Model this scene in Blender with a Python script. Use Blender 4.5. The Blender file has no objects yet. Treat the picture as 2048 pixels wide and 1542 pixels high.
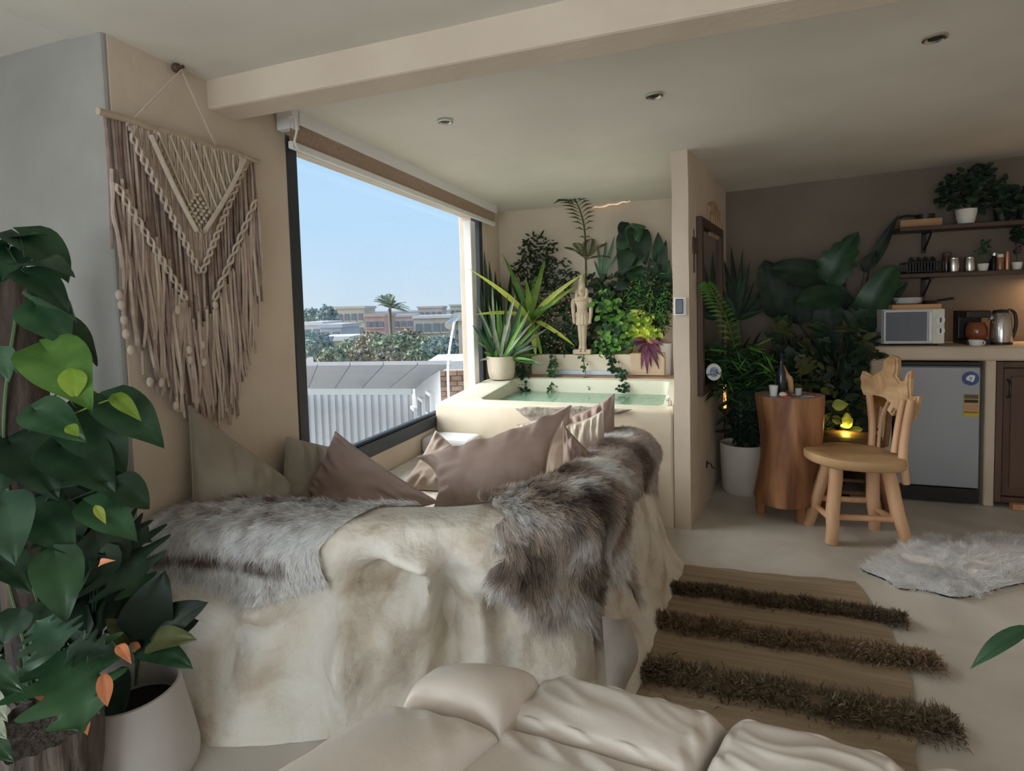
import bpy, bmesh, math, random
import numpy as np
from mathutils import Vector, Matrix, noise

# ------------------------------------------------------------------ camera, world, sun, exposure
SC = bpy.context.scene
COL = SC.collection
H = 1.3
FP, PPX, PPY = 1080.0, 1024.0, 676.0            # focal length and principal point for a 2048 x 1542 frame
_up = np.array([-526., 20024., -1080.]); _up /= np.linalg.norm(_up)
_d = np.array([371., 68., 1080.]); _d -= _up * _d.dot(_up); _d /= np.linalg.norm(_d)
_r = np.cross(_up, _d)
if _r[0] < 0: _r = -_r
CM = np.array([_r, _d, _up])
CAM = np.array([0., 0., H])
cam_data = bpy.data.cameras.new('camera'); cam = bpy.data.objects.new('camera', cam_data); COL.objects.link(cam)
cam_data.sensor_fit = 'HORIZONTAL'; cam_data.sensor_width = 36.0; cam_data.lens = 36.0 * FP / 2048.0
cam_data.shift_y = -(771.0 - PPY) / 2048.0
cam_data.clip_start = 0.02; cam_data.clip_end = 500
_R = Matrix(((CM[0, 0], CM[0, 1], -CM[0, 2]), (CM[1, 0], CM[1, 1], -CM[1, 2]), (CM[2, 0], CM[2, 1], -CM[2, 2])))
cam.matrix_world = Matrix.Translation(CAM) @ _R.to_4x4()
SC.camera = cam

world = bpy.data.worlds.new('hazy_sky'); SC.world = world; world.use_nodes = True
wn = world.node_tree.nodes; wl = world.node_tree.links
bg = wn['Background']
tc = wn.new('ShaderNodeTexCoord'); sep = wn.new('ShaderNodeSeparateXYZ'); wl.new(tc.outputs['Generated'], sep.inputs[0])
rmp = wn.new('ShaderNodeValToRGB'); wl.new(sep.outputs['Z'], rmp.inputs[0])
rmp.color_ramp.elements[0].position = 0.0; rmp.color_ramp.elements[0].color = (.66, .78, .90, 1)
rmp.color_ramp.elements[1].position = 0.45; rmp.color_ramp.elements[1].color = (.43, .67, .97, 1)
e = rmp.color_ramp.elements.new(0.15); e.color = (.52, .75, .99, 1)
wl.new(rmp.outputs[0], bg.inputs[0]); bg.inputs[1].default_value = 1.0

sd = bpy.data.lights.new('hazy_sun', 'SUN'); sd.energy = 10.0; sd.angle = math.radians(70); sd.color = (1.0, .96, .90)
sun = bpy.data.objects.new('hazy_sun', sd); COL.objects.link(sun)
sun.rotation_euler = Vector((0.86, 0.22, -0.46)).to_track_quat('-Z', 'Y').to_euler()
# fill light added behind the viewer, outside an invented rear opening
ad = bpy.data.lights.new('rear_fill_light', 'AREA'); ad.shape = 'RECTANGLE'; ad.size = 3.0; ad.size_y = 1.3
ad.energy = 70; ad.color = (.93, .97, 1.0)
al = bpy.data.objects.new('rear_fill_light', ad); COL.objects.link(al)
al.location = (-.6, -3.5, 1.0); al.rotation_euler = Vector((0.02, 1, -.12)).to_track_quat('-Z', 'Y').to_euler()

# fill lamp added outside the assumed, unseen side window left of the viewer
ad2 = bpy.data.lights.new('side_fill_light', 'AREA'); ad2.shape = 'RECTANGLE'; ad2.size = 2.1; ad2.size_y = 1.8
ad2.energy = 22; ad2.color = (.92, .96, 1.0)
al2 = bpy.data.objects.new('side_fill_light', ad2); COL.objects.link(al2)
al2.location = (-3.7, -1.5, 1.3); al2.rotation_euler = Vector((1, .25, -.08)).to_track_quat('-Z', 'Y').to_euler()

SC.view_settings.view_transform = 'Standard'; SC.view_settings.look = 'None'
SC.view_settings.gamma = 1.0; SC.view_settings.use_curve_mapping = False
SC.view_settings.exposure = 0.08

# ------------------------------------------------------------------ helpers
rng = random.Random(7)
nrng = np.random.default_rng(7)
A = np.array

def ray(px, py):
    return CM @ A([(px - PPX), -(py - PPY), FP]) / FP

def at(px, py, x=None, y=None, z=None, t=None, pl=None):
    """the point of the room seen along one direction of the survey photo, on a known plane"""
    v = ray(px, py)
    if z is not None: t = (z - H) / v[2]
    if y is not None: t = y / v[1]
    if x is not None: t = x / v[0]
    if pl is not None:
        p0, n = pl; t = (A(p0) - CAM).dot(A(n)) / v.dot(A(n))
    return CAM + v * t

def nz(p, s=1.0, o=0.0):
    return noise.noise(Vector((p[0] * s + o, p[1] * s + o * .7, p[2] * s - o)))

def unit(v):
    v = A(v, dtype=float); l = np.linalg.norm(v); return v / l if l > 1e-9 else v

class MB:
    def __init__(self): self.v = []; self.f = []; self.m = []
    def add(self, V, Fs, mi=0):
        o = len(self.v); self.v.extend([tuple(map(float, p)) for p in V])
        for f in Fs: self.f.append(tuple(i + o for i in f)); self.m.append(mi)
        return self
    def box(self, x0, x1, y0, y1, z0, z1, mi=0):
        V = [(x0, y0, z0), (x1, y0, z0), (x1, y1, z0), (x0, y1, z0), (x0, y0, z1), (x1, y0, z1), (x1, y1, z1), (x0, y1, z1)]
        return self.add(V, [(0, 3, 2, 1), (4, 5, 6, 7), (0, 1, 5, 4), (1, 2, 6, 5), (2, 3, 7, 6), (3, 0, 4, 7)], mi)
    def prism(self, poly, z0, z1, mi=0):
        n = len(poly); V = [(p[0], p[1], z0) for p in poly] + [(p[0], p[1], z1) for p in poly]
        F = [tuple(range(n))[::-1], tuple(range(n, 2 * n))] + [(i, (i + 1) % n, n + (i + 1) % n, n + i) for i in range(n)]
        return self.add(V, F, mi)
    def slab(self, p, ex, ey, ez, mi=0):
        """box centred at p with half vectors ex, ey, ez"""
        p, ex, ey, ez = A(p, float), A(ex, float), A(ey, float), A(ez, float)
        V = [p + sx * ex + sy * ey + sz * ez for sz in (-1, 1) for sx, sy in ((-1, -1), (1, -1), (1, 1), (-1, 1))]
        return self.add(V, [(0, 3, 2, 1), (4, 5, 6, 7), (0, 1, 5, 4), (1, 2, 6, 5), (2, 3, 7, 6), (3, 0, 4, 7)], mi)
    def tube(self, pts, rad, n=8, caps=True, squash=None, mi=0):
        pts = [A(p, float) for p in pts]; m = len(pts)
        if not hasattr(rad, '__len__'): rad = [rad] * m
        V = []; ref = None
        for i in range(m):
            t = unit(pts[min(i + 1, m - 1)] - pts[max(i - 1, 0)])
            if ref is None:
                ref = A([0, 0, 1.]) if abs(t[2]) < .9 else A([1., 0, 0])
            a = unit(ref - t * ref.dot(t)); b = np.cross(t, a); ref = a
            for k in range(n):
                w = 2 * math.pi * k / n
                V.append(pts[i] + rad[i] * (a * math.cos(w) * (squash or 1) + b * math.sin(w)))
        F = [(i * n + k, i * n + (k + 1) % n, (i + 1) * n + (k + 1) % n, (i + 1) * n + k) for i in range(m - 1) for k in range(n)]
        if caps: F += [tuple(range(n))[::-1], tuple((m - 1) * n + k for k in range(n))]
        return self.add(V, F, mi)
    def lathe(self, prof, c=(0, 0, 0), n=24, mi=0, sx=1, sy=1):
        V = []; m = len(prof)
        for r, z in prof:
            for k in range(n):
                w = 2 * math.pi * k / n; V.append((c[0] + r * math.cos(w) * sx, c[1] + r * math.sin(w) * sy, c[2] + z))
        F = [(i * n + k, i * n + (k + 1) % n, (i + 1) * n + (k + 1) % n, (i + 1) * n + k) for i in range(m - 1) for k in range(n)]
        F += [tuple(range(n))[::-1], tuple((m - 1) * n + k for k in range(n))]
        return self.add(V, F, mi)
    def grid(self, fn, us, vs, mi=0, closed_v=False):
        V = [fn(u, v) for u in us for v in vs]; nu, nv = len(us), len(vs)
        F = []
        for i in range(nu - 1):
            for j in range(nv if closed_v else nv - 1):
                F.append((i * nv + j, (i + 1) * nv + j, (i + 1) * nv + (j + 1) % nv, i * nv + (j + 1) % nv))
        return self.add(V, F, mi)
    def ball(self, c, r, nu=8, nv=10, sc=(1, 1, 1), mi=0):
        prof = [(r * math.sin(math.pi * i / nu) + 1e-5, -r * math.cos(math.pi * i / nu)) for i in range(nu + 1)]
        V = []
        for q, z in prof:
            for k in range(nv):
                w = 2 * math.pi * k / nv; V.append((c[0] + q * math.cos(w) * sc[0], c[1] + q * math.sin(w) * sc[1], c[2] + z * sc[2]))
        F = [(i * nv + k, i * nv + (k + 1) % nv, (i + 1) * nv + (k + 1) % nv, (i + 1) * nv + k) for i in range(nu) for k in range(nv)]
        return self.add(V, F, mi)
    def build(self, name, mat, parent=None, smooth=None, bevel=0, seg=2, fix=True):
        me = bpy.data.meshes.new(name)
        V = A(self.v, float); c = (V.min(0) + V.max(0)) / 2
        if parent is None: c = A([c[0], c[1], V[:, 2].min()])
        me.from_pydata([tuple(p - c) for p in V], [], self.f); me.update()
        mats = mat if isinstance(mat, (list, tuple)) else [mat]
        for m in mats: me.materials.append(m)
        if len(mats) > 1: me.polygons.foreach_set('material_index', self.m)
        if bevel or fix:
            bm = bmesh.new(); bm.from_mesh(me)
            if bevel:
                es = [e for e in bm.edges if len(e.link_faces) == 2 and e.calc_face_angle(0) > .5]
                bmesh.ops.bevel(bm, geom=es, offset=bevel, segments=seg, affect='EDGES', profile=.5, clamp_overlap=True)
            if fix: bmesh.ops.recalc_face_normals(bm, faces=bm.faces)
            bm.to_mesh(me); bm.free()
        if smooth is not None:
            me.shade_smooth()
            me.set_sharp_from_angle(angle=math.radians(smooth))
        o = bpy.data.objects.new(name, me); COL.objects.link(o)
        link(o, c, parent)
        return o

WLOC = {}
def link(o, c, parent):
    c = A(c, float)
    if parent is not None:
        o.parent = parent; o.location = tuple(c - WLOC[parent.name])
    else: o.location = tuple(c)
    WLOC[o.name] = c

def tag(o, label=None, cat=None, group=None, kind=None):
    if label: o['label'] = label
    if cat: o['category'] = cat
    if group: o['group'] = group
    if kind: o['kind'] = kind
    return o

def thing(name, loc, label, cat, group=None):
    o = bpy.data.objects.new(name, None); COL.objects.link(o); o.empty_display_size = .05
    link(o, loc, None)
    return tag(o, label, cat, group)

def struct(o): o['kind'] = 'structure'; return o

def fast_mesh(name, V, F4, mat, parent=None, colors=None, smooth=False):
    """many faces from numpy arrays (F4: n x k indices)"""
    V = np.asarray(V, np.float32); F4 = np.asarray(F4, np.int32); k = F4.shape[1]
    c = (V.min(0) + V.max(0)) / 2
    if parent is None: c[2] = V[:, 2].min()
    me = bpy.data.meshes.new(name)
    me.vertices.add(len(V)); me.vertices.foreach_set('co', (V - c).ravel())
    me.loops.add(F4.size); me.loops.foreach_set('vertex_index', F4.ravel())
    me.polygons.add(len(F4)); me.polygons.foreach_set('loop_start', np.arange(0, F4.size, k, dtype=np.int32))
    me.update(calc_edges=True); me.validate()
    if colors is not None:
        ca = me.color_attributes.new('col', 'FLOAT_COLOR', 'POINT')
        ca.data.foreach_set('color', np.c_[colors, np.ones(len(V))].astype(np.float32).ravel())
    me.materials.append(mat)
    if smooth: me.shade_smooth()
    o = bpy.data.objects.new(name, me); COL.objects.link(o); link(o, c, parent)
    return o

def crom(pts, t):
    """Catmull-Rom through pts at t in 0..len-1"""
    n = len(pts); i = min(int(t), n - 2); f = t - i
    p = [A(pts[max(0, min(n - 1, i + k))], float) for k in (-1, 0, 1, 2)]
    return .5 * ((2 * p[1]) + (-p[0] + p[2]) * f + (2 * p[0] - 5 * p[1] + 4 * p[2] - p[3]) * f * f + (-p[0] + 3 * p[1] - 3 * p[2] + p[3]) * f ** 3)

def path(pts, n):
    return [crom(pts, i * (len(pts) - 1) / (n - 1)) for i in range(n)]

# ------------------------------------------------------------------ materials
def new_mat(name):
    m = bpy.data.materials.new(name); m.use_nodes = True
    return m, m.node_tree.nodes, m.node_tree.links, m.node_tree.nodes['Principled BSDF']

def mat(name, c1, c2=None, rough=.7, scale=4, detail=6, bump=0, bscale=30, bdist=.01, metal=0, stretch=None, spec=.5, rnd=0, lo=.35, hi=.65, c3=None, coat=0, sss=0, distort=0):
    m, n, l, b = new_mat(name)
    b.inputs['Roughness'].default_value = rough; b.inputs['Metallic'].default_value = metal
    b.inputs['Specular IOR Level'].default_value = spec
    if coat: b.inputs['Coat Weight'].default_value = coat
    t = n.new('ShaderNodeTexCoord'); mp = n.new('ShaderNodeMapping'); l.new(t.outputs['Object'], mp.inputs[0])
    if stretch: mp.inputs['Scale'].default_value = stretch
    col = None
    if c2 is not None:
        ns = n.new('ShaderNodeTexNoise'); ns.inputs['Scale'].default_value = scale; ns.inputs['Detail'].default_value = detail
        ns.inputs['Distortion'].default_value = distort
        l.new(mp.outputs[0], ns.inputs['Vector'])
        r = n.new('ShaderNodeValToRGB'); l.new(ns.outputs['Fac'], r.inputs[0])
        r.color_ramp.elements[0].position = lo; r.color_ramp.elements[0].color = (*c1, 1)
        r.color_ramp.elements[1].position = hi; r.color_ramp.elements[1].color = (*c2, 1)
        if c3:
            e = r.color_ramp.elements.new((lo + hi) / 2); e.color = (*c3, 1)
        col = r.outputs[0]
    if rnd:
        oi = n.new('ShaderNodeObjectInfo'); hs = n.new('ShaderNodeHueSaturation')
        ma = n.new('ShaderNodeMapRange'); l.new(oi.outputs['Random'], ma.inputs[0])
        ma.inputs['To Min'].default_value = 1 - rnd; ma.inputs['To Max'].default_value = 1 + rnd
        l.new(ma.outputs[0], hs.inputs['Value'])
        if col: l.new(col, hs.inputs['Color'])
        else: hs.inputs['Color'].default_value = (*c1, 1)
        col = hs.outputs[0]
    if col: l.new(col, b.inputs['Base Color'])
    else: b.inputs['Base Color'].default_value = (*c1, 1)
    if bump:
        nb = n.new('ShaderNodeTexNoise'); nb.inputs['Scale'].default_value = bscale; nb.inputs['Detail'].default_value = 8
        l.new(mp.outputs[0], nb.inputs['Vector'])
        bp = n.new('ShaderNodeBump'); bp.inputs['Strength'].default_value = bump; bp.inputs['Distance'].default_value = bdist
        l.new(nb.outputs['Fac'], bp.inputs['Height']); l.new(bp.outputs[0], b.inputs['Normal'])
    return m

def srgb(r, g, b):
    f = lambda c: (c / 255 / 12.92) if c <= 10 else ((c / 255 + .055) / 1.055) ** 2.4
    return (f(r), f(g), f(b))

def leafmat(name, c1, c2, rough=.42, rnd=.3, scale=14, trans=.25):
    m = mat(name, c1, c2, rough=rough, scale=scale, rnd=rnd, spec=.4)
    n, l = m.node_tree.nodes, m.node_tree.links
    b = n['Principled BSDF']; out = n['Material Output']
    src = b.inputs['Base Color'].links[0].from_socket
    tr = n.new('ShaderNodeBsdfTranslucent'); mx = n.new('ShaderNodeMixShader'); mx.inputs[0].default_value = trans
    l.new(src, tr.inputs[0]); l.new(b.outputs[0], mx.inputs[1]); l.new(tr.outputs[0], mx.inputs[2]); l.new(mx.outputs[0], out.inputs[0])
    return m

def colmat(name, rough=.8, spec=.2, mul=1.0):
    """colour held per strand on the mesh (the fur's own pattern)"""
    m, n, l, b = new_mat(name); b.inputs['Roughness'].default_value = rough; b.inputs['Specular IOR Level'].default_value = spec
    a = n.new('ShaderNodeAttribute'); a.attribute_name = 'col'; l.new(a.outputs['Color'], b.inputs['Base Color'])
    tr = n.new('ShaderNodeBsdfTranslucent'); mx = n.new('ShaderNodeMixShader'); mx.inputs[0].default_value = .45
    l.new(a.outputs['Color'], tr.inputs[0]); l.new(b.outputs[0], mx.inputs[1]); l.new(tr.outputs[0], mx.inputs[2]); l.new(mx.outputs[0], n['Material Output'].inputs[0])
    return m

def emis(name, c, s, base=(.8, .8, .8)):
    m, n, l, b = new_mat(name); b.inputs['Base Color'].default_value = (*base, 1)
    b.inputs['Emission Color'].default_value = (*c, 1); b.inputs['Emission Strength'].default_value = s
    return m

M = {}
M['plaster'] = mat('plaster_beige', (.60, .505, .41), (.68, .585, .485), rough=.85, scale=2.2, bump=.25, bscale=9, bdist=.02)
M['plaster_grey'] = mat('plaster_grey', (.255, .25, .23), (.355, .35, .33), rough=.85, scale=1.6, bump=.22, bscale=9, bdist=.02)
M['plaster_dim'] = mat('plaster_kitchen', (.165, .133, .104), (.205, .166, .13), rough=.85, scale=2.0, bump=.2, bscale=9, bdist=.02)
M['ceil'] = mat('ceiling_plaster', (.66, .635, .575), (.75, .725, .665), rough=.8, scale=1.3, detail=8, bump=.16, bscale=5, bdist=.03)
M['floor'] = mat('floor_microcement', (.50, .46, .41), (.70, .66, .61), rough=.55, scale=2.4, detail=9, bump=.12, bscale=12, bdist=.01, distort=.6, lo=.3, hi=.66)
M['bench'] = mat('carved_plaster', (.52, .43, .335), (.84, .80, .73), rough=.75, scale=4.2, detail=10, bump=.75, bscale=13, bdist=.03, distort=.8, lo=.32, hi=.60, c3=(.77, .71, .615))
M['tubpl'] = mat('tub_plaster', (.66, .57, .44), (.76, .68, .55), rough=.6, scale=3, bump=.2, bscale=9, bdist=.015)
M['tubin'] = mat('tub_inner_plaster', (.67, .665, .54), (.74, .735, .62), rough=.5, scale=3, bump=.15, bscale=8, bdist=.015)
M['alu'] = mat('dark_grey_aluminium', (.035, .042, .052), rough=.45, metal=.3)
M['white'] = mat('white_paint', (.78, .79, .80), rough=.5)
M['wood_lt'] = mat('light_driftwood', (.50, .26, .13), (.72, .45, .27), rough=.6, scale=6, stretch=(1, 1, .25), bump=.3, bscale=22, rnd=.1)
M['stump'] = mat('stump_wood', (.16, .062, .026), (.44, .21, .095), rough=.5, scale=11, stretch=(1, 1, .16), bump=.6, bscale=20, detail=8, distort=.5)
M['wood_dk'] = mat('dark_wood', (.055, .030, .02), (.10, .057, .036), rough=.55, scale=8, stretch=(1, 1, .15), bump=.3, bscale=20)
M['shelf'] = mat('shelf_wood', (.05, .03, .022), (.10, .065, .045), rough=.6, scale=8, stretch=(.2, 1, 1))
M['black'] = mat('black_metal', (.012, .012, .013), rough=.45)
M['steel'] = mat('brushed_steel', (.62, .60, .57), rough=.28, metal=1)
M['cer_w'] = mat('white_ceramic', (.74, .70, .63), (.80, .77, .71), rough=.5, scale=6)
M['clay'] = mat('cream_clay', (.60, .50, .40), (.70, .61, .50), rough=.7, scale=6, bump=.2, bscale=25)
# ------------------------------------------------------------------ the room
XW, YB, YC, ZC = -1.667, 4.55, 3.209, 2.155
def ceil_z(x, y): return ZC + .035 * max(0, x - .2) * min(1, max(0, y - 1) / 2)

def sheet(name, fn, us, vs, m, amp=.006, s=1.4, nrm=(0, 0, 1)):
    """a plastered surface with hand-trowelled unevenness"""
    N = A(nrm, float)
    def g(u, v):
        p = A(fn(u, v), float); return p + N * amp * (nz(p, s, 3.1) + .5 * nz(p, s * 2.7, 8.2))
    return struct(MB().grid(g, us, vs).build(name, m, smooth=60, fix=False))

L = np.linspace
sheet('floor', lambda u, v: (u, v, 0), L(-1.80, 3.3, 50), L(-3.2, 4.7, 70), M['floor'], amp=.002)
sheet('ceiling', lambda u, v: (u, v, ceil_z(u, v)), L(-1.80, 3.3, 52), L(-3.2, 4.75, 70), M['ceil'], amp=.010, s=.9)
sheet('ceiling', lambda u, v: (u, v, ZC + .004), L(-3.4, -1.78, 16), L(-3.2, 1.34, 40), M['ceil'], amp=.010, s=.9)
struct(MB().box(-1.86, 3.3, 1.2, 4.8, 2.32, 2.40).box(-3.5, 3.3, -3.4, 1.36, 2.32, 2.40).build('ceiling', M['ceil']))
sheet('floor', lambda u, v: (u, v, 0), L(-3.4, -1.78, 14), L(-3.2, 1.3, 40), M['floor'], amp=.002)
# walls are solid slabs; the visible faces carry the trowelled plaster
struct(MB().box(XW - .20, XW, 1.176, 1.93, -.3, 2.3).build('wall_left', M['plaster'], bevel=.012))
struct(MB().box(XW - .20, XW, 1.93, 4.20, -.3, .535).build('wall_left', M['plaster'], bevel=.004))
struct(MB().box(XW - .20, XW, 1.93, 4.20, 2.075, 2.3).build('wall_left', M['plaster'], bevel=.004))
struct(MB().box(XW - .20, XW, 4.14, 4.75, -.3, 2.3).build('wall_left', M['plaster'], bevel=.004))
struct(MB().box(-3.3, XW - .001, 1.168, 1.36, -.3, 2.3).build('wall_front', M['plaster_grey'], bevel=.01))
struct(MB().box(-3.45, -3.25, -3.2, -2.6, -.3, 2.3).build('wall_front', M['plaster_grey']))
struct(MB().box(-3.45, -3.25, -2.6, -.40, -.3, .25).build('wall_front', M['plaster_grey']))
struct(MB().box(-3.45, -3.25, -2.6, -.40, 2.10, 2.3).build('wall_front', M['plaster_grey']))
struct(MB().box(-3.45, -3.25, -.40, 1.36, -.3, 2.3).build('wall_front', M['plaster_grey']))
for q_ in ((-3.45, -2.9, -.3, 2.3), (.9, 3.3, -.3, 2.3), (-2.9, .9, -.3, .2), (-2.9, .9, 2.12, 2.3)):
    struct(MB().box(q_[0], q_[1], -3.35, -3.1, q_[2], q_[3]).build('wall_rear', M['plaster']))
struct(MB().box(3.1, 3.3, -3.2, 4.75, -.3, 2.4).build('wall_right', M['plaster']))
sheet('wall_back', lambda u, v: (u, YB + .02 * nz((u, v, 0), 1.1), v), L(XW - .05, -.03, 24), L(-.02, 2.25, 24), M['plaster'], amp=.008, nrm=(0, 1, 0))
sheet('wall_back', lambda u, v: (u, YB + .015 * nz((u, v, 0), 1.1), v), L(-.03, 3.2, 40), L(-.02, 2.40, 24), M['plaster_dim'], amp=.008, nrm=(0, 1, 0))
# partition column beside the tub
MW0, MW1 = A([-.045, 3.209]), A([.21, 4.56])
def part_poly(z):
    k = .012 * nz((0, z, 0), 2) * min(1, max(0, (z - .72) / .15))
    return [(-.134 + k, 3.213), (-.045 + k * .5, 3.209 + k), (.087, 3.86), (.215, 4.56), (-.10, 4.56), (-.134 + k, 3.5)]
zs = L(-.01, 2.17, 26)
mb = MB(); n6 = 6
mb.add([(p[0], p[1], z) for z in zs for p in part_poly(z)], [(i * 6 + k, i * 6 + (k + 1) % 6, (i + 1) * 6 + (k + 1) % 6, (i + 1) * 6 + k) for i in range(25) for k in range(6)])
struct(mb.build('wall_partition', M['plaster'], smooth=25))
# beam
bl, br = at(420, 220, z=2.05), at(1530, 0, z=2.05)
ysl = (br[1] - bl[1]) / (br[0] - bl[0])
def by(x): return 1.535
struct(MB().prism([(-1.68, by(-1.7)), (3.2, by(3.2)), (3.2, by(3.2) + .13), (-1.68, by(-1.7) + .13)], 2.048, 2.25).build('trim_beam', M['plaster'], bevel=.01))
# a second, flat roller-blind pelmet over the window is its own thing (below)

# ------------------------------------------------------------------ window
win = thing('window_1', (XW - .04, 3.0, .54), 'wide picture window in a dark grey aluminium frame over the seating', 'window'); win['kind'] = 'structure'
MB().box(XW - .07, XW + .004, 1.925, 1.985, .535, 2.06).box(XW - .045, XW - .015, 1.985, 2.0, .60, 2.06).build('jamb', M['alu'], win, bevel=.004)
MB().box(XW - .07, XW + .004, 4.085, 4.15, .535, 2.06).build('jamb', M['alu'], win, bevel=.004)
MB().box(XW - .07, XW + .008, 1.985, 4.085, .525, .60).box(XW - .045, XW - .012, 1.985, 4.085, .60, .618).build('sill_rail', M['alu'], win, bevel=.004)
MB().box(XW - .07, XW + .004, 1.985, 4.085, 2.045, 2.08).build('head_rail', M['alu'], win, bevel=.004)
tag(MB().box(XW - .065, XW - .005, 3.93, 4.02, .60, 2.0).build('stile', M['white'], win, bevel=.004), 'white painted upright beside the right jamb')
g, gn, gl, gb = new_mat('window_glass')
gn.remove(gb); ga = gn.new('ShaderNodeBsdfTransparent'); ga.inputs[0].default_value = (.97, .985, .985, 1)
gg = gn.new('ShaderNodeBsdfGlossy'); gg.inputs['Roughness'].default_value = .02
gm = gn.new('ShaderNodeMixShader'); gm.inputs[0].default_value = .03
gl.new(ga.outputs[0], gm.inputs[1]); gl.new(gg.outputs[0], gm.inputs[2]); gl.new(gm.outputs[0], gn['Material Output'].inputs[0])
M['glass'] = g
MB().box(XW - .034, XW - .028, 1.98, 4.09, .59, 2.02).build('pane', g, win, fix=True)

# assumed second opening, unseen, behind the viewer on the left
w2 = thing('assumed_side_window', (-3.33, -1.5, .25), 'tall assumed window to the left behind the viewer', 'window'); w2['kind'] = 'structure'
for y in (-2.6, -1.53, -.46): MB().box(-3.37, -3.30, y, y + .06, .25, 2.10).build('jamb', M['alu'], w2)
MB().box(-3.37, -3.30, -2.54, -.46, .25, .30).build('sill_rail', M['alu'], w2)
MB().box(-3.338, -3.332, -2.54, -.46, .30, 2.10).build('pane', g, w2)

w3 = thing('rear_fill_opening', (-1, -3.22, .2), 'wide opening added in the rear wall for the fill light', 'window'); w3['kind'] = 'structure'  # unseen opening, added so the rear fill light can enter
for x_ in (-2.9, -1.02, .84): MB().box(x_, x_ + .06, -3.26, -3.18, .2, 2.12).build('jamb', M['alu'], w3)
MB().box(-2.84, .84, -3.225, -3.22, .2, 2.12).build('pane', g, w3)

# roller blind above the window
rb = thing('roller_blind', (XW + .06, 3.0, 2.0), 'rolled-up brown roller blind with white head rail along the window top', 'blind')
MB().tube([(XW + .06, 1.90, 2.125), (XW + .06, 4.26, 2.125)], .038, 14).build('roller', M['white'], rb, smooth=40)
MB().box(XW + .085, XW + .098, 1.90, 4.26, 2.095, 2.160).build('head_rail', M['white'], rb, bevel=.004)
M['blind'] = mat('brown_blind_cloth', (.32, .225, .17), (.38, .275, .21), rough=.8, scale=60)
def bc(u, v):
    return (XW + .088 - .012 * v + .003 * math.sin(u * 9), u, 2.10 - .082 * v)
MB().grid(bc, L(1.86, 4.24, 40), L(0, 1, 6)).build('cloth', M['blind'], rb, smooth=60, fix=False)
MB().box(XW + .065, XW + .088, 1.86, 4.24, 1.988, 2.020).build('bottom_bar', M['white'], rb, bevel=.006)
MB().box(XW + .01, XW + .095, 1.862, 1.90, 2.07, 2.17).build('bracket', M['white'], rb, bevel=.004)
MB().tube(path([(XW + .03, 1.80, 2.135), (XW + .06, 1.80, 2.16), (XW + .10, 1.86, 2.165), (XW + .11, 1.90, 2.175)], 12), .006, 6).build('hook', M['wood_dk'], rb, smooth=40)
MB().tube(path([(XW + .10, 1.83, 2.10), (XW + .105, 1.86, 2.11), (XW + .105, 1.87, 2.06), (XW + .10, 1.86, 2.01), (XW + .10, 1.885, 1.985)], 16), .005, 6).build('pull_chain', M['white'], rb, smooth=40)
MB().ball((XW + .02, 1.745, 2.115), .014, sc=(1, 1, 1)).build('peg', M['wood_lt'], rb, smooth=60)

# recessed spots
for i, (px, py) in enumerate(((890, 242), (1308, 190), (1870, 82))):
    p = at(px, py, z=ZC - .002)
    p[2] = ceil_z(p[0], p[1]) - .006
    t = thing('ceiling_spot', p, ['recessed ceiling spot near the window blind', 'recessed ceiling spot in the middle of the plaster ceiling', 'recessed ceiling spot at the right over the kitchen floor'][i], 'ceiling light', 'recessed ceiling spots')
    MB().lathe([(.012, .004), (.024, .002), (.030, -.004), (.036, -.002), (.036, .010)], p, 20).build('ring', M['steel'], t, smooth=40)
    MB().lathe([(.001, -.001), (.020, -.001), (.020, .006), (.001, .006)], p, 16).build('lens', M['black'], t)
# ------------------------------------------------------------------ carved bench (one plaster body)
LIP = [(-1.66, 1.19), (-1.30, 1.26), (-.89, 1.36), (-.60, 1.46), (-.40, 1.60), (-.315, 1.80), (-.285, 2.1), (-.235, 2.45), (-.215, 2.68), (-.26, 2.80), (-.40, 2.83)]
BASE = [(-1.66, 1.16), (-1.32, 1.235), (-.92, 1.42), (-.52, 1.58), (-.27, 1.71), (-.215, 1.90), (-.19, 2.15), (-.13, 2.5), (-.10, 2.72), (-.15, 2.86), (-.40, 2.90)]
INN = [(-1.66, 1.43), (-1.32, 1.48), (-.95, 1.56), (-.74, 1.63), (-.62, 1.73), (-.54, 1.88), (-.50, 2.12), (-.46, 2.45), (-.45, 2.60), (-.45, 2.66), (-.45, 2.68)]
_pn = A([math.sin(math.radians(23)), -math.cos(math.radians(23)), 0]); _p0 = A([-.92, 1.40, 0])
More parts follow.
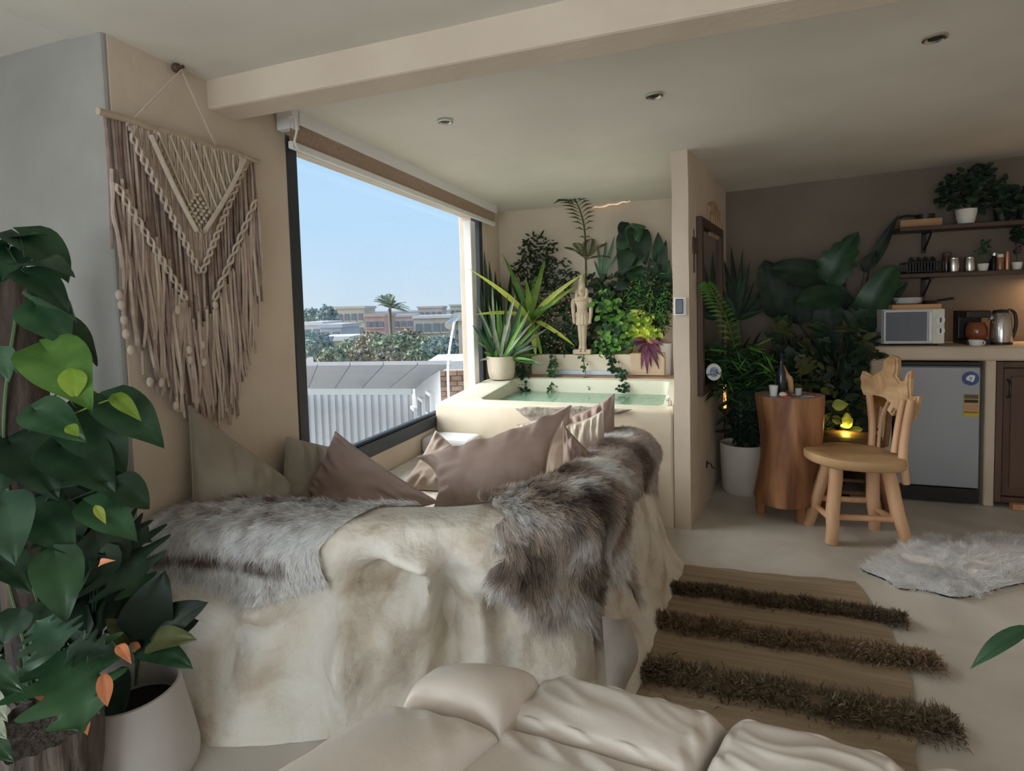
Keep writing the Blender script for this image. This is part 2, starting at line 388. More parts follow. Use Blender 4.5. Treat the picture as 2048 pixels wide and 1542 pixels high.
# carved relief: (px, py, sx, sy, depth)
REL = [(1000, 1140, 45, 60, .02), (900, 1250, 34, 120, -.10), (835, 1105, 60, 28, .05), (765, 1170, 70, 55, -.10), (690, 1330, 26, 110, .055),
       (600, 1260, 60, 70, -.05), (520, 1230, 45, 35, .05), (420, 1330, 60, 90, -.03), (1000, 1200, 26, 40, -.06), (960, 1330, 30, 90, .03),
       (1110, 1340, 70, 40, .035), (1206, 1310, 9, 70, -.05), (860, 1180, 14, 90, .03), (560, 1400, 90, 40, -.03), (770, 1300, 30, 80, .02), (480, 1400, 40, 50, .03)]
RELW = []
for a, b, sx, sy, d in REL:
    q = at(a, b, pl=(_p0, _pn)); t = 1.75
    RELW.append((q, sx / FP * t * 1.1, sy / FP * t, d))
_pt = A([_pn[1], -_pn[0], 0])
def bench_pt(s, c):
    """s along the bench 0..10, c over the section 0 (outer foot) .. 1 (inner foot)"""
    b, l, i = crom(BASE, s), crom(LIP, s), crom(INN, s)
    o = unit(A([l[0] - i[0], l[1] - i[1]]))
    prof = [(b + o * .035, 0), (b * .75 + l * .25 - o * .02, .13), (b * .4 + l * .6 - o * .035, .34), (l + o * .0, .50), (l + o * .012, .575), (l - o * .012, .632), (l * .72 + i * .28, .660), (l * .25 + i * .75, .660), (i + o * .012, .645), (i, .60), (i - o * .01, .38)]
    P3 = crom([(p[0], p[1], z) for p, z in prof], c * 10)
    w = max(0, 1 - max(0, c - .42) / .12)
    if w > 0:
        d = 0
        for q, sx, sz, dd in RELW:
            v = P3 - q; d += dd * math.exp(-(v.dot(_pt) / sx) ** 2 - (v[2] / sz) ** 2)
        d *= 1.7 * max(0, min(1, (5.2 - s) / 1.0))
        d += .024 * noise.noise(Vector((P3[0] * 5, P3[1] * 5, P3[2] * 2.2))) + .018 * noise.noise(Vector((P3[0] * 13, P3[1] * 13, P3[2] * 6))) + .008 * noise.noise(Vector((P3[0] * 31, P3[1] * 31, P3[2] * 17)))
        fl = min(1, P3[2] / .06)
        P3 = P3 + A([o[0], o[1], 0]) * d * w * (.25 + .75 * fl)
    P3[2] += .006 * nz(P3, 4) * min(1, P3[2] * 5)
    P3[0] = max(P3[0], XW + .003)
    return P3
def bench_n(s, c, e=.02):
    a = bench_pt(min(10, s + e), c) - bench_pt(max(0, s - e), c); b = bench_pt(s, min(1, c + e)) - bench_pt(s, max(0, c - e))
    n = unit(np.cross(a, b)); return n
mb = MB().grid(bench_pt, L(0, 10, 240), L(0, 1, 90))
# closed ends and the seat platform inside the horseshoe
bench = thing('carved_bench', (-1.0, 1.9, 0), 'long carved cream plaster parapet bench round the cushions, rough like rock', 'bench')
mb.build('parapet', M['bench'], bench, smooth=80, fix=False)
endp = [bench_pt(10, c) for c in L(0, 1, 30)]
MB().add(endp, [tuple(range(30))]).build('end_face', M['bench'], bench)
inn = [crom(INN, s) for s in L(0, 9.9, 40)]
MB().prism([tuple(p) for p in inn] + [(-.45, 3.20), (XW + .004, 3.20)], .0, .40).build('seat_base', M['bench'], bench, bevel=.004)
MB().box(XW + .005, -1.33, 3.0, 3.205, .40, .50).build('step', M['white'], bench, bevel=.02)

# ------------------------------------------------------------------ sunken tub
tub = thing('plunge_tub', (-.9, 3.7, 0), 'built-in plaster plunge tub with cream rim and green water', 'tub')
x0, x1, y0, y1 = XW + .004, -.1345, YC, 4.545
ix0, ix1, iy0, iy1 = -1.40, -.20, 3.38, 4.16
def ring(poly_o, poly_i, zo, zi):
    pass
def rr(xa, xb, ya, yb, r, n=6):
    P = []
    for cx, cy, a0 in ((xa + r, ya + r, 180), (xb - r, ya + r, 270), (xb - r, yb - r, 0), (xa + r, yb - r, 90)):
        for k in range(n + 1):
            a = math.radians(a0 + 90 * k / n); P.append((cx + r * math.cos(a), cy + r * math.sin(a)))
    return P
def ring_mesh(levels):
    mb = MB(); n = len(levels[0][0]); V = []
    for poly, z in levels:
        for k, p in enumerate(poly):
            zz = z if not callable(z) else z(p)
            q = A([p[0], p[1], zz]); V.append(q + A([0, 0, .006]) * nz(q, 4) * (zz > .3))
    F = [(i * n + k, i * n + (k + 1) % n, (i + 1) * n + (k + 1) % n, (i + 1) * n + k) for i in range(len(levels) - 1) for k in range(n)]
    return mb.add(V, F)
rim = lambda p: .690 + .045 * max(0, min(1, (p[1] - 3.25) / .9))
rim_ = lambda d: (lambda p: rim(p) - d)
lv = [(rr(x0, x1, y0, iy1 + .12, .02), 0.), (rr(x0, x1, y0, iy1 + .12, .02), .5), (rr(x0, x1, y0, iy1 + .12, .02), rim_(.02)), (rr(x0 + .012, x1 - .006, y0 + .012, iy1 + .11, .03), rim_(.004)),
      (rr(x0 + .03, x1 - .01, y0 + .035, iy1 + .10, .04), rim_(0))]
ring_mesh(lv).build('tub_body', M['tubpl'], tub, smooth=50, fix=False)
lv = [(rr(x0 + .03, x1 - .01, y0 + .035, iy1 + .10, .04), rim_(0)), (rr(ix0 - .03, ix1 + .01, iy0 - .03, iy1 + .02, .05), rim_(0)), (rr(ix0 - .01, ix1, iy0 - .01, iy1 + .005, .06), rim_(.006)), (rr(ix0, ix1, iy0, iy1, .06), rim_(.03)), (rr(ix0, ix1, iy0, iy1, .06), .5), (rr(ix0 + .05, ix1 - .05, iy0 + .05, iy1 - .05, .08), .12)]
ring_mesh(lv).build('tub_basin', M['tubin'], tub, smooth=50, fix=False)
MB().add([(p[0], p[1], .12) for p in rr(ix0 + .05, ix1 - .05, iy0 + .05, iy1 - .05, .08)], [tuple(range(28))]).build('tub_floor', M['tubin'], tub, fix=False)
w, wn_, wl_, wb = new_mat('tub_water')
wb.inputs['Base Color'].default_value = (.30, .52, .38, 1); wb.inputs['Roughness'].default_value = .04; wb.inputs['IOR'].default_value = 1.33
wb.inputs['Transmission Weight'].default_value = .35
tnz = wn_.new('ShaderNodeTexNoise'); tnz.inputs['Scale'].default_value = 9; bmp = wn_.new('ShaderNodeBump'); bmp.inputs['Strength'].default_value = .12; bmp.inputs['Distance'].default_value = .02
wl_.new(tnz.outputs['Fac'], bmp.inputs['Height']); wl_.new(bmp.outputs[0], wb.inputs['Normal'])
MB().grid(lambda u, v: (u, v, .628), L(ix0 - .002, ix1 + .002, 16), L(iy0 - .002, iy1 + .002, 14)).build('water', w, tub, smooth=60, fix=False)
# a worn grey stone patch on the front under the rim
rs = [(1030, 817), (1060, 813), (1110, 815), (1160, 812), (1200, 816), (1265, 819), (1240, 828), (1200, 831), (1160, 842), (1110, 846), (1062, 842), (1045, 830)]
rp3 = [at(x_, y_, y=y0 - .001) for x_, y_ in rs]; n_ = len(rp3)
V_ = rp3 + [p + A([0, -.012 - .006 * (i % 3), .001]) - (p - sum(rp3) / n_) * .12 for i, p in enumerate(rp3)]
tag(MB().add(V_, [tuple(range(n_, 2 * n_))] + [(i, (i + 1) % n_, n_ + (i + 1) % n_, n_ + i) for i in range(n_)]).build('worn_patch', mat('rough_grey_stone', (.20, .17, .145), (.46, .42, .38), rough=.9, scale=22, bump=.9, bscale=40, bdist=.01), tub), 'rough worn grey stone patch below the rim')
# the ledge behind the tub, a timber edge strip and a low planter of four plaster blocks
ledge = thing('back_ledge', (-.9, 4.4, 0), 'plaster ledge behind the tub with brown timber edge', 'ledge')
MB().box(x0, x1, 4.285, 4.535, .0, .738).build('ledge_body', M['tubpl'], ledge, bevel=.006)
MB().box(-1.33, x1 + .01, 4.255, 4.30, .728, .750).build('edge_strip', mat('timber_strip', (.22, .115, .06), (.30, .165, .09), rough=.6, scale=8), ledge, bevel=.003)
pl = thing('planter', (-.85, 4.40, .738), 'low cream planter wall of plaster blocks under the statue', 'planter')
for a, b in ((-1.33, -1.16), (-1.155, -.885), (-.88, -.64), (-.635, -.47)):
    MB().box(a, b, 4.345 + rng.uniform(-.003, .003), 4.40, .738, .915 + rng.uniform(-.004, .004)).build('block', M['tubpl'], pl, bevel=.006)
MB().box(-1.33, -.47, 4.398, 4.54, .738, .875).build('soil', mat('potting_soil', (.018, .011, .007), (.05, .03, .018), rough=.95, scale=40, bump=.6, bscale=60), pl)
tag(MB().box(-1.14, -.53, 4.305, 4.343, .750, .783).build('water_spout', mat('pale_blue_metal', (.50, .60, .72), rough=.3), pl, bevel=.004), 'pale blue metal strip along the foot of the planter')

# ------------------------------------------------------------------ mirror, carved panel, switch on the partition
mn = A([MW1[1] - MW0[1], -(MW1[0] - MW0[0]), 0]); mn = unit(A([(4.56 - 3.209), -(.215 + .045), 0.]))
mu = unit(A([.26, 1.351, 0]))
_f1 = unit(A([3.86 - 3.209, -(.087 + .045), 0])); _f0 = A([-.045, 3.209, 0])
def mw(px, py, off=0): return at(px, py, pl=(_f0 + _f1 * off, _f1))
a, b, c_, d_ = mw(1399, 432, .02), mw(1446, 456, .02), mw(1398, 796, .02), mw(1442, 768, .02)
u0, u1 = (a[:2] - _f0[:2]).dot(mu[:2]), (b[:2] - _f0[:2]).dot(mu[:2])
fu = unit(A([.132, .651, 0])); fs = lambda s, z, o: _f0 + fu * s + _f1 * o + A([0, 0, z])
s0 = (a - _f0).dot(fu); s1 = min((b - _f0).dot(fu), .95); zt = a[2]; zb = c_[2]
mir = thing('framed_mirror', fs((s0 + s1) / 2, zb, .02), 'tall mirror in a dark wooden frame on the partition side', 'mirror')
M['mirror'] = mat('mirror_glass', (.62, .60, .58), rough=.03, metal=1)
fw = .055
def fbar(sa, sb, za, zb_, o0, o1): return MB().slab(fs((sa + sb) / 2, (za + zb_) / 2, (o0 + o1) / 2), fu * (sb - sa) / 2, _f1 * (o1 - o0) / 2, A([0, 0, (zb_ - za) / 2]))
for q in ((s0, s0 + fw, zb, zt), (s1 - fw, s1, zb, zt), (s0 + fw, s1 - fw, zt - fw, zt), (s0 + fw, s1 - fw, zb, zb + fw)):
    fbar(*q, .001, .034).build('frame_bar', M['wood_dk'], mir, bevel=.004)
fbar(s0 + fw * .8, s1 - fw * .8, zb + fw * .8, zt - fw * .8, .004, .012).build('mirror_glass', M['mirror'], mir)
# carved wooden panel above the mirror
ca, cb = mw(1417, 350, .01), mw(1447, 440, .01)
cs0, cs1 = (ca - _f0).dot(fu), (cb - _f0).dot(fu); cz0, cz1 = 1.74, 1.98
cs1 = min(cs1, s1)
cp = thing('wall_carving', fs((cs0 + cs1) / 2, cz0, .01), 'carved light wooden panel with arched top above the mirror', 'wall decor')
M['panel_w'] = mat('old_carved_wood', (.42, .29, .17), (.55, .40, .26), rough=.7, scale=12)
n = 12; wv = cs1 - cs0
mb = MB(); prof = []
for k in range(n + 1):
    w_ = math.pi * k / n; prof.append(((cs0 + cs1) / 2 - wv / 2 * math.cos(w_), cz1 - .07 + .07 * math.sin(w_)))
outl = [(cs0, cz0)] + prof + [(cs1, cz0)]
V = [fs(p, z, .002) for p, z in outl] + [fs(p, z, .016) for p, z in outl]; m_ = len(outl)
mb.add(V, [tuple(range(m_)), tuple(range(m_, 2 * m_))[::-1]] + [(i, (i + 1) % m_, m_ + (i + 1) % m_, m_ + i) for i in range(m_)])
mb.build('backing', M['panel_w'], cp)
for k in range(5):
    s_ = cs0 + wv * (.12 + .19 * k); fbar(s_ - .012, s_ + .012, cz0 + .02, cz1 - .10, .016, .028).build('carved_slat', M['panel_w'], cp, bevel=.004)
arc = [fs((cs0 + cs1) / 2 - (wv / 2 - .02) * math.cos(math.pi * k / 16), cz1 - .085 + .065 * math.sin(math.pi * k / 16), .02) for k in range(17)]
MB().tube(arc, .010, 6).build('carved_arch', M['panel_w'], cp, smooth=40)
# small pendant plaque
p_ = mw(1388, 490, .004)
pq = thing('hanging_charm', p_, 'small dark wooden charm hung on the partition beside the mirror', 'wall decor')
sp_ = (p_ - _f0).dot(fu)
fbar(sp_ - .028, sp_ + .028, p_[2] - .05, p_[2] + .045, .002, .010).build('plaque', M['wood_dk'], pq, bevel=.003)
MB().tube([fs(sp_, p_[2] + .045, .005), fs(sp_, p_[2] + .09, .003)], .003, 6).build('cord', M['wood_dk'], pq)
MB().tube([fs(sp_, p_[2] - .05, .005), fs(sp_, p_[2] - .16, .005)], .005, 6).build('tassel', M['wood_dk'], pq)
# switch on the column front
p_ = at(1362, 612, y=3.209)
sw = thing('light_switch', p_ - A([0, 0, .045]), 'small dark blue and white switch plate on the column', 'switch')
MB().box(p_[0] - .034, p_[0] + .030, 3.196, 3.216, p_[2] - .052, p_[2] + .048).build('plate', M['white'], sw, bevel=.004)
MB().box(p_[0] - .031, p_[0] + .012, 3.188, 3.198, p_[2] - .044, p_[2] + .04).build('rocker', mat('blue_black_plastic', (.03, .045, .085), rough=.3), sw, bevel=.004)
p_ = at(1413, 928, pl=(_f0, _f1)); sq = (p_ - _f0).dot(fu)
sk = thing('small_hook', p_, 'tiny dark hook low on the partition below the mirror', 'hook')
fbar(sq - .012, sq + .012, p_[2] - .02, p_[2] + .02, .001, .006).build('plate', M['black'], sk)
MB().tube(path([fs(sq, p_[2] + .01, .006), fs(sq, p_[2], .03), fs(sq, p_[2] - .018, .032), fs(sq, p_[2] - .02, .05)], 8), .004, 6).build('hook', M['black'], sk)
# hidden cove lamp glow at the top of the back wall (a little warm strip)
cv = thing('cove_light', (-.75, 4.52, 2.10), 'thin warm light strip tucked under the ceiling behind the plants', 'light')
cvp = [at(x_, y_, y=4.515) for x_, y_ in ((1185, 416), (1215, 411), (1245, 405), (1262, 402))]
MB().tube([p + A([0, 0, .006 * math.sin(i * 1.9)]) for i, p in enumerate(path(cvp, 12))], [.002, .005, .004, .007, .006, .004, .007, .005, .006, .003, .004, .002], 6).build('strip', emis('warm_strip', (1.0, .55, .25), .55), cv)

# ------------------------------------------------------------------ outside
def out(px, py, t): return at(px, py, t=t)
GZ = -5.2
struct(MB().grid(lambda u, v: (u, v, GZ), L(-260, -2.5, 12), L(-160, 260, 12)).build('ground', mat('dusty_ground', (0.274, 0.251, 0.205), (0.342, 0.319, 0.266), scale=.3), fix=False))
M['shed_w'] = mat('white_sheet_metal', (0.441, 0.450, 0.476), (0.494, 0.502, 0.529), scale=2)
M['shed_r'] = mat('grey_sheet_roof', (0.379, 0.379, 0.414), (0.441, 0.441, 0.476), rough=.6, scale=1.2)
# the corrugated shed across the yard: eave at (615..815,775), ridge at (590..880,728)
T = 9.0
e0, e1 = out(560, 776, T), out(822, 776, T); 
zz = (e0[2] + e1[2]) / 2; e0 = at(380, 776, z=zz); e1 = at(822, 775, z=zz)
ex = unit(A([e1[0] - e0[0], e1[1] - e0[1], 0])); en = A([-ex[1], ex[0], 0])
if en.dot(ray(700, 640)) < 0: en = -en
r1 = at(884, 729, z=zz + .55)
dep = (r1 - e1).dot(en); sh = (r1 - e1).dot(ex)
shed = thing('corrugated_shed', (e1 + e0) / 2 * A([1, 1, 0]) + A([0, 0, GZ]), 'long white corrugated metal shed with pale grey roof outside the window', 'shed')
Ls = np.linalg.norm(e1 - e0)
def wallp(u, v):
    ph = .035 * (1 if int(u / .13) % 2 else -1)
    return e0 + ex * u - en * ph * .6 + A([0, 0, v - e0[2] + 0])
us = []
k = 0.
while k < Ls - .05: us += [k, k + .063]; k += .065
mbw = MB().grid(lambda u, v: A([e0[0], e0[1], v]) + ex * u + en * (.12 + .022 * (int((u + .001) / .065) % 2)), us, [GZ, zz - .05]); mbw.build('corrugated_wall', M['shed_w'], shed, fix=False)
p1 = e1 + en * .1; p2 = e1 + en * dep
gb_ = [A([q[0], q[1], GZ]) for q in (e1 - ex * .04 + en * .14, e1 - ex * .04 + ex * (sh) + en * dep * .98)] 
mid = (gb_[0] + gb_[1]) / 2
MB().add([gb_[0], gb_[1], gb_[1] + A([0, 0, r1[2] - GZ - .08]), gb_[0] + A([0, 0, zz - GZ - .05])], [(0, 1, 2, 3)]).build('gable_wall', M['shed_w'], shed, fix=False)
M['dusty'] = mat('dusty_glass', (.17, .19, .22), rough=.6)
gd = unit(gb_[1] - gb_[0]); gl_ = np.linalg.norm(gb_[1] - gb_[0]); gn_ = unit(np.cross(gd, A([0, 0, 1.]))); 
if gn_.dot(ray(850, 700)) > 0: gn_ = -gn_
for (fa, za, w_, h_) in ((.14, -.55, .26, .5), (.46, -.22, .26, .34), (.74, -.05, .24, .34)):
    c = gb_[0] + gd * gl_ * fa + A([0, 0, zz - GZ + za]) + gn_ * .03
    wnd = MB().slab(c, gd * w_ * .6, gn_ * .03, A([0, 0, h_ / 2])).build('window', M['white'], shed)
    MB().slab(c + gn_ * .035, gd * w_ * .48, gn_ * .008, A([0, 0, h_ / 2 - .05])).build('pane', M['dusty'], wnd)
MB().slab(gb_[0] + gd * gl_ * .5 + A([0, 0, zz - GZ - 1.55]) + gn_ * .05, gd * gl_ * .3, gn_ * .03, A([0, 0, .55])).build('door', M['white'], shed)
q0, q1 = e0 - en * .15, e1 - en * .15 + ex * .15; q3, q2 = e0 + ex * sh + en * dep, r1 + ex * .15
up_ = A([0, 0, .05])
q3 = q3 + A([0, 0, r1[2] - q3[2]]); 
nsh = 9
for k in range(nsh):
    fa, fb = k / nsh, (k + 1) / nsh - .004
    P_ = [q0 + (q1 - q0) * fa, q0 + (q1 - q0) * fb, q3 + (q2 - q3) * fb, q3 + (q2 - q3) * fa]
    MB().add(P_ + [p + up_ for p in P_], [(0, 3, 2, 1), (4, 5, 6, 7), (0, 1, 5, 4), (1, 2, 6, 5), (2, 3, 7, 6), (3, 0, 4, 7)]).build('roof_sheet', M['shed_r'], shed)
MB().slab((q0 + q1) / 2 + A([0, 0, -.02]), ex * Ls / 2, en * .03, A([0, 0, .07])).build('gutter', M['white'], shed)

def house(name, label, pxa, pxb, pyt, t, mw_, wins, roof=None, depth=5., wmat=None, cat='building', group=None, steps=()):
    """a box house whose street face spans two sight lines at a true distance"""
    a, b = out(pxa, pyt, t), out(pxb, pyt, t); zt = (a[2] + b[2]) / 2
    xx = unit(A([b[0] - a[0], b[1] - a[1], 0])); W = np.linalg.norm((b - a)[:2]); nn = A([-xx[1], xx[0], 0])
    if nn.dot(ray((pxa + pxb) / 2, pyt)) < 0: nn = -nn
    c = A([(a[0] + b[0]) / 2, (a[1] + b[1]) / 2, GZ])
    h = thing(name, c, label, cat, group)
    MB().slab(c + nn * depth / 2 + A([0, 0, (zt - GZ) / 2]), xx * W / 2, nn * depth / 2, A([0, 0, (zt - GZ) / 2])).build('walls', mw_, h)
    MB().slab(c + nn * depth / 2 + A([0, 0, zt - GZ + .12]), xx * (W / 2 + .15), nn * (depth / 2 + .15), A([0, 0, .14])).build('roof_edge', roof or mw_, h)
    for fx, dz, ww, hh in wins:
        cc = A([a[0], a[1], zt - dz]) + xx * W * fx
        f = MB().slab(cc - nn * .04, xx * ww / 2, nn * .06, A([0, 0, hh / 2])).build('window', wmat or M['dusty'], h)
        MB().slab(cc - nn * .11 - A([0, 0, hh / 2 + .06]), xx * (ww / 2 + .1), nn * .1, A([0, 0, .06])).build('sill', mw_, f)
    return h, a, xx, nn, W, zt
M['h_cream'] = mat('cream_render', (0.458, 0.423, 0.343), (0.512, 0.476, 0.397), scale=.6)  # far house colours are paled to imitate haze
M['h_pink'] = mat('pink_brick', (0.441, 0.370, 0.353), (0.494, 0.423, 0.406), scale=.8)
M['h_red'] = mat('red_render', (0.458, 0.299, 0.274), (0.502, 0.362, 0.326), scale=.8)
M['h_white'] = mat('pale_render', (0.538, 0.520, 0.520), (0.590, 0.573, 0.573), scale=.7)
M['h_tan'] = mat('tan_render', (0.458, 0.379, 0.309), (0.512, 0.450, 0.362), scale=.7)
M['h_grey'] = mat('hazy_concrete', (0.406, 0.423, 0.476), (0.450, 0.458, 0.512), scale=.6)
gw = lambda nx, nzr, z0, dz, ww, hh: [((i + .5) / nx, z0 + dz * j, ww, hh) for i in range(nx) for j in range(nzr)]
house('apartment_building', 'cream concrete apartment block left of the palm, far beyond the shed', 672, 728, 617, 62, M['h_cream'], gw(4, 3, 1.0, 1.6, .5, .8))
house('red_house', 'small red house just left of the palm trunk', 730, 768, 633, 55, M['h_red'], gw(3, 2, .8, 1.3, .45, .6))
house('pink_house', 'pinkish brick house in the hazy skyline right of the palm', 772, 826, 634, 62, M['h_pink'], gw(4, 2, .8, 1.4, .5, .7))
house('brick_block', 'rose brick block near the right of the skyline', 836, 884, 616, 76, M['h_pink'], gw(4, 3, .9, 1.5, .5, .7))
house('tan_house', 'tan two-storey house with parapet at the right of the view', 828, 898, 636, 50, M['h_tan'], gw(4, 2, .9, 1.4, .55, .8), roof=M['h_white'])
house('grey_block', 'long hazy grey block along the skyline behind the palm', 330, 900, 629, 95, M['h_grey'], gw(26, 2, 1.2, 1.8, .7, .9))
house('far_tower', 'hazy beige tower at the right end of the skyline', 900, 930, 612, 82, M['h_cream'], gw(3, 4, 1.0, 1.5, .5, .7))
house('white_house', 'small white house at the left edge of the view', 606, 642, 650, 45, M['h_white'], gw(2, 1, .7, 1, .5, .7))
house('yellow_house', 'low yellow house with a flat white roof among the shrubs', 640, 700, 681, 34, mat('yellow_render', (0.370, 0.318, 0.211), (0.406, 0.353, 0.247), scale=.8), gw(3, 1, .55, 1, .35, .4), roof=M['h_white'], depth=3)
house('grey_barn', 'low grey flat-roofed barn left of the yellow house', 640, 682, 655, 42, M['h_grey'], gw(2, 1, .6, 1, .5, .5))
house('beige_pier', 'tall beige masonry pier against the right window upright', 916, 950, 640, 19, M['h_tan'], [], depth=1.5)
house('outhouse', 'pale flat-topped outhouse to the right of the shed', 866, 950, 741, 14.2, M['h_white'], gw(2, 1, .5, 1, .3, .3), depth=2)
# brick courses of the outhouse, each brick its own piece
bw = thing('brick_wall', out(905, 770, 12.2) * A([1, 1, 0]) + A([0, 0, GZ]), 'weathered orange brick wall behind the tub corner outside', 'wall')
a, b = out(868, 742, 12.2), out(958, 742, 12.2); xx = unit(A([b[0] - a[0], b[1] - a[1], 0])); Wb = np.linalg.norm((b - a)[:2]); nn = A([-xx[1], xx[0], 0])
if nn.dot(ray(905, 740)) < 0: nn = -nn
zt_ = a[2]; M['brick'] = mat('orange_brick', (0.304, 0.144, 0.091), (0.395, 0.228, 0.152), scale=3, rnd=.25)
MB().slab(A([(a[0] + b[0]) / 2, (a[1] + b[1]) / 2, (zt_ + GZ) / 2]) + nn * .13, xx * Wb / 2, nn * .1, A([0, 0, (zt_ - GZ) / 2])).build('mortar', M['h_tan'], bw)
bme = None
for r in range(7):
    for k in range(int(Wb / .26)):
        off = .13 * (r % 2); c = A([a[0], a[1], zt_ - .06 - r * .115]) + xx * (k * .26 + .13 + off * .9) + nn * rng.uniform(.0, .02)
        if bme is None:
            ob = MB().slab(c, xx * .122, nn * .05, A([0, 0, .05])).build('brick', M['brick'], bw); bme = ob.data; bc0 = c
        else:
            ob = bpy.data.objects.new('brick', bme); COL.objects.link(ob); link(ob, c, bw)
# terrace parapet of our own building just under the window
struct(MB().box(-2.5, -1.90, 1.40, 6.5, -.2, .30).build('trim_parapet', M['h_tan']))

def blob_bush(name, label, c, r, m, n=900, leaf=.12, group=None, trunk=True, sc=(1, 1, 1), cat='tree'):
    t = thing(name, A([c[0], c[1], GZ]), label, cat, group)
    g = np.random.default_rng(int(abs(c[0] * 91 + c[1] * 17)) + 3)
    d = g.normal(size=(n, 3)); d /= np.linalg.norm(d, axis=1)[:, None]
    rad = r * (.55 + .45 * g.random((n, 1)) ** .5)
    lump = A([.75 + .35 * noise.noise(Vector(tuple(q * 2.2 + c * .3))) for q in d])[:, None]
    pts = c + d * rad * lump * A(sc)
    a = g.normal(size=(n, 3)); a /= np.linalg.norm(a, axis=1)[:, None]; b = np.cross(a, g.normal(size=(n, 3))); b /= np.linalg.norm(b, axis=1)[:, None]
    s = leaf * (.6 + .8 * g.random((n, 1)))
    V = np.stack([pts - a * s, pts - b * s * .5, pts + a * s, pts + b * s * .5], 1).reshape(-1, 3)
    F = np.arange(4 * n).reshape(n, 4)
    o = fast_mesh('foliage', V, F, m, t); o['kind'] = 'stuff'
    if trunk: MB().tube([(c[0], c[1], GZ), tuple(c)], [r * .10, r * .06], 7).build('trunk', M['wood_dk'], t)
    return t
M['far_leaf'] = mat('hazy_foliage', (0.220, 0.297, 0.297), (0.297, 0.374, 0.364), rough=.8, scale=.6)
M['mid_leaf'] = mat('haze_paled_foliage', (0.177, 0.232, 0.165), (0.287, 0.319, 0.232), rough=.8, scale=.5)  # outdoor foliage tones are lightened to imitate haze
M['olive_leaf'] = mat('brownish_foliage', (0.242, 0.232, 0.177), (0.331, 0.297, 0.232), rough=.8, scale=.6)
k = 0
BL = [('rounded dark hazy tree at the far left of the view', 624, 634, 56, 1.1, 'far_leaf'), ('tall hazy tree beside the cream apartment block', 654, 632, 52, 1.1, 'far_leaf'),
      ('bluish green shrub low at the left edge of the view', 628, 690, 22, .85, 'far_leaf'), ('small dark shrub at the left end of the shed ridge', 664, 716, 17, .47, 'mid_leaf'),
      ('olive shrub right of the yellow house', 712, 700, 27.5, .95, 'mid_leaf'), ('brownish bush under the red house', 748, 690, 24.5, .90, 'olive_leaf'),
      ('big green bush under the palm tree', 790, 694, 21, .87, 'mid_leaf'), ('brown flowering bush right of the palm trunk', 815, 684, 30, .98, 'olive_leaf'),
      ('dark green bush left of the beige pier', 852, 698, 25.5, .90, 'mid_leaf'), ('dense green hedge bush nearest the beige pier', 886, 696, 22, .75, 'far_leaf'),
      ('dry brown bush just above the shed ridge centre', 775, 714, 17.5, .46, 'olive_leaf'), ('low green bush above the shed ridge at right', 838, 718, 18.5, .45, 'mid_leaf'),
      ('small olive bush just above the shed ridge at left', 722, 717, 18, .43, 'olive_leaf')]
for lb, px, py, t_, r_, m_ in BL:
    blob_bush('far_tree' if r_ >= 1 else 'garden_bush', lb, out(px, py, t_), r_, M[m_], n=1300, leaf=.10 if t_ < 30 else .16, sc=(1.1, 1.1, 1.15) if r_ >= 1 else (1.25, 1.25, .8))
# date palm
pt = out(779, 618, 40); pb = out(781, 690, 40)
palm = thing('date_palm', A([pt[0], pt[1], GZ]), 'lone date palm rising above the houses outside the window', 'palm')
MB().tube([(pt[0], pt[1], GZ), (pt[0] + .05, pt[1], pt[2] - 2), tuple(pt)], [.18, .11, .13], 9).build('trunk', mat('palm_bark', (.14, .11, .08), (.20, .16, .12), scale=2), palm)
def frond_geo(base, d, L_, droop, nl, lw, ll, upv=(0, 0, 1), rr_=.012, tipdir=None, ang=.9):
    """one feather frond: a tapering rachis with two rows of leaflets"""
    mb = MB(); d = unit(d); side = unit(np.cross(d, A(upv, float))); 
    if np.linalg.norm(np.cross(d, A(upv, float))) < .05: side = A([1., 0, 0])
    nup = unit(np.cross(side, d))
    pts = []
    for k in range(9):
        u = k / 8; pts.append(A(base) + d * L_ * u + nup * L_ * .25 * u * (1 - u) - A([0, 0, 1]) * droop * L_ * u * u)
    mb.tube(pts, [rr_ * (1 - .75 * k / 8) for k in range(9)], 5)
    for k in range(nl):
        u = .12 + .88 * k / (nl - 1); p = crom(pts, u * 8); tg = unit(crom(pts, min(8, u * 8 + .2)) - crom(pts, max(0, u * 8 - .2)))
        l_ = ll * (math.sin(math.pi * (.12 + .86 * u)) ** .6)
        for sg in (-1, 1):
            q = unit(tg * (1.15 - ang * .5) + side * sg * ang + nup * .12)
            w = unit(np.cross(q, nup)) * lw
            m_ = p + q * l_ * .5 + A([0, 0, -.04]) * l_; e_ = p + q * l_ - A([0, 0, 1]) * l_ * .22
            mb.add([p, m_ - w, e_, m_ + w], [(0, 1, 2, 3)])
    return mb
for k in range(22):
    a_ = k * 2.399; el = .05 + 1.35 * ((k * 7) % 11) / 11
    d = A([math.cos(a_) * math.cos(el), math.sin(a_) * math.cos(el), math.sin(el)])
    frond_geo(pt, d, 1.5, .22, 12, .05, .50).build('frond', M['mid_leaf'], palm, fix=False)
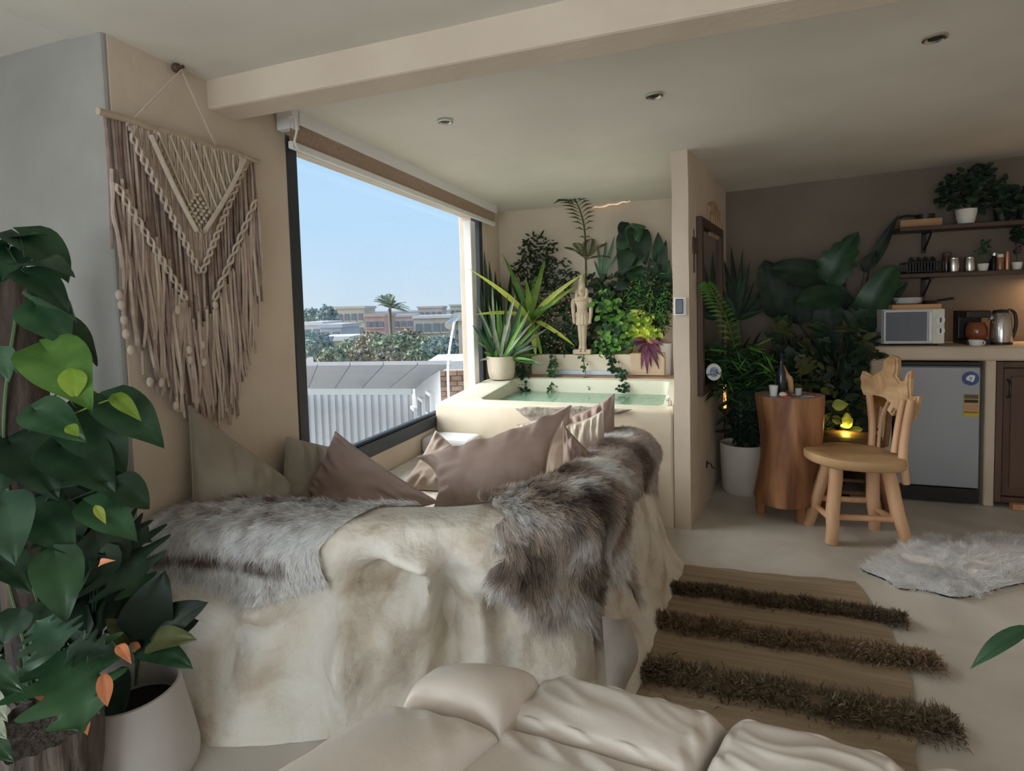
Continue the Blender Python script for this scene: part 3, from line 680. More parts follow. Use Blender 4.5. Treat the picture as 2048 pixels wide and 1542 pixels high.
# white standpipe seen through the right of the window
q_ = [at(898, 812, x=-2.3) * A([1, 1, 0]) + A([0, 0, .301])] + [at(x_, y_, x=-2.3) for x_, y_ in ((898, 812), (896, 740), (899, 700), (908, 648), (912, 640), (918, 632))]
st = thing('garden_shower', q_[0], 'thin white curved shower pipe outside the right of the window', 'pipe')
MB().tube(path(q_, 24), .012, 8).build('pipe', M['white'], st, smooth=40)
hd = [at(x_, y_, x=-2.3) for x_, y_ in ((918, 632), (905, 640), (896, 652))]
MB().tube(path(hd, 8), [.010, .012, .015, .018, .022, .028, .034, .036], 10).build('shower_head', M['steel'], st, smooth=40)
# ------------------------------------------------------------------ cushions
M['c_mauve'] = mat('mauve_velvet', (.33, .235, .20), (.41, .30, .26), rough=.75, scale=5, bump=.25, bscale=14, bdist=.012)
M['c_brown'] = mat('taupe_cotton', (.32, .245, .20), (.38, .30, .25), rough=.85, scale=5, bump=.25, bscale=14, bdist=.012)
M['c_green'] = mat('grey_green_cotton', (.31, .275, .225), (.37, .335, .28), rough=.85, scale=5, bump=.25, bscale=12, bdist=.012)
M['c_beige'] = mat('beige_linen', (.46, .375, .31), (.54, .45, .375), rough=.9, scale=6, bump=.25, bscale=16, bdist=.01)
M['c_cream'] = mat('cream_linen', (.56, .485, .41), (.64, .56, .48), rough=.9, scale=6, bump=.2, bscale=16, bdist=.01)

def pillow(label, corners, thick, m, pinch=.10, wr=.017, piping=None, seed=0, name='cushion'):
    """corners: bottom-left, bottom-right, top-right, top-left in the room"""
    c = [A(q, float) for q in corners]; cen = sum(c) / 4
    nn = unit(np.cross(c[1] - c[0] + c[2] - c[3], c[3] - c[0] + c[2] - c[1]))
    if nn.dot(CAM - cen) < 0: nn = -nn
    def pt(u, v, sg):
        k = pinch * 1.6
        uu = u * (1 - k * (1 - v * v) * .5 * abs(u) ** .5); vv = v * (1 - k * (1 - u * u) * .5 * abs(v) ** .5)
        a, b = (uu + 1) / 2, (vv + 1) / 2
        p = c[0] * (1 - a) * (1 - b) + c[1] * a * (1 - b) + c[2] * a * b + c[3] * (1 - a) * b
        h = max(0, (1 - u * u) * (1 - v * v)) ** .42
        ed = (abs(u) ** 3 + abs(v) ** 3) * .5
        g = noise.noise(Vector((u * 2 + seed, v * 2, seed * 3.1))) * 1.3
        rad = math.atan2(v, u)
        fold = math.sin(rad * 11 + seed + 2.5 * g) * ed * (1 - max(abs(u), abs(v)) ** 12) * .9 + g * .6 * (1 - ed)
        # creases run in from the long edges
        fold += (math.sin(u * 15 + seed * 2 + 2 * g) + .35 * math.sin(u * 31 + seed)) * max(0, abs(v) - .30) * (1 - abs(v) ** 14) * 1.15 + math.sin(v * 11 + seed + 2 * g) * max(0, abs(u) - .55) * (1 - abs(u) ** 14) * .9
        return p + nn * (sg * thick * h + wr * fold * h ** .3 * sg)
    us = [math.sin(x * math.pi / 2) for x in L(-1, 1, 56)]
    p = thing(name, A([cen[0], cen[1], min(q[2] for q in c)]), label, 'cushion', 'cushions in the carved bench')
    mb = MB()
    mb.grid(lambda u, v: pt(u, v, 1), us, us); mb.grid(lambda u, v: pt(u, v, -1), us, us)
    o = mb.build('cover', m, p, smooth=70, fix=False)
    bm = bmesh.new(); bm.from_mesh(o.data); bmesh.ops.remove_doubles(bm, verts=bm.verts, dist=.0006); bmesh.ops.recalc_face_normals(bm, faces=bm.faces); bm.to_mesh(o.data); bm.free(); o.data.shade_smooth()
    ring = [pt(u, -1, 0) for u in us] + [pt(1, v, 0) for v in us[1:]] + [pt(u, 1, 0) for u in us[::-1][1:]] + [pt(-1, v, 0) for v in us[::-1][1:]]
    MB().tube(ring, .0045, 5, caps=False).build('seam', piping or m, p, smooth=60)
    return p
def q(px, py, y): return at(px, py, y=y)
zs_ = .405
wx = lambda px, py, o: at(px, py, x=XW + o)
def onto(p, z=zs_): p = A(p); p[2] = z; return p
pillow('large grey-green cushion leaning in the wall corner left of the window', [onto(wx(380, 990, .08)), onto(wx(560, 985, .20)), wx(583, 966, .13), wx(378, 812, .045)], .06, M['c_green'], seed=1, pinch=.03)
pillow('small dark taupe cushion against the window jamb', [onto(wx(556, 985, .075)), onto(wx(668, 985, .085)), wx(668, 898, .075), wx(574, 876, .055)], .05, M['c_green'], seed=2, pinch=.0)
pillow('mauve-brown cushion standing on its corner in front of the window', [onto(q(720, 1090, 1.78), .41), q(874, 1004, 1.80), q(671, 864, 1.98), q(606, 996, 1.86)], .070, M['c_mauve'], seed=3, pinch=.10)
pillow('beige linen cushion with pale piping below the window sill', [onto(q(800, 985, 2.35)), onto(q(945, 985, 2.38)), q(975, 945, 2.52), q(872, 862, 2.60)], .06, M['c_brown'], seed=4, piping=M['c_cream'])
pillow('wide mauve velvet cushion lying in front, the largest of the bench', [q(868, 1018, 1.80), q(1100, 1030, 1.86), q(1142, 812, 2.14), q(834, 915, 1.98)], .088, M['c_mauve'], seed=5, pinch=.26, wr=.020)
pillow('dusty mauve cushion whose corner peeks up behind the wide velvet one', [onto(q(1030, 930, 2.45)), onto(q(1150, 950, 2.45)), q(1138, 812, 2.58), q(1035, 850, 2.58)], .06, M['c_beige'], seed=6)
pillow('cream linen cushion between two dark ones at the right', [onto(q(1150, 950, 2.42), .42), onto(q(1215, 940, 2.44), .42), q(1206, 822, 2.54), q(1128, 850, 2.54)], .05, M['c_cream'], seed=7)
pillow('tall dark mauve cushion leaning highest by the tub', [onto(q(1160, 930, 2.62)), onto(q(1235, 925, 2.60)), q(1228, 788, 2.72), q(1128, 838, 2.70)], .07, M['c_mauve'], seed=8)
pillow('dark taupe cushion wedged beside the right parapet', [onto(q(1118, 985, 2.14), .43), onto(q(1185, 990, 2.16), .43), q(1208, 935, 2.26), q(1128, 852, 2.24)], .06, M['c_mauve'], seed=9, pinch=.05)

# ------------------------------------------------------------------ fur
def fur_strands(name, P, N, D, C, ln, wd, parent, m, curl=.5, seg=2, seed=1, lift0=.55, clump=.5, cell=.024):
    """P roots, N normals, D combing direction, C colours; ln length(s)"""
    g = np.random.default_rng(seed); n = len(P)
    ln = np.broadcast_to(np.asarray(ln, float).reshape(-1, 1), (n, 1)) * (.6 + .7 * g.random((n, 1)))
    dj = D + g.normal(size=(n, 3)) * .28; dj /= np.linalg.norm(dj, axis=1)[:, None]
    lift = lift0 + .35 * g.random((n, 1))
    d1 = N * lift + dj * (1 - lift) * 1.3; d1 /= np.linalg.norm(d1, axis=1)[:, None]
    d2 = dj * (.75 + curl * g.normal(size=(n, 1)) * .3) + N * .18 + g.normal(size=(n, 3)) * .15; d2 /= np.linalg.norm(d2, axis=1)[:, None]
    mid = P + d1 * ln * .42; tip = mid + d2 * ln * .62
    # neighbouring hairs gather into locks
    key = np.floor((P + g.normal(size=(n, 3)) * cell * .18) / cell).astype(np.int64); _, inv = np.unique(key @ A([73856093, 19349663, 83492791]), return_inverse=True); inv = inv.ravel()
    cnt = np.bincount(inv).astype(float)[:, None]
    ct = np.stack([np.bincount(inv, weights=tip[:, k]) for k in range(3)], 1) / cnt
    ct = ct + g.normal(size=ct.shape) * cell * .30
    tip = tip * (1 - clump) + ct[inv] * clump; mid = mid * (1 - clump * .35) + (ct[inv] * .5 + P * .5) * clump * .35
    C = C * (.88 + .24 * g.random((len(cnt), 1)))[inv]
    sd = np.cross(N, dj) + g.normal(size=(n, 3)) * .5; sd /= np.linalg.norm(sd, axis=1)[:, None]
    w = wd * (.7 + .6 * g.random((n, 1)))
    V = np.stack([P - sd * w, P + sd * w, mid + sd * w * .8, mid - sd * w * .8, tip + sd * w * .18, tip - sd * w * .18], 1).reshape(-1, 3)
    b = np.arange(n)[:, None] * 6
    F = np.concatenate([b + A([0, 1, 2, 3]), b + A([3, 2, 4, 5])], 0)
    cc = np.repeat(C * (.85 + .3 * g.random((n, 1))), 6, axis=0)
    sh = np.tile(A([.9, .9, 1, 1, 1.05, 1.05]), n)[:, None]
    o = fast_mesh(name, V, F, m, parent, colors=np.clip(cc * sh, 0, 1)); o['kind'] = 'stuff'
    return o
M['fur'] = colmat('fur_fibre', rough=.7)

def hide(label, smap, n, length, colf, seed, nu=46, nv=46, off=.012, comb=None, wd=.0011, inside=None, cat='throw', name='fur_throw', curl=.5, lift0=.55, clump=.5, cell=.024, hm='hide'):
    """a hide laid on the bench; smap(u,v) -> (s,c) on the bench section"""
    t = None
    us, vs = L(0, 1, nu), L(0, 1, nv)
    def g(u, v):
        s, c = smap(u, v); s = min(max(s, .02), 9.98); c = min(max(c, .02), .98)
        return bench_pt(s, c), bench_n(s, c)
    Pg = np.zeros((nu, nv, 3)); Ng = np.zeros((nu, nv, 3))
    for i, u in enumerate(us):
        for j, v in enumerate(vs):
            Pg[i, j], Ng[i, j] = g(u, v)
    cen = Pg.reshape(-1, 3).mean(0)
    if Ng[nu // 2, nv // 2].dot(CAM - Pg[nu // 2, nv // 2]) < 0: Ng = -Ng
    Pg = Pg + Ng * off
    t = thing(name, A([cen[0], cen[1], Pg[..., 2].min()]), label, cat)
    F = [(i * nv + j, (i + 1) * nv + j, (i + 1) * nv + j + 1, i * nv + j + 1) for i in range(nu - 1) for j in range(nv - 1)]
    keep = F
    if inside is not None:
        keep = [f for f in F if all(inside(us[k // nv], vs[k % nv]) for k in f)]
    mb = MB(); mb.add(Pg.reshape(-1, 3), keep)
    base = mb.build('hide', M[hm], t, smooth=80, fix=False)
    g_ = np.random.default_rng(seed); uv = g_.random((int(n * 1.6), 2))
    if inside is not None: uv = A([q_ for q_ in uv if inside(q_[0], q_[1])])
    uv = uv[:n]; n = len(uv)
    fi = uv[:, 0] * (nu - 1); fj = uv[:, 1] * (nv - 1); i0 = np.minimum(fi.astype(int), nu - 2); j0 = np.minimum(fj.astype(int), nv - 2); a = (fi - i0)[:, None]; b = (fj - j0)[:, None]
    lerp = lambda G: G[i0, j0] * (1 - a) * (1 - b) + G[i0 + 1, j0] * a * (1 - b) + G[i0, j0 + 1] * (1 - a) * b + G[i0 + 1, j0 + 1] * a * b
    P = lerp(Pg); N = lerp(Ng); N /= np.linalg.norm(N, axis=1)[:, None]
    # combed towards the hem
    dv = np.gradient(Pg, axis=1); du = np.gradient(Pg, axis=0)
    cu, cv = comb if comb else (0, -1)
    D = lerp(du) * cu * nu + lerp(dv) * cv * nv
    D += .5 * np.stack([A([noise.noise(Vector(tuple(p * 6 + o_))) for p in P]) for o_ in (0, 11, 23)], 1) * np.linalg.norm(D, axis=1)[:, None]
    D -= N * (D * N).sum(1)[:, None]; D /= np.linalg.norm(D, axis=1)[:, None] + 1e-9
    C = A([colf(u, v, p) for (u, v), p in zip(uv, P)])
    fur_strands('fur', P, N, D, C, length, wd, t, M['fur'], curl=curl, seed=seed, lift0=lift0, clump=clump, cell=cell)
    return t
M['hide'] = mat('hide_backing', (.62, .57, .53), (.72, .67, .63), rough=.9, scale=5)
M['hide_w'] = mat('white_hide_backing', (.86, .85, .845), (.92, .91, .905), rough=.9, scale=5)
def mixc(a, b, t): t = min(1, max(0, t)); return A(a) * (1 - t) + A(b) * t
WHT, GRY, BRN, DRK, TAN_ = (.97, .965, .965), (.60, .55, .54), (.25, .18, .155), (.10, .072, .062), (.66, .56, .48)
# left throw: white-grey with dark bands along the back and near the hem
def colL(u, v, p):
    n1 = noise.noise(Vector(tuple(p * 9))); n2 = noise.noise(Vector((p[0] * 30, p[1] * 30, p[2] * 14)))
    vv = v + .05 * n1
    c = mixc(WHT, GRY, .05 + .8 * n2 + .6 * n1)
    c = mixc(c, BRN, (.75 + 1.3 * n2) * math.exp(-((vv - .90) / .10) ** 2))
    c = mixc(c, BRN, (.95 + n2) * math.exp(-((vv - .22) / .055) ** 2) * (1 if .1 < u < .86 else .2))
    c = mixc(c, GRY, (.5 + n2) * math.exp(-((vv - .62) / .10) ** 2) * .7)
    if u > .88: c = mixc(c, WHT, .8)
    return c
def mapL(u, v):
    # hem slants: right edge runs from the inner rim far right to the hem further left
    s1 = 1.52 + .45 * max(0, v - .30) / .70 + .30 * max(0, v - .86) / .14
    s = .06 + (s1 - .06) * u
    hem = .265 + .02 * math.sin(u * 7) 
    c = hem + (.80 - hem) * v
    return s, c
hide('pale grey-white fur throw with dark bands draped over the left of the bench', mapL, 32000, .032, colL, 5, wd=.0014, lift0=.05, clump=.4, cell=.018, hm='hide_w')
# right throw, nearest the viewer: shaggy brown, grey and white
def colR(u, v, p):
    n1 = noise.noise(Vector(tuple(p * 6.5))); n2 = noise.noise(Vector((p[0] * 16, p[1] * 16, p[2] * 7)))
    n3 = noise.noise(Vector((p[0] * 45, p[1] * 45, p[2] * 16)))
    c = mixc(TAN_, BRN, .12 + 1.2 * n2 + .8 * n3)
    c = mixc(c, DRK, 1.3 * max(0, n1 - .02) + .35 * n3)
    c = mixc(c, WHT, 2.4 * max(0, -n1 - .0 + .3 * n3))
    c = mixc(c, DRK, .8 * math.exp(-((u - .55) / .10) ** 2) * (v < .7))
    if v < .12: c = mixc(c, WHT, .5 + n2)
    return c
def mapR(u, v):
    s = 3.38 - .62 * (1 - v) + (2.7 + .62 * (1 - v)) * u
    hem = .20 - .06 * max(0, u - .6) / .4 + .05 * math.sin(u * 9 + 1) + .03 * math.sin(u * 23) - (.02 if u > .7 else 0)
    return s + .1 * math.sin(v * 5), hem + (.80 - hem) * v
def insR(u, v):
    w = .045 * math.sin(v * 11) + .03 * math.sin(v * 23 + 1)
    return u > .02 + w + .12 * max(0, v - .75) and u < .97 + w
hide('shaggy brown and white fur throw over the near right bench corner', mapR, 56000, .062, colR, 6, wd=.0015, inside=insR, curl=1.0, lift0=.22, clump=.62, cell=.026)
# second hide further back along the right parapet: smooth greyish with brown patch
def colB(u, v, p):
    n1 = noise.noise(Vector(tuple(p * 7))); n2 = noise.noise(Vector(tuple(p * 26)))
    c = mixc(TAN_, GRY, .5 + n2)
    c = mixc(c, WHT, 1.6 * math.exp(-((u - .60) / .16) ** 2) * (v > .6) + n2 * .5)
    c = mixc(c, BRN, 1.2 * math.exp(-((u - .96) / .12) ** 2) + 1.0 * math.exp(-((u - .30) / .07) ** 2) + .9 * max(0, n1))
    if v < .55: c = mixc(c, BRN, .30 + n1)
    return c
def mapB(u, v):
    hem = .26 + .04 * math.sin(u * 8)
    return 5.75 + 3.75 * u, hem + (.90 - hem) * v
hide('smooth grey and brown fur hide along the right parapet towards the tub', mapB, 34000, .026, colB, 8, wd=.0012, lift0=.18, clump=.3)
# pale underside flap of the near throw hanging to the foot of the corner
flp = [at(1203, 1225, y=1.60), at(1255, 1230, y=1.66), at(1275, 1300, y=1.655), at(1250, 1372, y=1.66), at(1214, 1375, y=1.63), at(1208, 1300, y=1.62)]
fl = thing('hide_flap', flp[3], 'pale smooth leg flap of hide hanging at the bench corner', 'hide')
def flap(u, v):
    a = crom([flp[0], flp[5], flp[4]], u * 2); b = crom([flp[1], flp[2], flp[3]], u * 2)
    p = a * (1 - v) + b * v
    return p + A([.25, -.95, 0]) * (-.012 * (1 - 4 * (v - .5) ** 2) - .018 + .006 * math.sin(u * 9)) * -1
mbf = MB().grid(flap, L(0, 1, 16), L(0, 1, 8)); mbf.build('skin', mat('hide_skin', (.36, .33, .31), (.46, .42, .39), rough=.8, scale=9, bump=.3, bscale=20), fl, smooth=80, fix=False)
# a small fluffy cushion: fur strands over a pillow
fc = [onto(q(1000, 930, 2.62)), onto(q(1110, 930, 2.62)), q(1112, 840, 2.74), q(1010, 868, 2.74)]
fp = pillow('fluffy grey and brown fur cushion behind the wide velvet one', fc, .06, M['hide'], seed=12)
gF = np.random.default_rng(3); uvf = gF.uniform(-.97, .97, (9000, 2))
nnf = unit(np.cross(fc[1] - fc[0], fc[3] - fc[0])); nnf = nnf if nnf.dot(CAM - fc[0]) > 0 else -nnf
a_, b_ = (uvf[:, :1] + 1) / 2, (uvf[:, 1:] + 1) / 2
Pf = fc[0] * (1 - a_) * (1 - b_) + fc[1] * a_ * (1 - b_) + fc[2] * a_ * b_ + fc[3] * (1 - a_) * b_ + nnf * (.06 * ((1 - uvf[:, :1] ** 2) * (1 - uvf[:, 1:] ** 2)) ** .42)
Nf = nnf + (Pf - sum(fc) / 4) * 3; Nf /= np.linalg.norm(Nf, axis=1)[:, None]
Df = np.tile(A([.3, 0, -1.]), (len(Pf), 1)) 
Cf = A([mixc(WHT, BRN, .4 + 1.4 * noise.noise(Vector((p[0] * 9, p[1] * 9, p[2] * 22)))) for p in Pf])
fur_strands('fur', Pf, Nf, Df, Cf, .035, .0011, fp, M['fur'], seed=4)

# ------------------------------------------------------------------ white fur rug on the floor
ro = [at(x_, y_, z=0)[:2] for x_, y_ in ((1722, 1138), (1760, 1122), (1800, 1100), (1842, 1085), (1890, 1083), (1950, 1076), (2030, 1075), (2120, 1080), (2170, 1110), (2130, 1145), (2060, 1165), (2010, 1175), (1950, 1192), (1905, 1196), (1850, 1182), (1800, 1178), (1770, 1160))]
rc = sum(ro) / len(ro)
rug = thing('fur_rug', A([rc[0], rc[1], 0]), 'white shaggy fur rug on the floor at the right', 'rug')
def rugp(u, v):
    k = v % 1 * len(ro); i = int(k) % len(ro); f = k - int(k)
    p = crom([ro[(i + j) % len(ro)] for j in (-1, 0, 1, 2)], 1 + f)
    p2 = rc + (p - rc) * u
    return A([p2[0], p2[1], .006 + .028 * (1 - u ** 6) + .010 * noise.noise(Vector((p2[0] * 7, p2[1] * 7, 0))) * (1 - u ** 4)])
MB().grid(rugp, L(.001, 1, 14), L(0, 1, 60)[:-1], closed_v=True).build('hide', mat('rug_hide', (.90, .90, .91), rough=.9), rug, smooth=70, fix=False)
MB().grid(lambda u, v: rugp(u, v) * A([1, 1, 0]) + A([0, 0, .003]), [.9, 1.012], L(0, 1, 60)[:-1], closed_v=True).build('border', M['black'], rug, fix=False)
gR = np.random.default_rng(9); nR = 17000
uR = np.sqrt(gR.random(nR)); vR = gR.random(nR)
Pr = A([rugp(u, v) for u, v in zip(uR, vR)])
Nr = np.tile(A([0, 0, 1.]), (nR, 1)); Dr = np.c_[Pr[:, 0] - rc[0], Pr[:, 1] - rc[1], np.zeros(nR)] + np.c_[[[noise.noise(Vector((p[0] * 8, p[1] * 8, o_))) * .35 for o_ in (0, 5, 9)] for p in Pr]]
Dr /= np.linalg.norm(Dr, axis=1)[:, None] + 1e-9
Cr = A([mixc((1.0, 1.0, 1.0), (.90, .90, .93), .3 + 1.2 * noise.noise(Vector((p[0] * 14, p[1] * 14, 1)))) for p in Pr])
fur_strands('fur', Pr, Nr, Dr, Cr, .042, .0013, rug, M['fur'], seed=10, lift0=.10, clump=.5, cell=.03)

# ------------------------------------------------------------------ woven rug with three tufted bands
wr = thing('woven_rug', (.2, 2.0, 0), 'flat brown woven rug with three shaggy tufted bands', 'rug')
M['weave'] = mat('brown_flatweave', (.30, .225, .15), (.42, .325, .22), rough=.9, scale=5, stretch=(.4, 9, 1), bump=.5, bscale=70, bdist=.004)
RL = [(-.10, 2.74), (-.14, 2.5), (-.19, 2.2), (-.21, 1.9), (-.225, 1.4), (-.23, 1.15)]; RR = [(.675, 2.79), (.70, 2.5), (.685, 2.2), (.63, 1.9), (.57, 1.7), (.50, 1.15)]
def wrp(u, v):
    a, b = crom(RL, u * 5), crom(RR, u * 5); p = a * (1 - v) + b * v
    return (p[0] + .006 * math.sin(u * 30), p[1] + .004 * math.sin(v * 25), .008 + .002 * math.sin(v * 9 + u * 7))
mb = MB().grid(wrp, L(0, 1, 90), L(0, 1, 50)); mb.grid(lambda u, v: A(wrp(u, v)) * A([1, 1, 0]) + A([0, 0, .002]), [0, 1], L(0, 1, 10))
mb.build('flatweave', M['weave'], wr, smooth=60, fix=False)
M['stripe'] = mat('dark_weft_stripe', (.13, .09, .055), (.18, .125, .08), rough=.95, scale=40)
def yline(y0_, x): return y0_
TUFT = (.085, .06, .037)
for k, (yc_, hw, xa, xb, colr) in enumerate(((2.49, .036, -.12, .78, (.23, .18, .125)), (2.21, .048, -.165, .80, (.34, .25, .165)), (1.885, .062, -.195, .73, (.26, .205, .14)))):
    nT = 8000
    g = np.random.default_rng(30 + k); xs = g.uniform(xa, xb, nT); yw = g.normal(size=nT) * hw * .5
    wob = A([.022 * noise.noise(Vector((x_ * 6, k, 0))) for x_ in xs]); lump = A([.75 + .6 * noise.noise(Vector((x_ * 13, k + 4, 0))) for x_ in xs])
    P = np.c_[xs, yc_ + wob + yw, .008 + .038 * lump * np.exp(-(yw / hw / .7) ** 2) * g.random(nT)]
    N = np.tile(A([0, 0, 1.]), (nT, 1)); D = np.c_[g.normal(size=nT), yw / hw * 2 + g.normal(size=nT) * .5, g.normal(size=nT) * .25]
    D /= np.linalg.norm(D, axis=1)[:, None]
    lt = g.random((nT, 1)); C = A(colr) * (.55 + .9 * lt) + A([.14, .11, .08]) * (lt > (.93 if k != 1 else .84)) 
    o = fur_strands('tuft_band', P, N, D, C, .034, .0026, wr, M['fur'], curl=2.0, seed=40 + k, lift0=.3, clump=.4, cell=.02)
    MB().grid(lambda u, v: (u, yc_ + (v - .5) * hw * 1.5 + .02 * noise.noise(Vector((u * 6, k, 0))), .014 + .02 * (1 - 4 * (v - .5) ** 2)), L(xa + .04, min(xb - .1, .66), 30), L(0, 1, 6)).build('tuft_core', M['stripe'], wr, smooth=60, fix=False)

# ------------------------------------------------------------------ the cream leather sofa under the viewer
M['leather'] = mat('cream_leather', (.74, .665, .605), (.80, .725, .665), rough=.42, scale=3, bump=.22, bscale=7, bdist=.02, detail=4, coat=.08)
sofa = thing('leather_sofa', (0, .7, 0), 'puffy cream leather sofa with wrinkled seats in the foreground', 'sofa')
def puff(name, quad, top, bot, round_=.07, wr=.012, seed=0, crown=.03, wdir=(1, 0), wf=14, n=70):
    """soft upholstered block: quad = plan corners ccw (near-left, near-right, far-right, far-left), tops may differ"""
    qd = [A(p, float) for p in quad]; tops = top if hasattr(top, '__len__') else [top] * 4
    def pl_(u, v):
        a, b = (u + 1) / 2, (v + 1) / 2
        w = [(1 - a) * (1 - b), a * (1 - b), a * b, (1 - a) * b]
        return sum(w_ * p for w_, p in zip(w, qd)), sum(w_ * t_ for w_, t_ in zip(w, tops))
    cen = sum(qd) / 4
    def f(i, j):
        u, v = i, j
        uu = max(-1, min(1, u)); vv = max(-1, min(1, v))
        p, t_ = pl_(uu, vv)
        e = max(abs(uu) , abs(vv)); 
        r = ((1 - abs(uu) ** 7) * (1 - abs(vv) ** 7)); h = max(r, 0) ** .38
        z = t_ - (round_) * (1 - h) * 2.2 + crown * (1 - uu * uu) * (1 - vv * vv)
        g = noise.noise(Vector((p[0] * 5 + seed, p[1] * 5, seed)))
        w = p[0] * wdir[0] + p[1] * wdir[1]; w2 = -p[0] * wdir[1] + p[1] * wdir[0]
        amp = .35 + .9 * abs(noise.noise(Vector((p[0] * 3.1, p[1] * 3.1, seed + 5))))
        fold = noise.noise(Vector((w * wf + 2 * g, w2 * wf * .25, seed + 9)))
        ridge = (1 - abs(fold) * 2.2)
        z += wr * amp * ridge * h + wr * .8 * g * h
        edge = max(0, e - .80) / .2
        z += wr * 1.1 * edge * (1 - edge) * 4 * math.sin((p[0] + p[1]) * 70 + 3 * g) * h
        return A([p[0], p[1], z])
    us = [math.copysign(1 - (1 - abs(x)) ** 1.7, x) for x in L(-1, 1, n)]
    mb = MB().grid(f, us, us)
    # sides down to the bottom
    def side(k, w):
        m_ = (n - 1)
        per = [(us[i], -1) for i in range(m_)] + [(1, us[i]) for i in range(m_)] + [(us[m_ - i], 1) for i in range(m_)] + [(-1, us[m_ - i]) for i in range(m_)]
        p = f(*per[int(w)]); d = unit(A([p[0] - cen[0], p[1] - cen[1], 0])); hgt = p[2] - bot
        bul = .02 * math.sin(math.pi * min(1, k)) * 1.0
        return A([p[0], p[1], p[2] - hgt * k]) + d * bul
    m4 = 4 * (n - 1)
    mb.grid(side, L(0, 1, 8), range(m4), closed_v=True)
    o = mb.build(name, M['leather'], sofa, smooth=85, fix=False)
    bm = bmesh.new(); bm.from_mesh(o.data); bmesh.ops.remove_doubles(bm, verts=bm.verts, dist=.0008); bmesh.ops.recalc_face_normals(bm, faces=bm.faces); bm.to_mesh(o.data); bm.free(); o.data.shade_smooth()
    return o
S = lambda px, py, z: at(px, py, z=z)[:2]
zS = .47
c1, c2, c3, c4 = S(1090, 1358, zS), S(1458, 1450, zS), S(1822, 1540, zS), S(2230, 1640, zS)
d1 = unit(S(880, 1542, zS) - c1) ; d2 = unit(S(1410, 1542, zS) - c2); dd = unit(d1 + d2); 
sl, g0 = .80, .006
gap = A([.006, 0])
sm = lambda c, d, k: c + d * k
# seat cushions: a front roll and a main pad each
for i, (a, b, s_) in enumerate(((c1, c2, 1), (c2, c3, 2), (c3, c4, 3))):
    da, db = (d1, d2 if i == 0 else dd)[i > 0 and 0 or 0] if False else d1, d1
    A0, B0 = a + gap, b - gap
    puff('seat_roll', [A0 + d1 * .17, B0 + d1 * .17, B0, A0], [zS + .026] * 2 + [zS + .030] * 2, .20, .020, .006, seed=s_ * 3, crown=.006, wdir=(.35, .93), wf=26, n=64)
    puff('seat_pad', [A0 + d1 * sl, B0 + d1 * sl, B0 + d1 * .175, A0 + d1 * .175], zS + .022, .20, .010, .008, seed=s_ * 5 + 1, crown=.004, wdir=(.5, .86), wf=17, n=80)
# armrest: main roll and rounded front cap
aw = .30
lft = A([-d1[1], d1[0]]); lft = lft if lft[0] < 0 else -lft
# armrest outline traced on its own heights
ar = [S(1086, 1362, .50), S(850, 1490, .50)]
far = S(880, 1345, .55)
p_fr, p_fl = S(1084, 1366, .49), S(862, 1352, .52)
p_sr, p_sl = S(1000, 1436, .53), S(800, 1392, .56)
dl = unit(S(610, 1520, .56) - p_sl); dr = d1
puff('arm_cap', [p_sl, p_sr, p_fr, p_fl], [.575, .54, .530, .545], .12, .030, .002, seed=21, crown=.028, wf=7, n=46)
puff('arm_roll', [p_sl + dl * .75, p_sr + dr * .75, p_sr + dr * .006, p_sl + dl * .006], [.60, .565, .545, .58], .12, .026, .003, seed=22, crown=.022, wf=8, n=60)
MB().prism([tuple(p) for p in (p_sl + dl * .72 + A([.03, 0]), c4 + d1 * .78, c4 + d1 * .06 - A([.03, 0]), c1 + d1 * .06, p_fl + A([.05, -.04]))], .05, .24).build('base', M['leather'], sofa, bevel=.02)
for x_, y_ in ((-.62, .42), (-.40, .85), (.55, .80), (.45, .35)): MB().lathe([(.02, 0), (.026, .01), (.028, .055)], (x_, y_, 0), 10).build('foot', M['wood_dk'], sofa)
# ------------------------------------------------------------------ macrame on the window wall
XM = XW + .016
mq = lambda px, py, o=0: at(px, py, x=XM + o)
mac = thing('macrame_hanging', mq(360, 560), 'large mauve-beige macrame wall hanging with long fringe on a wooden rod', 'wall hanging')
M['rope'] = mat('mauve_cotton_rope', (.47, .375, .325), (.56, .46, .40), rough=.95, scale=30, bump=.4, bscale=120, bdist=.003)
M['rope_lt'] = mat('beige_cotton_rope', (.56, .475, .395), (.64, .555, .47), rough=.95, scale=30, bump=.4, bscale=120, bdist=.003)
M['rope_dk'] = mat('dark_mauve_rope', (.26, .19, .175), (.35, .265, .24), rough=.95, scale=30, bump=.4, bscale=120, bdist=.003)
ra, rb_ = mq(196, 222, .012), mq(516, 322, .012)
MB().tube([ra + (rb_ - ra) * k / 8 + A([0, 0, .004 * math.sin(k * 2.2)]) for k in range(9)], [.011, .012, .011, .012, .012, .011, .012, .011, .010], 8).build('rod', mat('pale_branch_wood', (.44, .35, .26), (.52, .43, .33), rough=.7, scale=20), mac, smooth=40)
hk = mq(353, 136, .005)
MB().ball(hk, .016).tube([hk, hk + A([.03, 0, .0])], .006, 6).build('nail', M['wood_dk'], mac, smooth=50)
MB().tube([mq(265, 240, .012), hk + A([.02, 0, -.01]), mq(432, 292, .012)], .003, 5).build('hanging_cord', M['rope_lt'], mac)
y_of = lambda px: mq(px, 500)[1]
def rodz(y): f = (y - ra[1]) / (rb_[1] - ra[1]); return ra[2] + (rb_[2] - ra[2]) * f
ya, yb_ = ra[1] + .02, rb_[1] - .015; W_ = yb_ - ya
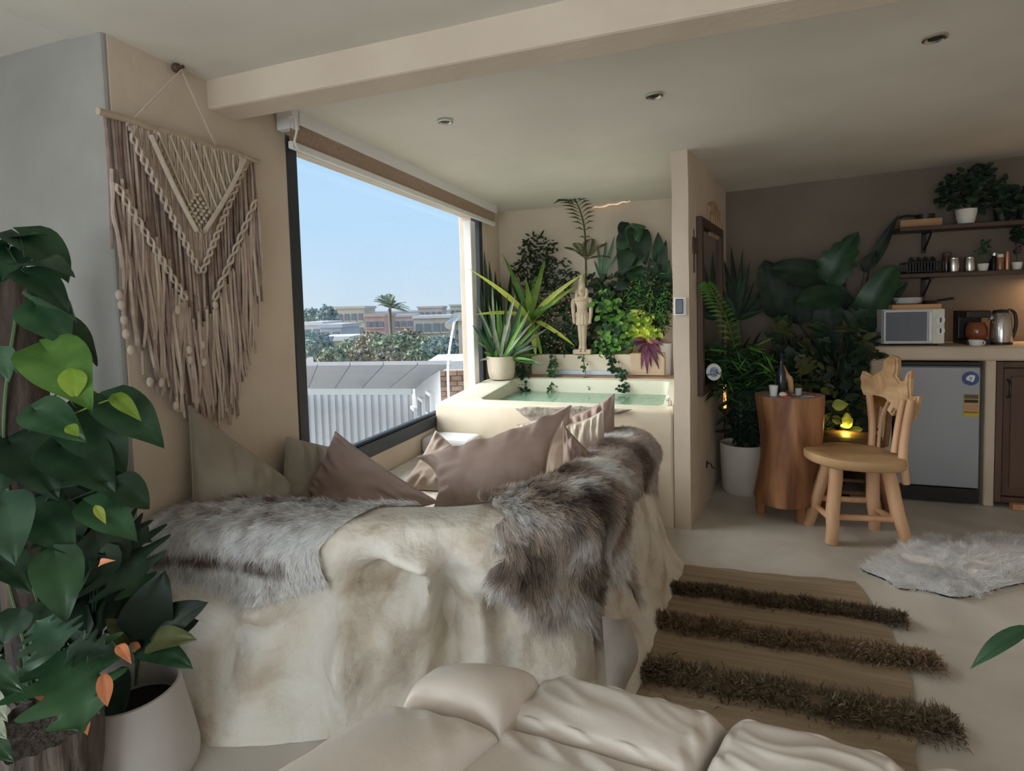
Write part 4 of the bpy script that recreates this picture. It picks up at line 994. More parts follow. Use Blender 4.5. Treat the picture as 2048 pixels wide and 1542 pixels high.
hem = [mq(*p)[1:] for p in ((212, 420), (236, 585), (262, 690), (300, 760), (335, 800), (385, 850), (425, 848), (455, 856), (470, 800), (486, 745), (500, 690), (512, 620), (527, 600), (530, 560))]
def hemz(y):
    for i in range(len(hem) - 1):
        if hem[i][0] <= y <= hem[i + 1][0]:
            f = (y - hem[i][0]) / (hem[i + 1][0] - hem[i][0]); return hem[i][1] * (1 - f) + hem[i + 1][1] * f
    return hem[-1][1] if y > hem[-1][0] else hem[0][1]
# backing fringe, dark then light cords at slightly different depths
g = random.Random(4)
def cord(mb, y, z0, z1, x, r, sway=.012, n=9, dy=0):
    ph = g.uniform(0, 6); k_ = g.uniform(.5, 1.5)
    pts = [(x + .004 * math.sin(ph + 5 * t), y + dy * t + sway * t * math.sin(ph + k_ * 4 * t) , z0 + (z1 - z0) * t) for t in [i / (n - 1) for i in range(n)]]
    mb.tube(pts, [r] * (n - 1) + [r * .75], 5)
N_ = 62
mbs = {'rope': MB(), 'rope_lt': MB(), 'rope_dk': MB()}
for i in range(N_):
    y = ya + W_ * (i + .5) / N_; yb2 = y + g.uniform(-.006, .006)
    cord(mbs['rope_dk' if g.random() < .65 else 'rope'], yb2, rodz(y), hemz(y) + g.uniform(.0, .10), XM + .004, .0052)
vx_, vz_ = mq(400, 548)[1:]
vl, vr = mq(268, 290)[1:], mq(492, 330)[1:]
def vee(y, bl, br, c):
    if y < c[0]: f = (y - bl[0]) / (c[0] - bl[0]); return bl[1] + (c[1] - bl[1]) * f
    f = (y - c[0]) / (br[0] - c[0]); return c[1] + (br[1] - c[1]) * f
mid = mq(400, 548)[1:]; low_l, low_r = mq(225, 370)[1:], mq(514, 400)[1:]; low_c = mq(398, 660)[1:]
for i in range(96):
    y = ya + W_ * (i + .5) / 96
    zt = vee(y, low_l, low_r, low_c) + g.uniform(-.05, .05)
    zt = min(zt, rodz(y) - .02)
    r = g.random(); nm = 'rope' if r < .60 else ('rope_lt' if r < .78 else 'rope_dk')
    cord(mbs[nm], y + g.uniform(-.004, .004), zt, hemz(y) + g.uniform(-.03, .12), XM + .014 + g.uniform(0, .006), .0056, dy=g.uniform(-.012, .012))
for nm, lb in (('rope', 'mauve fringe cords'), ('rope_lt', 'beige fringe cords'), ('rope_dk', 'dark fringe cords')):
    o = mbs[nm].build('fringe', M[nm], mac, smooth=50, fix=False); o['kind'] = 'stuff'; o['label'] = lb
# woven body between the rod and the lower vee: close vertical ribs
def body(zf_top, zf_bot, y0_, y1_, n, x, m, name, rib=.0042):
    mb = MB()
    for i in range(n):
        y = y0_ + (y1_ - y0_) * (i + .5) / n; zt, zb = zf_top(y), zf_bot(y)
        if zt - zb < .01: continue
        mb.tube([(x + .002 * math.sin(i * 2 + k), y + .0015 * math.sin(k * 2 + i), zt + (zb - zt) * k / 5) for k in range(6)], rib, 5)
    o = mb.build(name, m, mac, smooth=50, fix=False); o['kind'] = 'stuff'; return o
braid_l = lambda y: vee(y, vl, vr, mid)
body(lambda y: rodz(y) + .004, lambda y: max(braid_l(y), vee(y, low_l, low_r, low_c)), ya + .004, yb_ - .004, 88, XM + .012, M['rope'], 'side_weave')
tri_l, tri_r, tri_c = mq(298, 262)[1:], mq(486, 318)[1:], mq(392, 470)[1:]
body(lambda y: rodz(y), lambda y: vee(y, tri_l, tri_r, mq(394, 480)[1:]), tri_l[0], tri_r[0], 46, XM + .017, M['rope_lt'], 'centre_weave', rib=.0040)
# diagonal knotted ridges of the centre triangle
for k in range(9):
    f = k / 9
    a = A(tri_l) * (1 - f) + A(tri_r) * f; b = A(tri_c) * (1 - f * .9) + A(tri_r) * f * .9
    MB().tube([(XM + .026, a[0] + .01, rodz(a[0]) - .012), (XM + .027, (a[0] + b[0]) / 2, (rodz(a[0]) + b[1]) / 2), (XM + .026, b[0], b[1] + .01)], .0042, 5).build('ridge_cord', M['rope_lt'], mac, smooth=50)
# thick vee ropes and the chain braids with holes
for a, b in (((300, 270), (392, 462)), ((488, 320), (408, 462))):
    p0, p1 = mq(*a, .03), mq(*b, .03)
    MB().tube([p0 + (p1 - p0) * k / 6 + A([.003, 0, -.012 * math.sin(math.pi * k / 6)]) for k in range(7)], .0085, 7).build('vee_rope', M['rope_lt'], mac, smooth=50)
for a, b, nk in (((262, 268), (400, 546), 15), ((490, 326), (404, 546), 14), ((232, 368), (372, 600), 12), ((512, 400), (428, 600), 9)):
    p0, p1 = mq(*a, .028), mq(*b, .028); dv_ = p1 - p0; sdv = unit(np.cross(dv_, A([1., 0, 0])))
    for sg in (-1, 1):
        pts = [p0 + dv_ * k / (nk * 4) + sdv * sg * .009 * math.sin(math.pi * k / 4) + A([.004 * math.cos(math.pi * k / 4) * sg, 0, 0]) for k in range(nk * 4 + 1)]
        MB().tube(pts, .0046, 5).build('braid', M['rope_lt'] if a[0] < 300 or a[0] > 480 else M['rope'], mac, smooth=50)
    mbk = MB()
    for k in range(nk): mbk.ball(p0 + dv_ * (k + .5) / nk - A([.003, 0, 0]), .0062, 5, 6, sc=(.5, 1, 1.2))
    o = mbk.build('braid_knots', M['rope_dk'], mac, smooth=60); o['kind'] = 'stuff'
# centre diamond of knots
mbk = MB()
dc = mq(396, 420, .03)
for i in range(5):
    for j in range(5):
        mbk.ball(dc + A([0, (i - j) * .011, (4 - i - j) * .013]), .0066, 5, 7)
o = mbk.build('diamond_knots', M['rope_lt'], mac, smooth=60); o['kind'] = 'stuff'
mbk = MB()
for px, py in ((238, 590), (243, 610), (248, 640), (252, 668), (262, 700), (300, 764), (322, 765), (352, 812), (378, 700), (380, 720), (405, 690), (408, 725), (355, 620), (430, 610)):
    mbk.ball(mq(px, py, .026), .010, 6, 8, sc=(1, 1, 1.6))
o = mbk.build('tassel_knots', M['rope_lt'], mac, smooth=60); o['kind'] = 'stuff'

# ------------------------------------------------------------------ leaves
def outline(kind, u, k=0):
    if kind == 'heart': return (math.sin(math.pi * min(1, u) ** .52)) ** .85
    if kind == 'oval': return math.sin(math.pi * u ** .8) ** .75
    if kind == 'lance': return math.sin(math.pi * u ** .7)
    if kind == 'strap': return min(1, u * 5 + .45) * (1 - u ** 4) ** .8
    if kind == 'paddle': return min(1, (u * 6) ** .6) * (1 - u ** 5) ** .6
    if kind == 'lobed': return (math.sin(math.pi * min(1, u * .94 + .03) ** .62)) ** .7
    return math.sin(math.pi * u)
def leaf_mb(base, tip, width, nrm, kind='heart', droop=.12, fold=.18, lobes=0, depth=.55, nu=None, nv=4, wave=.04, seed=0, stalk=None, thick=.0007, vein=True):
    base, tip = A(base, float), A(tip, float); ax = tip - base; Ln = np.linalg.norm(ax); n = unit(A(nrm, float)); sd = unit(np.cross(ax, n)); n = unit(np.cross(sd, ax))
    nu = nu or (10 if not lobes else 10 * lobes)
    vs = [j / nv for j in range(-nv, nv + 1)]
    us = [i / nu for i in range(nu + 1)]
    def f(u, v):
        w = outline(kind, u) * width / 2
        al = u
        if kind == 'heart': al = u - .16 * abs(v) ** 1.5 * max(0, 1 - u * 2.2) 
        if lobes:
            ph = (u * lobes) % 1; cut = 1 - depth * (abs(math.cos(math.pi * u * lobes)) ** 3) * min(1, abs(v) * 1.0) ** 1.2
            w = w * cut; al = u + .10 * abs(v) * (1 - u) - .05 * abs(v)
        cen = base + ax * al + n * (droop * Ln * (4 * u * (1 - u)) * .5 - droop * Ln * u * u * .35)
        wv_ = wave * width * math.sin(u * 9 + seed + v * 2) * abs(v)
        return cen + sd * (v * w) + n * (fold * abs(v) * w + wv_ - (.02 * width * (1 - abs(v)) if vein and abs(v) < .01 else 0))
    mb = MB().grid(f, us, vs)
    if thick:
        k = len(mb.v); 
    if stalk is not None:
        mb.tube(path([A(stalk, float), A(stalk) * .45 + base * .55 + A([0, 0, .02 * Ln]), base], 7), max(.0022, Ln * .013), 5)
    return mb
M['lf_deep'] = leafmat('deep_green_leaf', (.014, .042, .020), (.030, .080, .034), rough=.5)
M['lf_mid'] = leafmat('mid_green_leaf', (.025, .074, .034), (.048, .122, .052), rough=.35)
M['lf_pale'] = leafmat('pale_green_leaf', (.06, .145, .085), (.11, .215, .135), rough=.40)
M['lf_lime'] = leafmat('lime_leaf', (.20, .36, .035), (.32, .46, .07), rough=.42)
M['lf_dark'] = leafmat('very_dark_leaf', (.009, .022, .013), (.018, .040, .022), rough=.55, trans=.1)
M['lf_bright'] = leafmat('bright_green_leaf', (.10, .26, .045), (.18, .38, .08), rough=.42)
M['lf_yellow'] = leafmat('yellow_green_leaf', (.42, .50, .07), (.55, .60, .14), rough=.45)
M['lf_silver'] = leafmat('white_edged_leaf', (.35, .45, .30), (.55, .62, .48), rough=.45)
M['lf_purple'] = leafmat('purple_leaf', (.11, .030, .065), (.21, .07, .125), rough=.42)
M['lf_olive'] = leafmat('olive_leaf', (.07, .085, .03), (.13, .14, .055), rough=.5)
M['stem'] = mat('green_stem', (.07, .13, .05), (.11, .18, .07), rough=.6, scale=10)
M['terra'] = mat('orange_dry_leaf', (.52, .155, .06), (.62, .24, .11), rough=.6, scale=10)
DS = A([0, 0, 1.])
def leaf(plant, base, tip, width, nrm, m='lf_mid', name='leaf', **kw):
    o = leaf_mb(base, tip, width, nrm, **kw).build(name, M[m], plant, smooth=80, fix=False)
    return o
def pl_leaf(plant, bpx, tpx, wpx, y0_, y1_=None, m='lf_mid', face=.8, stalk=None, tilt=(0, 0, 0), **kw):
    """a leaf known by the sight lines of its base and tip at true depths; wpx its breadth in the photo"""
    y1_ = y0_ if y1_ is None else y1_
    b, t = at(*bpx, y=y0_), at(*tpx, y=y1_); mid_ = (b + t) / 2
    wd = wpx / FP * (mid_ - CAM).dot(CM[:, 2]) 
    vw = unit(CAM - mid_); nr = unit(vw * face + DS * (1 - face) + A(tilt))
    if stalk is not None: stalk = at(*stalk[:2], y=stalk[2])
    return leaf(plant, b, t, wd * 1.06, nr, m, stalk=stalk, **kw)

# ------------------------------------------------------------------ climbing plant on a moss pole, lower left
po = thing('climbing_pothos', at(20, 1300, y=.84) * A([1, 1, 0]), 'big climbing plant with heart leaves on a thick bark pole at the left', 'plant')
M['bark'] = mat('dark_bark_pole', (.035, .026, .025), (.11, .08, .062), rough=.9, scale=9, stretch=(1, 1, .35), bump=.8, bscale=26, bdist=.02)
pa = at(22, 548, y=.92); pcx, pcy = pa[0] - .005, pa[1]
def barkp(u, v):
    a = v * 2 * math.pi; r = .062 + .005 * noise.noise(Vector((math.cos(a) * 2, math.sin(a) * 2, u * 7))) + .003 * math.sin(a * 9 + u * 5)
    return A([pcx + r * math.cos(a), pcy + r * math.sin(a), .02 + (pa[2] - .02) * u])
mb = MB().grid(barkp, L(0, 1, 60), L(0, 1, 29)[:-1], closed_v=True); nb_ = len(mb.v); mb.add([barkp(1, v) for v in L(0, 1, 29)[:-1]], [tuple(range(28))])
mb.build('bark_pole', M['bark'], po, smooth=60, fix=False)
mb = MB()
for k in range(2):
    mb.tube([(pcx + .066 * math.cos(-1.2 + k * .7 + .5 * math.sin(z * 5)), pcy - abs(.066 * math.sin(-1.2 + k * .7 + .5 * math.sin(z * 5))) - .004, z) for z in L(.3, pa[2] - .1 * k, 22)], .004, 6)
mb.build('stem', M['stem'], po, smooth=50)
PY = .86
for spec in (
    # base, tip, width, material, y base, y tip, face, tilt
    ((18, 500), (0, 560), 90, 'lf_deep', .90, .84, .6, (0, 0, .3)), ((40, 470), (140, 560), 95, 'lf_deep', .92, .96, .45, (.2, 0, .5)), ((10, 490), (92, 466), 50, 'lf_mid', .90, .95, .3, (0, 0, .5)),
    ((50, 530), (148, 545), 70, 'lf_mid', .88, .90, .5, (0, 0, .4)), ((52, 548), (140, 625), 66, 'lf_deep', .86, .88, .55, (.3, 0, .2)), ((62, 590), (158, 640), 74, 'lf_pale', .84, .9, .35, (0, 0, .5)),
    ((70, 610), (140, 690), 84, 'lf_mid', .85, .88, .75, (0, 0, 0)), ((120, 640), (200, 730), 46, 'lf_deep', .95, 1.02, .5, (0, 0, .3)), 
    ((92, 700), (180, 815), 112, 'lf_bright', .84, .82, .9, (0, 0, .1)), ((70, 820), (170, 880), 74, 'lf_mid', .84, .86, .8, (0, 0, 0)), ((130, 775), (225, 830), 44, 'lf_pale', .93, .98, .25, (0, 0, .6)),
    ((218, 800), (328, 893), 86, 'lf_deep', .92, .95, .75, (0, 0, .1)), ((232, 795), (282, 840), 30, 'lf_lime', .91, .92, .8, (0, 0, 0)), ((155, 820), (252, 945), 110, 'lf_deep', .92, .95, .8, (0, 0, 0)),
    ((20, 885), (115, 990), 120, 'lf_deep', .86, .82, .7, (0, 0, .1)), ((120, 890), (230, 985), 110, 'lf_deep', .88, .9, .7, (0, 0, .1)), ((8, 890), (-20, 1010), 80, 'lf_deep', .86, .8, .7, (0, 0, .1)),
    ((0, 1000), (30, 1125), 95, 'lf_pale', .76, .72, .9, (0, 0, .1)), ((112, 980), (240, 960), 46, 'lf_pale', .84, .92, .2, (0, 0, .7)), ((235, 965), (300, 1018), 60, 'lf_deep', .92, .96, .7, (0, 0, 0)),
    ((180, 1010), (275, 1080), 72, 'lf_mid', .88, .9, .7, (0, 0, .2)), ((110, 1110), (132, 1245), 82, 'lf_mid', .80, .77, .9, (0, 0, .1)), ((60, 1020), (150, 1110), 90, 'lf_deep', .83, .82, .7, (0, 0, .2)),
    ((0, 700), (18, 760), 40, 'lf_pale', .80, .78, .8, (0, 0, 0)), ((0, 1120), (60, 1180), 70, 'lf_deep', .80, .78, .7, (0, 0, .2)), ((40, 1225), (2, 1290), 56, 'lf_deep', .80, .76, .7, (0, 0, .2)),
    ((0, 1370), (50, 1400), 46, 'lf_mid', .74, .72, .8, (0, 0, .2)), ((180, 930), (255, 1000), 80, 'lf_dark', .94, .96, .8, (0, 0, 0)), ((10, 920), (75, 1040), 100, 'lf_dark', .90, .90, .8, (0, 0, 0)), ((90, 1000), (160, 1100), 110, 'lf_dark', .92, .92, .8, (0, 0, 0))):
    b_, t_, w_, m_, ya_, yb3, fc_, tl = spec
    pl_leaf(po, b_, t_, w_, ya_, yb3, m=m_, face=fc_, tilt=tl, stalk=(55 + .35 * (b_[0] - 55), b_[1] + 45, .87), kind='heart', droop=.20, fold=.14, nu=12, seed=b_[0])
# backing leaves in the shade of the pole
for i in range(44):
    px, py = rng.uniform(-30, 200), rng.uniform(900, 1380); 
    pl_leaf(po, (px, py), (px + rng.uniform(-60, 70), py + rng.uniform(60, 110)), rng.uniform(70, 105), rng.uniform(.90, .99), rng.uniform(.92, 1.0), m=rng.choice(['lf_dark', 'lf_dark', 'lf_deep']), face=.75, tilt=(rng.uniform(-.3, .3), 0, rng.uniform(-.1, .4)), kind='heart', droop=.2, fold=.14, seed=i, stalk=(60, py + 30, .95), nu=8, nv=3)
# yellow-lime flashes within two leaves
pl_leaf(po, (142, 735), (150, 800), 44, .815, .812, m='lf_lime', face=.9, kind='lance', fold=.1)
pl_leaf(po, (135, 850), (158, 872), 22, .825, .825, m='lf_lime', face=.9, kind='lance', fold=.1)
pl_leaf(po, (190, 1010), (212, 1048), 16, .865, .865, m='lf_yellow', face=.8, kind='lance')

# lobed philodendron leaves below
ph = thing('lobed_philodendron', at(150, 1400, y=.88) * A([1, 1, 0]), 'philodendron with deeply lobed dark leaves in front of the white floor pot', 'plant')
for spec in (((205, 1080), (285, 1190), 190, 'lf_deep', .98, 1.0, 5), ((190, 1150), (80, 1060), 150, 'lf_deep', .96, .92, 5), ((185, 1060), (300, 1080), 120, 'lf_dark', .98, 1.02, 5),
             ((128, 1298), (165, 1462), 205, 'lf_mid', .80, .74, 4), ((118, 1300), (70, 1240), 110, 'lf_pale', .80, .80, 4), ((112, 1302), (32, 1365), 110, 'lf_mid', .80, .76, 4), ((135, 1296), (235, 1305), 70, 'lf_deep', .80, .84, 4),
             ((215, 1190), (140, 1240), 120, 'lf_dark', .98, .95, 4), ((230, 1150), (250, 1270), 130, 'lf_dark', 1.02, 1.02, 4)):
    b_, t_, w_, m_, ya_, yb3, lb_ = spec
    pl_leaf(ph, b_, t_, w_, ya_, yb3, m=m_, face=.8, tilt=(0, 0, .15), kind='lobed', lobes=lb_, depth=.62, droop=.16, fold=.10, stalk=(175, 1390, .92), seed=b_[0])
MB().tube(path([at(178, 1400, y=.93) * A([1, 1, 0]), at(178, 1400, y=.93), at(190, 1300, y=.95)], 8), .012, 7).build('stem', M['stem'], ph, smooth=50)
for a, b, w_ in (((70, 1370), (98, 1410), 24), ((205, 1345), (215, 1415), 26), ((200, 1130), (225, 1120), 14), ((165, 1430), (175, 1470), 18), ((235, 1290), (262, 1325), 20)):
    pl_leaf(ph, a, b, w_, .79, .78, m='terra', face=.8, kind='lance', droop=.3, name='dry_leaf')
# small variegated leaves at the very left edge
vp_ = thing('variegated_pothos', at(-10, 1500, y=.70) * A([1, 1, 0]), 'pale variegated leaves poking in at the lower left edge', 'plant')
for a, b, w_, m_ in (((-25, 1395), (14, 1440), 34, 'lf_silver'), ((-20, 1450), (12, 1475), 30, 'lf_silver'), ((-25, 1340), (44, 1380), 44, 'lf_mid'), ((-20, 1490), (25, 1520), 40, 'lf_deep')):
    pl_leaf(vp_, a, b, w_, .70, .68, m=m_, face=.8, kind='heart', stalk=(-30, 1500, .72))
MB().tube([at(-30, 1500, y=.72) * A([1, 1, 0]), at(-30, 1500, y=.72)], .006, 6).build('stem', M['stem'], vp_)

# white floor pot with the dark-leaved prayer plant
fpc = at(258, 1478, y=1.0); fpc = A([fpc[0] - .02, 1.03, 0])
pot = thing('floor_planter', fpc, 'white tapered floor pot with a leaning dark-leaved plant, below the fur throw', 'plant')
pa_ = unit(A([.06, -.06, 1.]))
M['pot_w'] = mat('matte_white_pot', (.50, .47, .45), (.56, .53, .51), rough=.6, scale=3)
def potm(prof, n=40):
    return MB().lathe(prof, fpc, n)
potm([(.001, .004), (.140, .004), (.156, .022), (.158, .05), (.146, .12), (.122, .245), (.118, .264), (.112, .266), (.110, .25), (.120, .19), (.001, .188)]).build('pot', M['pot_w'], pot, smooth=50)
MB().lathe([(.001, .193), (.112, .193), (.112, .186), (.001, .186)], fpc, 30).build('soil', mat('dark_soil', (.008, .007, .008), (.02, .016, .014), rough=1, scale=50), pot)
for a, b, w_, m_, yb3 in (((280, 1290), (325, 1148), 92, 'lf_dark', 1.02), ((285, 1285), (408, 1205), 70, 'lf_dark', 1.06), ((290, 1290), (385, 1275), 48, 'lf_olive', .98), ((275, 1290), (380, 1330), 50, 'lf_deep', .96), ((270, 1290), (215, 1240), 44, 'lf_olive', .94), ((275, 1285), (250, 1180), 70, 'lf_dark', 1.06), ((285, 1290), (395, 1240), 54, 'lf_dark', 1.1)):
    pl_leaf(pot, a, b, w_, 1.02, yb3, m=m_, face=.75, kind='oval', droop=.14, fold=.16, stalk=(272, 1370, 1.03), nu=12)
pl_leaf(pot, (262, 1285), (283, 1310), 16, 1.0, .99, m='terra', kind='lance')
# woven trunk-like basket pot bottom left
bkc = at(85, 1480, y=.80); bkc = A([bkc[0], .80, 0])
bk = thing('bark_planter', bkc, 'grey-brown fibrous bark planter at the bottom left corner', 'planter')
M['fibre'] = mat('fibrous_bark', (.07, .055, .050), (.16, .125, .105), rough=.95, scale=8, stretch=(3, 3, .35), bump=.9, bscale=20, bdist=.02)
def fibp(u, v):
    a = v * 2 * math.pi; r = .098 + .018 * u + .006 * math.sin(a * 17 + 4 * noise.noise(Vector((u * 4, a, 0)))) + .008 * noise.noise(Vector((math.cos(a) * 3, math.sin(a) * 3, u * 3)))
    return A([bkc[0] + r * math.cos(a), bkc[1] + r * math.sin(a), .34 * u])
mb = MB().grid(fibp, L(0, 1, 30), L(0, 1, 97)[:-1], closed_v=True); mb.add([fibp(.94, v) * A([1, 1, 1]) for v in L(0, 1, 97)[:-1]], [tuple(range(96))])
mb.build('shell', M['fibre'], bk, smooth=70, fix=False)
# leaf reaching in at the right edge
rp = thing('edge_plant', (1.13, .95, 0), 'single glossy green leaf reaching in at the right edge', 'plant')
rbp = A([1.13, .95, 0])
MB().lathe([(.001, 0), (.10, 0), (.13, .22), (.12, .22), (.10, .20), (.001, .20)], rbp, 24).build('pot', M['pot_w'], rp, smooth=40)
pl_leaf(rp, (2062, 1252), (1937, 1336), 30, 1.02, 1.0, m='lf_deep', face=.6, tilt=(0, 0, .3), kind='lance', droop=.16, stalk=None)
MB().tube(path([rbp + A([0, 0, .2]), rbp + A([-.03, .03, .36]), at(2055, 1256, y=1.02)], 10), .005, 6).build('stem', M['stem'], rp, smooth=50)
# ------------------------------------------------------------------ statue on the planter
sb = at(1166, 706, y=4.365); S0 = A([sb[0], 4.365, .917]); sh_ = at(1166, 549, y=4.365)[2] - S0[2]
stt = thing('stone_statue', S0, 'pale stone standing figure with tall crown and arms at its sides, among the plants', 'statue')
M['stone'] = mat('pale_limestone', (.50, .40, .29), (.62, .51, .385), rough=.8, scale=14, bump=.35, bscale=40, bdist=.006)
k_ = sh_ / .64
def sec(z, rx, ry, dx=0, dy=0): return (z * k_, rx * k_, ry * k_, dx * k_, dy * k_)
body_ = [sec(.04, .036, .034), sec(.08, .030, .028), sec(.13, .034, .030), sec(.18, .037, .032), sec(.24, .043, .035), sec(.29, .052, .038), sec(.325, .054, .040), sec(.34, .044, .034), sec(.37, .042, .033), sec(.40, .050, .035), sec(.43, .064, .038), sec(.452, .066, .036), sec(.462, .050, .032),
         sec(.468, .026, .024), sec(.476, .024, .024)]
def bodyp(u, v):
    z, rx, ry, dx, dy = crom(body_, u * (len(body_) - 1)); a = v * 2 * math.pi
    gap_ = (.010 * k_ * math.exp(-(math.cos(a) / .25) ** 2) * (1 if z < .30 * k_ else 0)) 
    return S0 + A([rx * math.cos(a), (ry - gap_) * math.sin(a), z])
mb = MB().grid(bodyp, L(0, 1, 40), L(0, 1, 25)[:-1], closed_v=True)
mb.build('body', M['stone'], stt, smooth=60, fix=False)
head = [sec(.470, .024, .024), sec(.485, .030, .030), sec(.505, .032, .034), sec(.525, .031, .034), sec(.535, .033, .033), sec(.545, .031, .031), sec(.575, .025, .026), sec(.605, .019, .019), sec(.625, .015, .015), sec(.636, .015, .015), sec(.642, .004, .004)]
def headp(u, v):
    z, rx, ry, dx, dy = crom(head, u * (len(head) - 1)); a = v * 2 * math.pi
    p = A([rx * math.cos(a), ry * math.sin(a), z])
    if .485 * k_ < z < .53 * k_:
        nose_ = math.exp(-((math.cos(a)) / .18) ** 2) * (math.sin(a) < 0) * math.exp(-((z / k_ - .506) / .008) ** 2); p[1] -= .009 * k_ * nose_
        for sx in (-1, 1):
            p[1] += .004 * k_ * math.exp(-((math.cos(a) - sx * .42) / .18) ** 2) * (math.sin(a) < 0) * math.exp(-((z / k_ - .514) / .005) ** 2)
        p[1] += .003 * k_ * math.exp(-((math.cos(a)) / .35) ** 2) * (math.sin(a) < 0) * math.exp(-((z / k_ - .494) / .003) ** 2)
    return S0 + p
MB().grid(headp, L(0, 1, 48), L(0, 1, 33)[:-1], closed_v=True).build('head_and_crown', M['stone'], stt, smooth=60, fix=False)
for sx in (-1, 1):
    # head-cloth lappets, ears, arms with fists
    MB().tube(path([S0 + A([sx * .030, -.004, .530]) * k_, S0 + A([sx * .040, -.004, .50]) * k_, S0 + A([sx * .040, -.016, .465]) * k_, S0 + A([sx * .030, -.030, .425]) * k_], 10), [.010 * k_, .014 * k_, .016 * k_, .016 * k_, .015 * k_, .014 * k_, .013 * k_, .012 * k_, .011 * k_, .009 * k_], 8).build('headcloth_lappet', M['stone'], stt, smooth=60)
    MB().ball(S0 + A([sx * .034, -.008, .507]) * k_, .009 * k_, 6, 8, sc=(.5, .6, 1)).build('ear', M['stone'], stt, smooth=60)
    MB().tube(path([S0 + A([sx * .060, 0, .448]) * k_, S0 + A([sx * .074, .0, .41]) * k_, S0 + A([sx * .072, -.002, .34]) * k_, S0 + A([sx * .066, -.012, .275]) * k_, S0 + A([sx * .063, -.016, .245]) * k_], 12), [x * k_ for x in (.016, .021, .021, .019, .017, .017, .016, .015, .013, .012, .014, .010)], 9).build('arm', M['stone'], stt, smooth=60)
    MB().ball(S0 + A([sx * .018, -.030, .030]) * k_, .018 * k_, 6, 9, sc=(.8, 1.6, .7)).build('foot', M['stone'], stt, smooth=60)
MB().grid(lambda u, v: S0 + A([(.052 + .004 * math.cos(v * 80)) * math.cos(v * 2 * math.pi) * k_ * (1.02 - .12 * u), (.041 + .002 * math.cos(v * 80)) * math.sin(v * 2 * math.pi) * k_, (.235 + .095 * u) * k_]), L(0, 1, 6), L(0, 1, 97)[:-1], closed_v=True).build('kilt', M['stone'], stt, smooth=50, fix=False)
MB().tube([S0 + A([.028 * math.cos(a) , -.004 + .030 * math.sin(a), .445 + .008 * math.sin(a)]) * k_ * A([1.6, 1.25, 1]) + A([0, 0, 0]) for a in L(0, 2 * math.pi, 24)], .007 * k_, 6, caps=False).build('collar', M['stone'], stt, smooth=60)
MB().box(S0[0] - .075, S0[0] + .070, S0[1] - .042, S0[1] + .05, .9165, .9165 + .038).build('base', M['stone'], stt, bevel=.005)
MB().box(S0[0] - .022, S0[0] + .022, S0[1] + .018, S0[1] + .040, .95, .917 + .40 * k_).build('back_pillar', M['stone'], stt, bevel=.004)

# ------------------------------------------------------------------ spiky plant in the cream pot at the tub corner
def round_pot(name_parent, c, r, h, m, taper=.86, part='pot'):
    return MB().lathe([(.001, .002), (r * taper * .9, .002), (r * taper, .012), (r * (taper + .10), h * .35), (r, h * .75), (r, h), (r - .010, h), (r - .014, h * .85), (r * .8, h * .82), (.001, h * .82)], c, 36).build(part, m, name_parent, smooth=45)
pc = at(1006, 760, y=4.13); pc = A([pc[0], 4.10, rim((0, 4.10)) + .003])
sp = thing('spider_plant', pc, 'spiky white-edged plant in a cream pot on the tub corner by the window', 'plant')
round_pot(sp, pc, .115, .185, M['clay'])
ptop = pc + A([0, 0, .17])
def blade(plant, b, t, w, m, nrm=None, arch=.10, name='leaf', kind='strap', fold=.25):
    mid_ = (A(b) + A(t)) / 2; n_ = unit(CAM - mid_) * .8 + A([0, 0, .35]) if nrm is None else A(nrm)
    return leaf(plant, b, t, w, n_, m, name=name, kind=kind, droop=arch, fold=fold, nu=9, nv=2, wave=0)
tips = [(962, 600), (984, 570), (1000, 610), (1015, 590), (1030, 588), (1045, 610), (1062, 650), (965, 640), (972, 690), (1080, 690), (1095, 655), (950, 680), (990, 640), (1020, 640), (1035, 660), (1050, 690), (960, 720), (1070, 720), (1005, 655), (978, 610), (1058, 620), (946, 650), (1024, 700), (992, 700), (1086, 730), (955, 610)]
gq = random.Random(11)
tips += [(gq.uniform(955, 1085), gq.uniform(590, 730)) for _ in range(30)]
for i, (tx, ty) in enumerate(tips):
    b = ptop + A([(tx - 1006) / 1400 + gq.uniform(-.03, .03), gq.uniform(-.05, .05), -.01])
    t = at(tx, ty, y=min(4.12 + gq.uniform(-.12, .12), at(tx, ty, x=XW + .03)[1]))
    blade(sp, b, t, gq.uniform(.022, .034), 'lf_silver' if i % 3 == 1 else ('lf_bright' if i % 3 else 'lf_mid'), arch=.12)
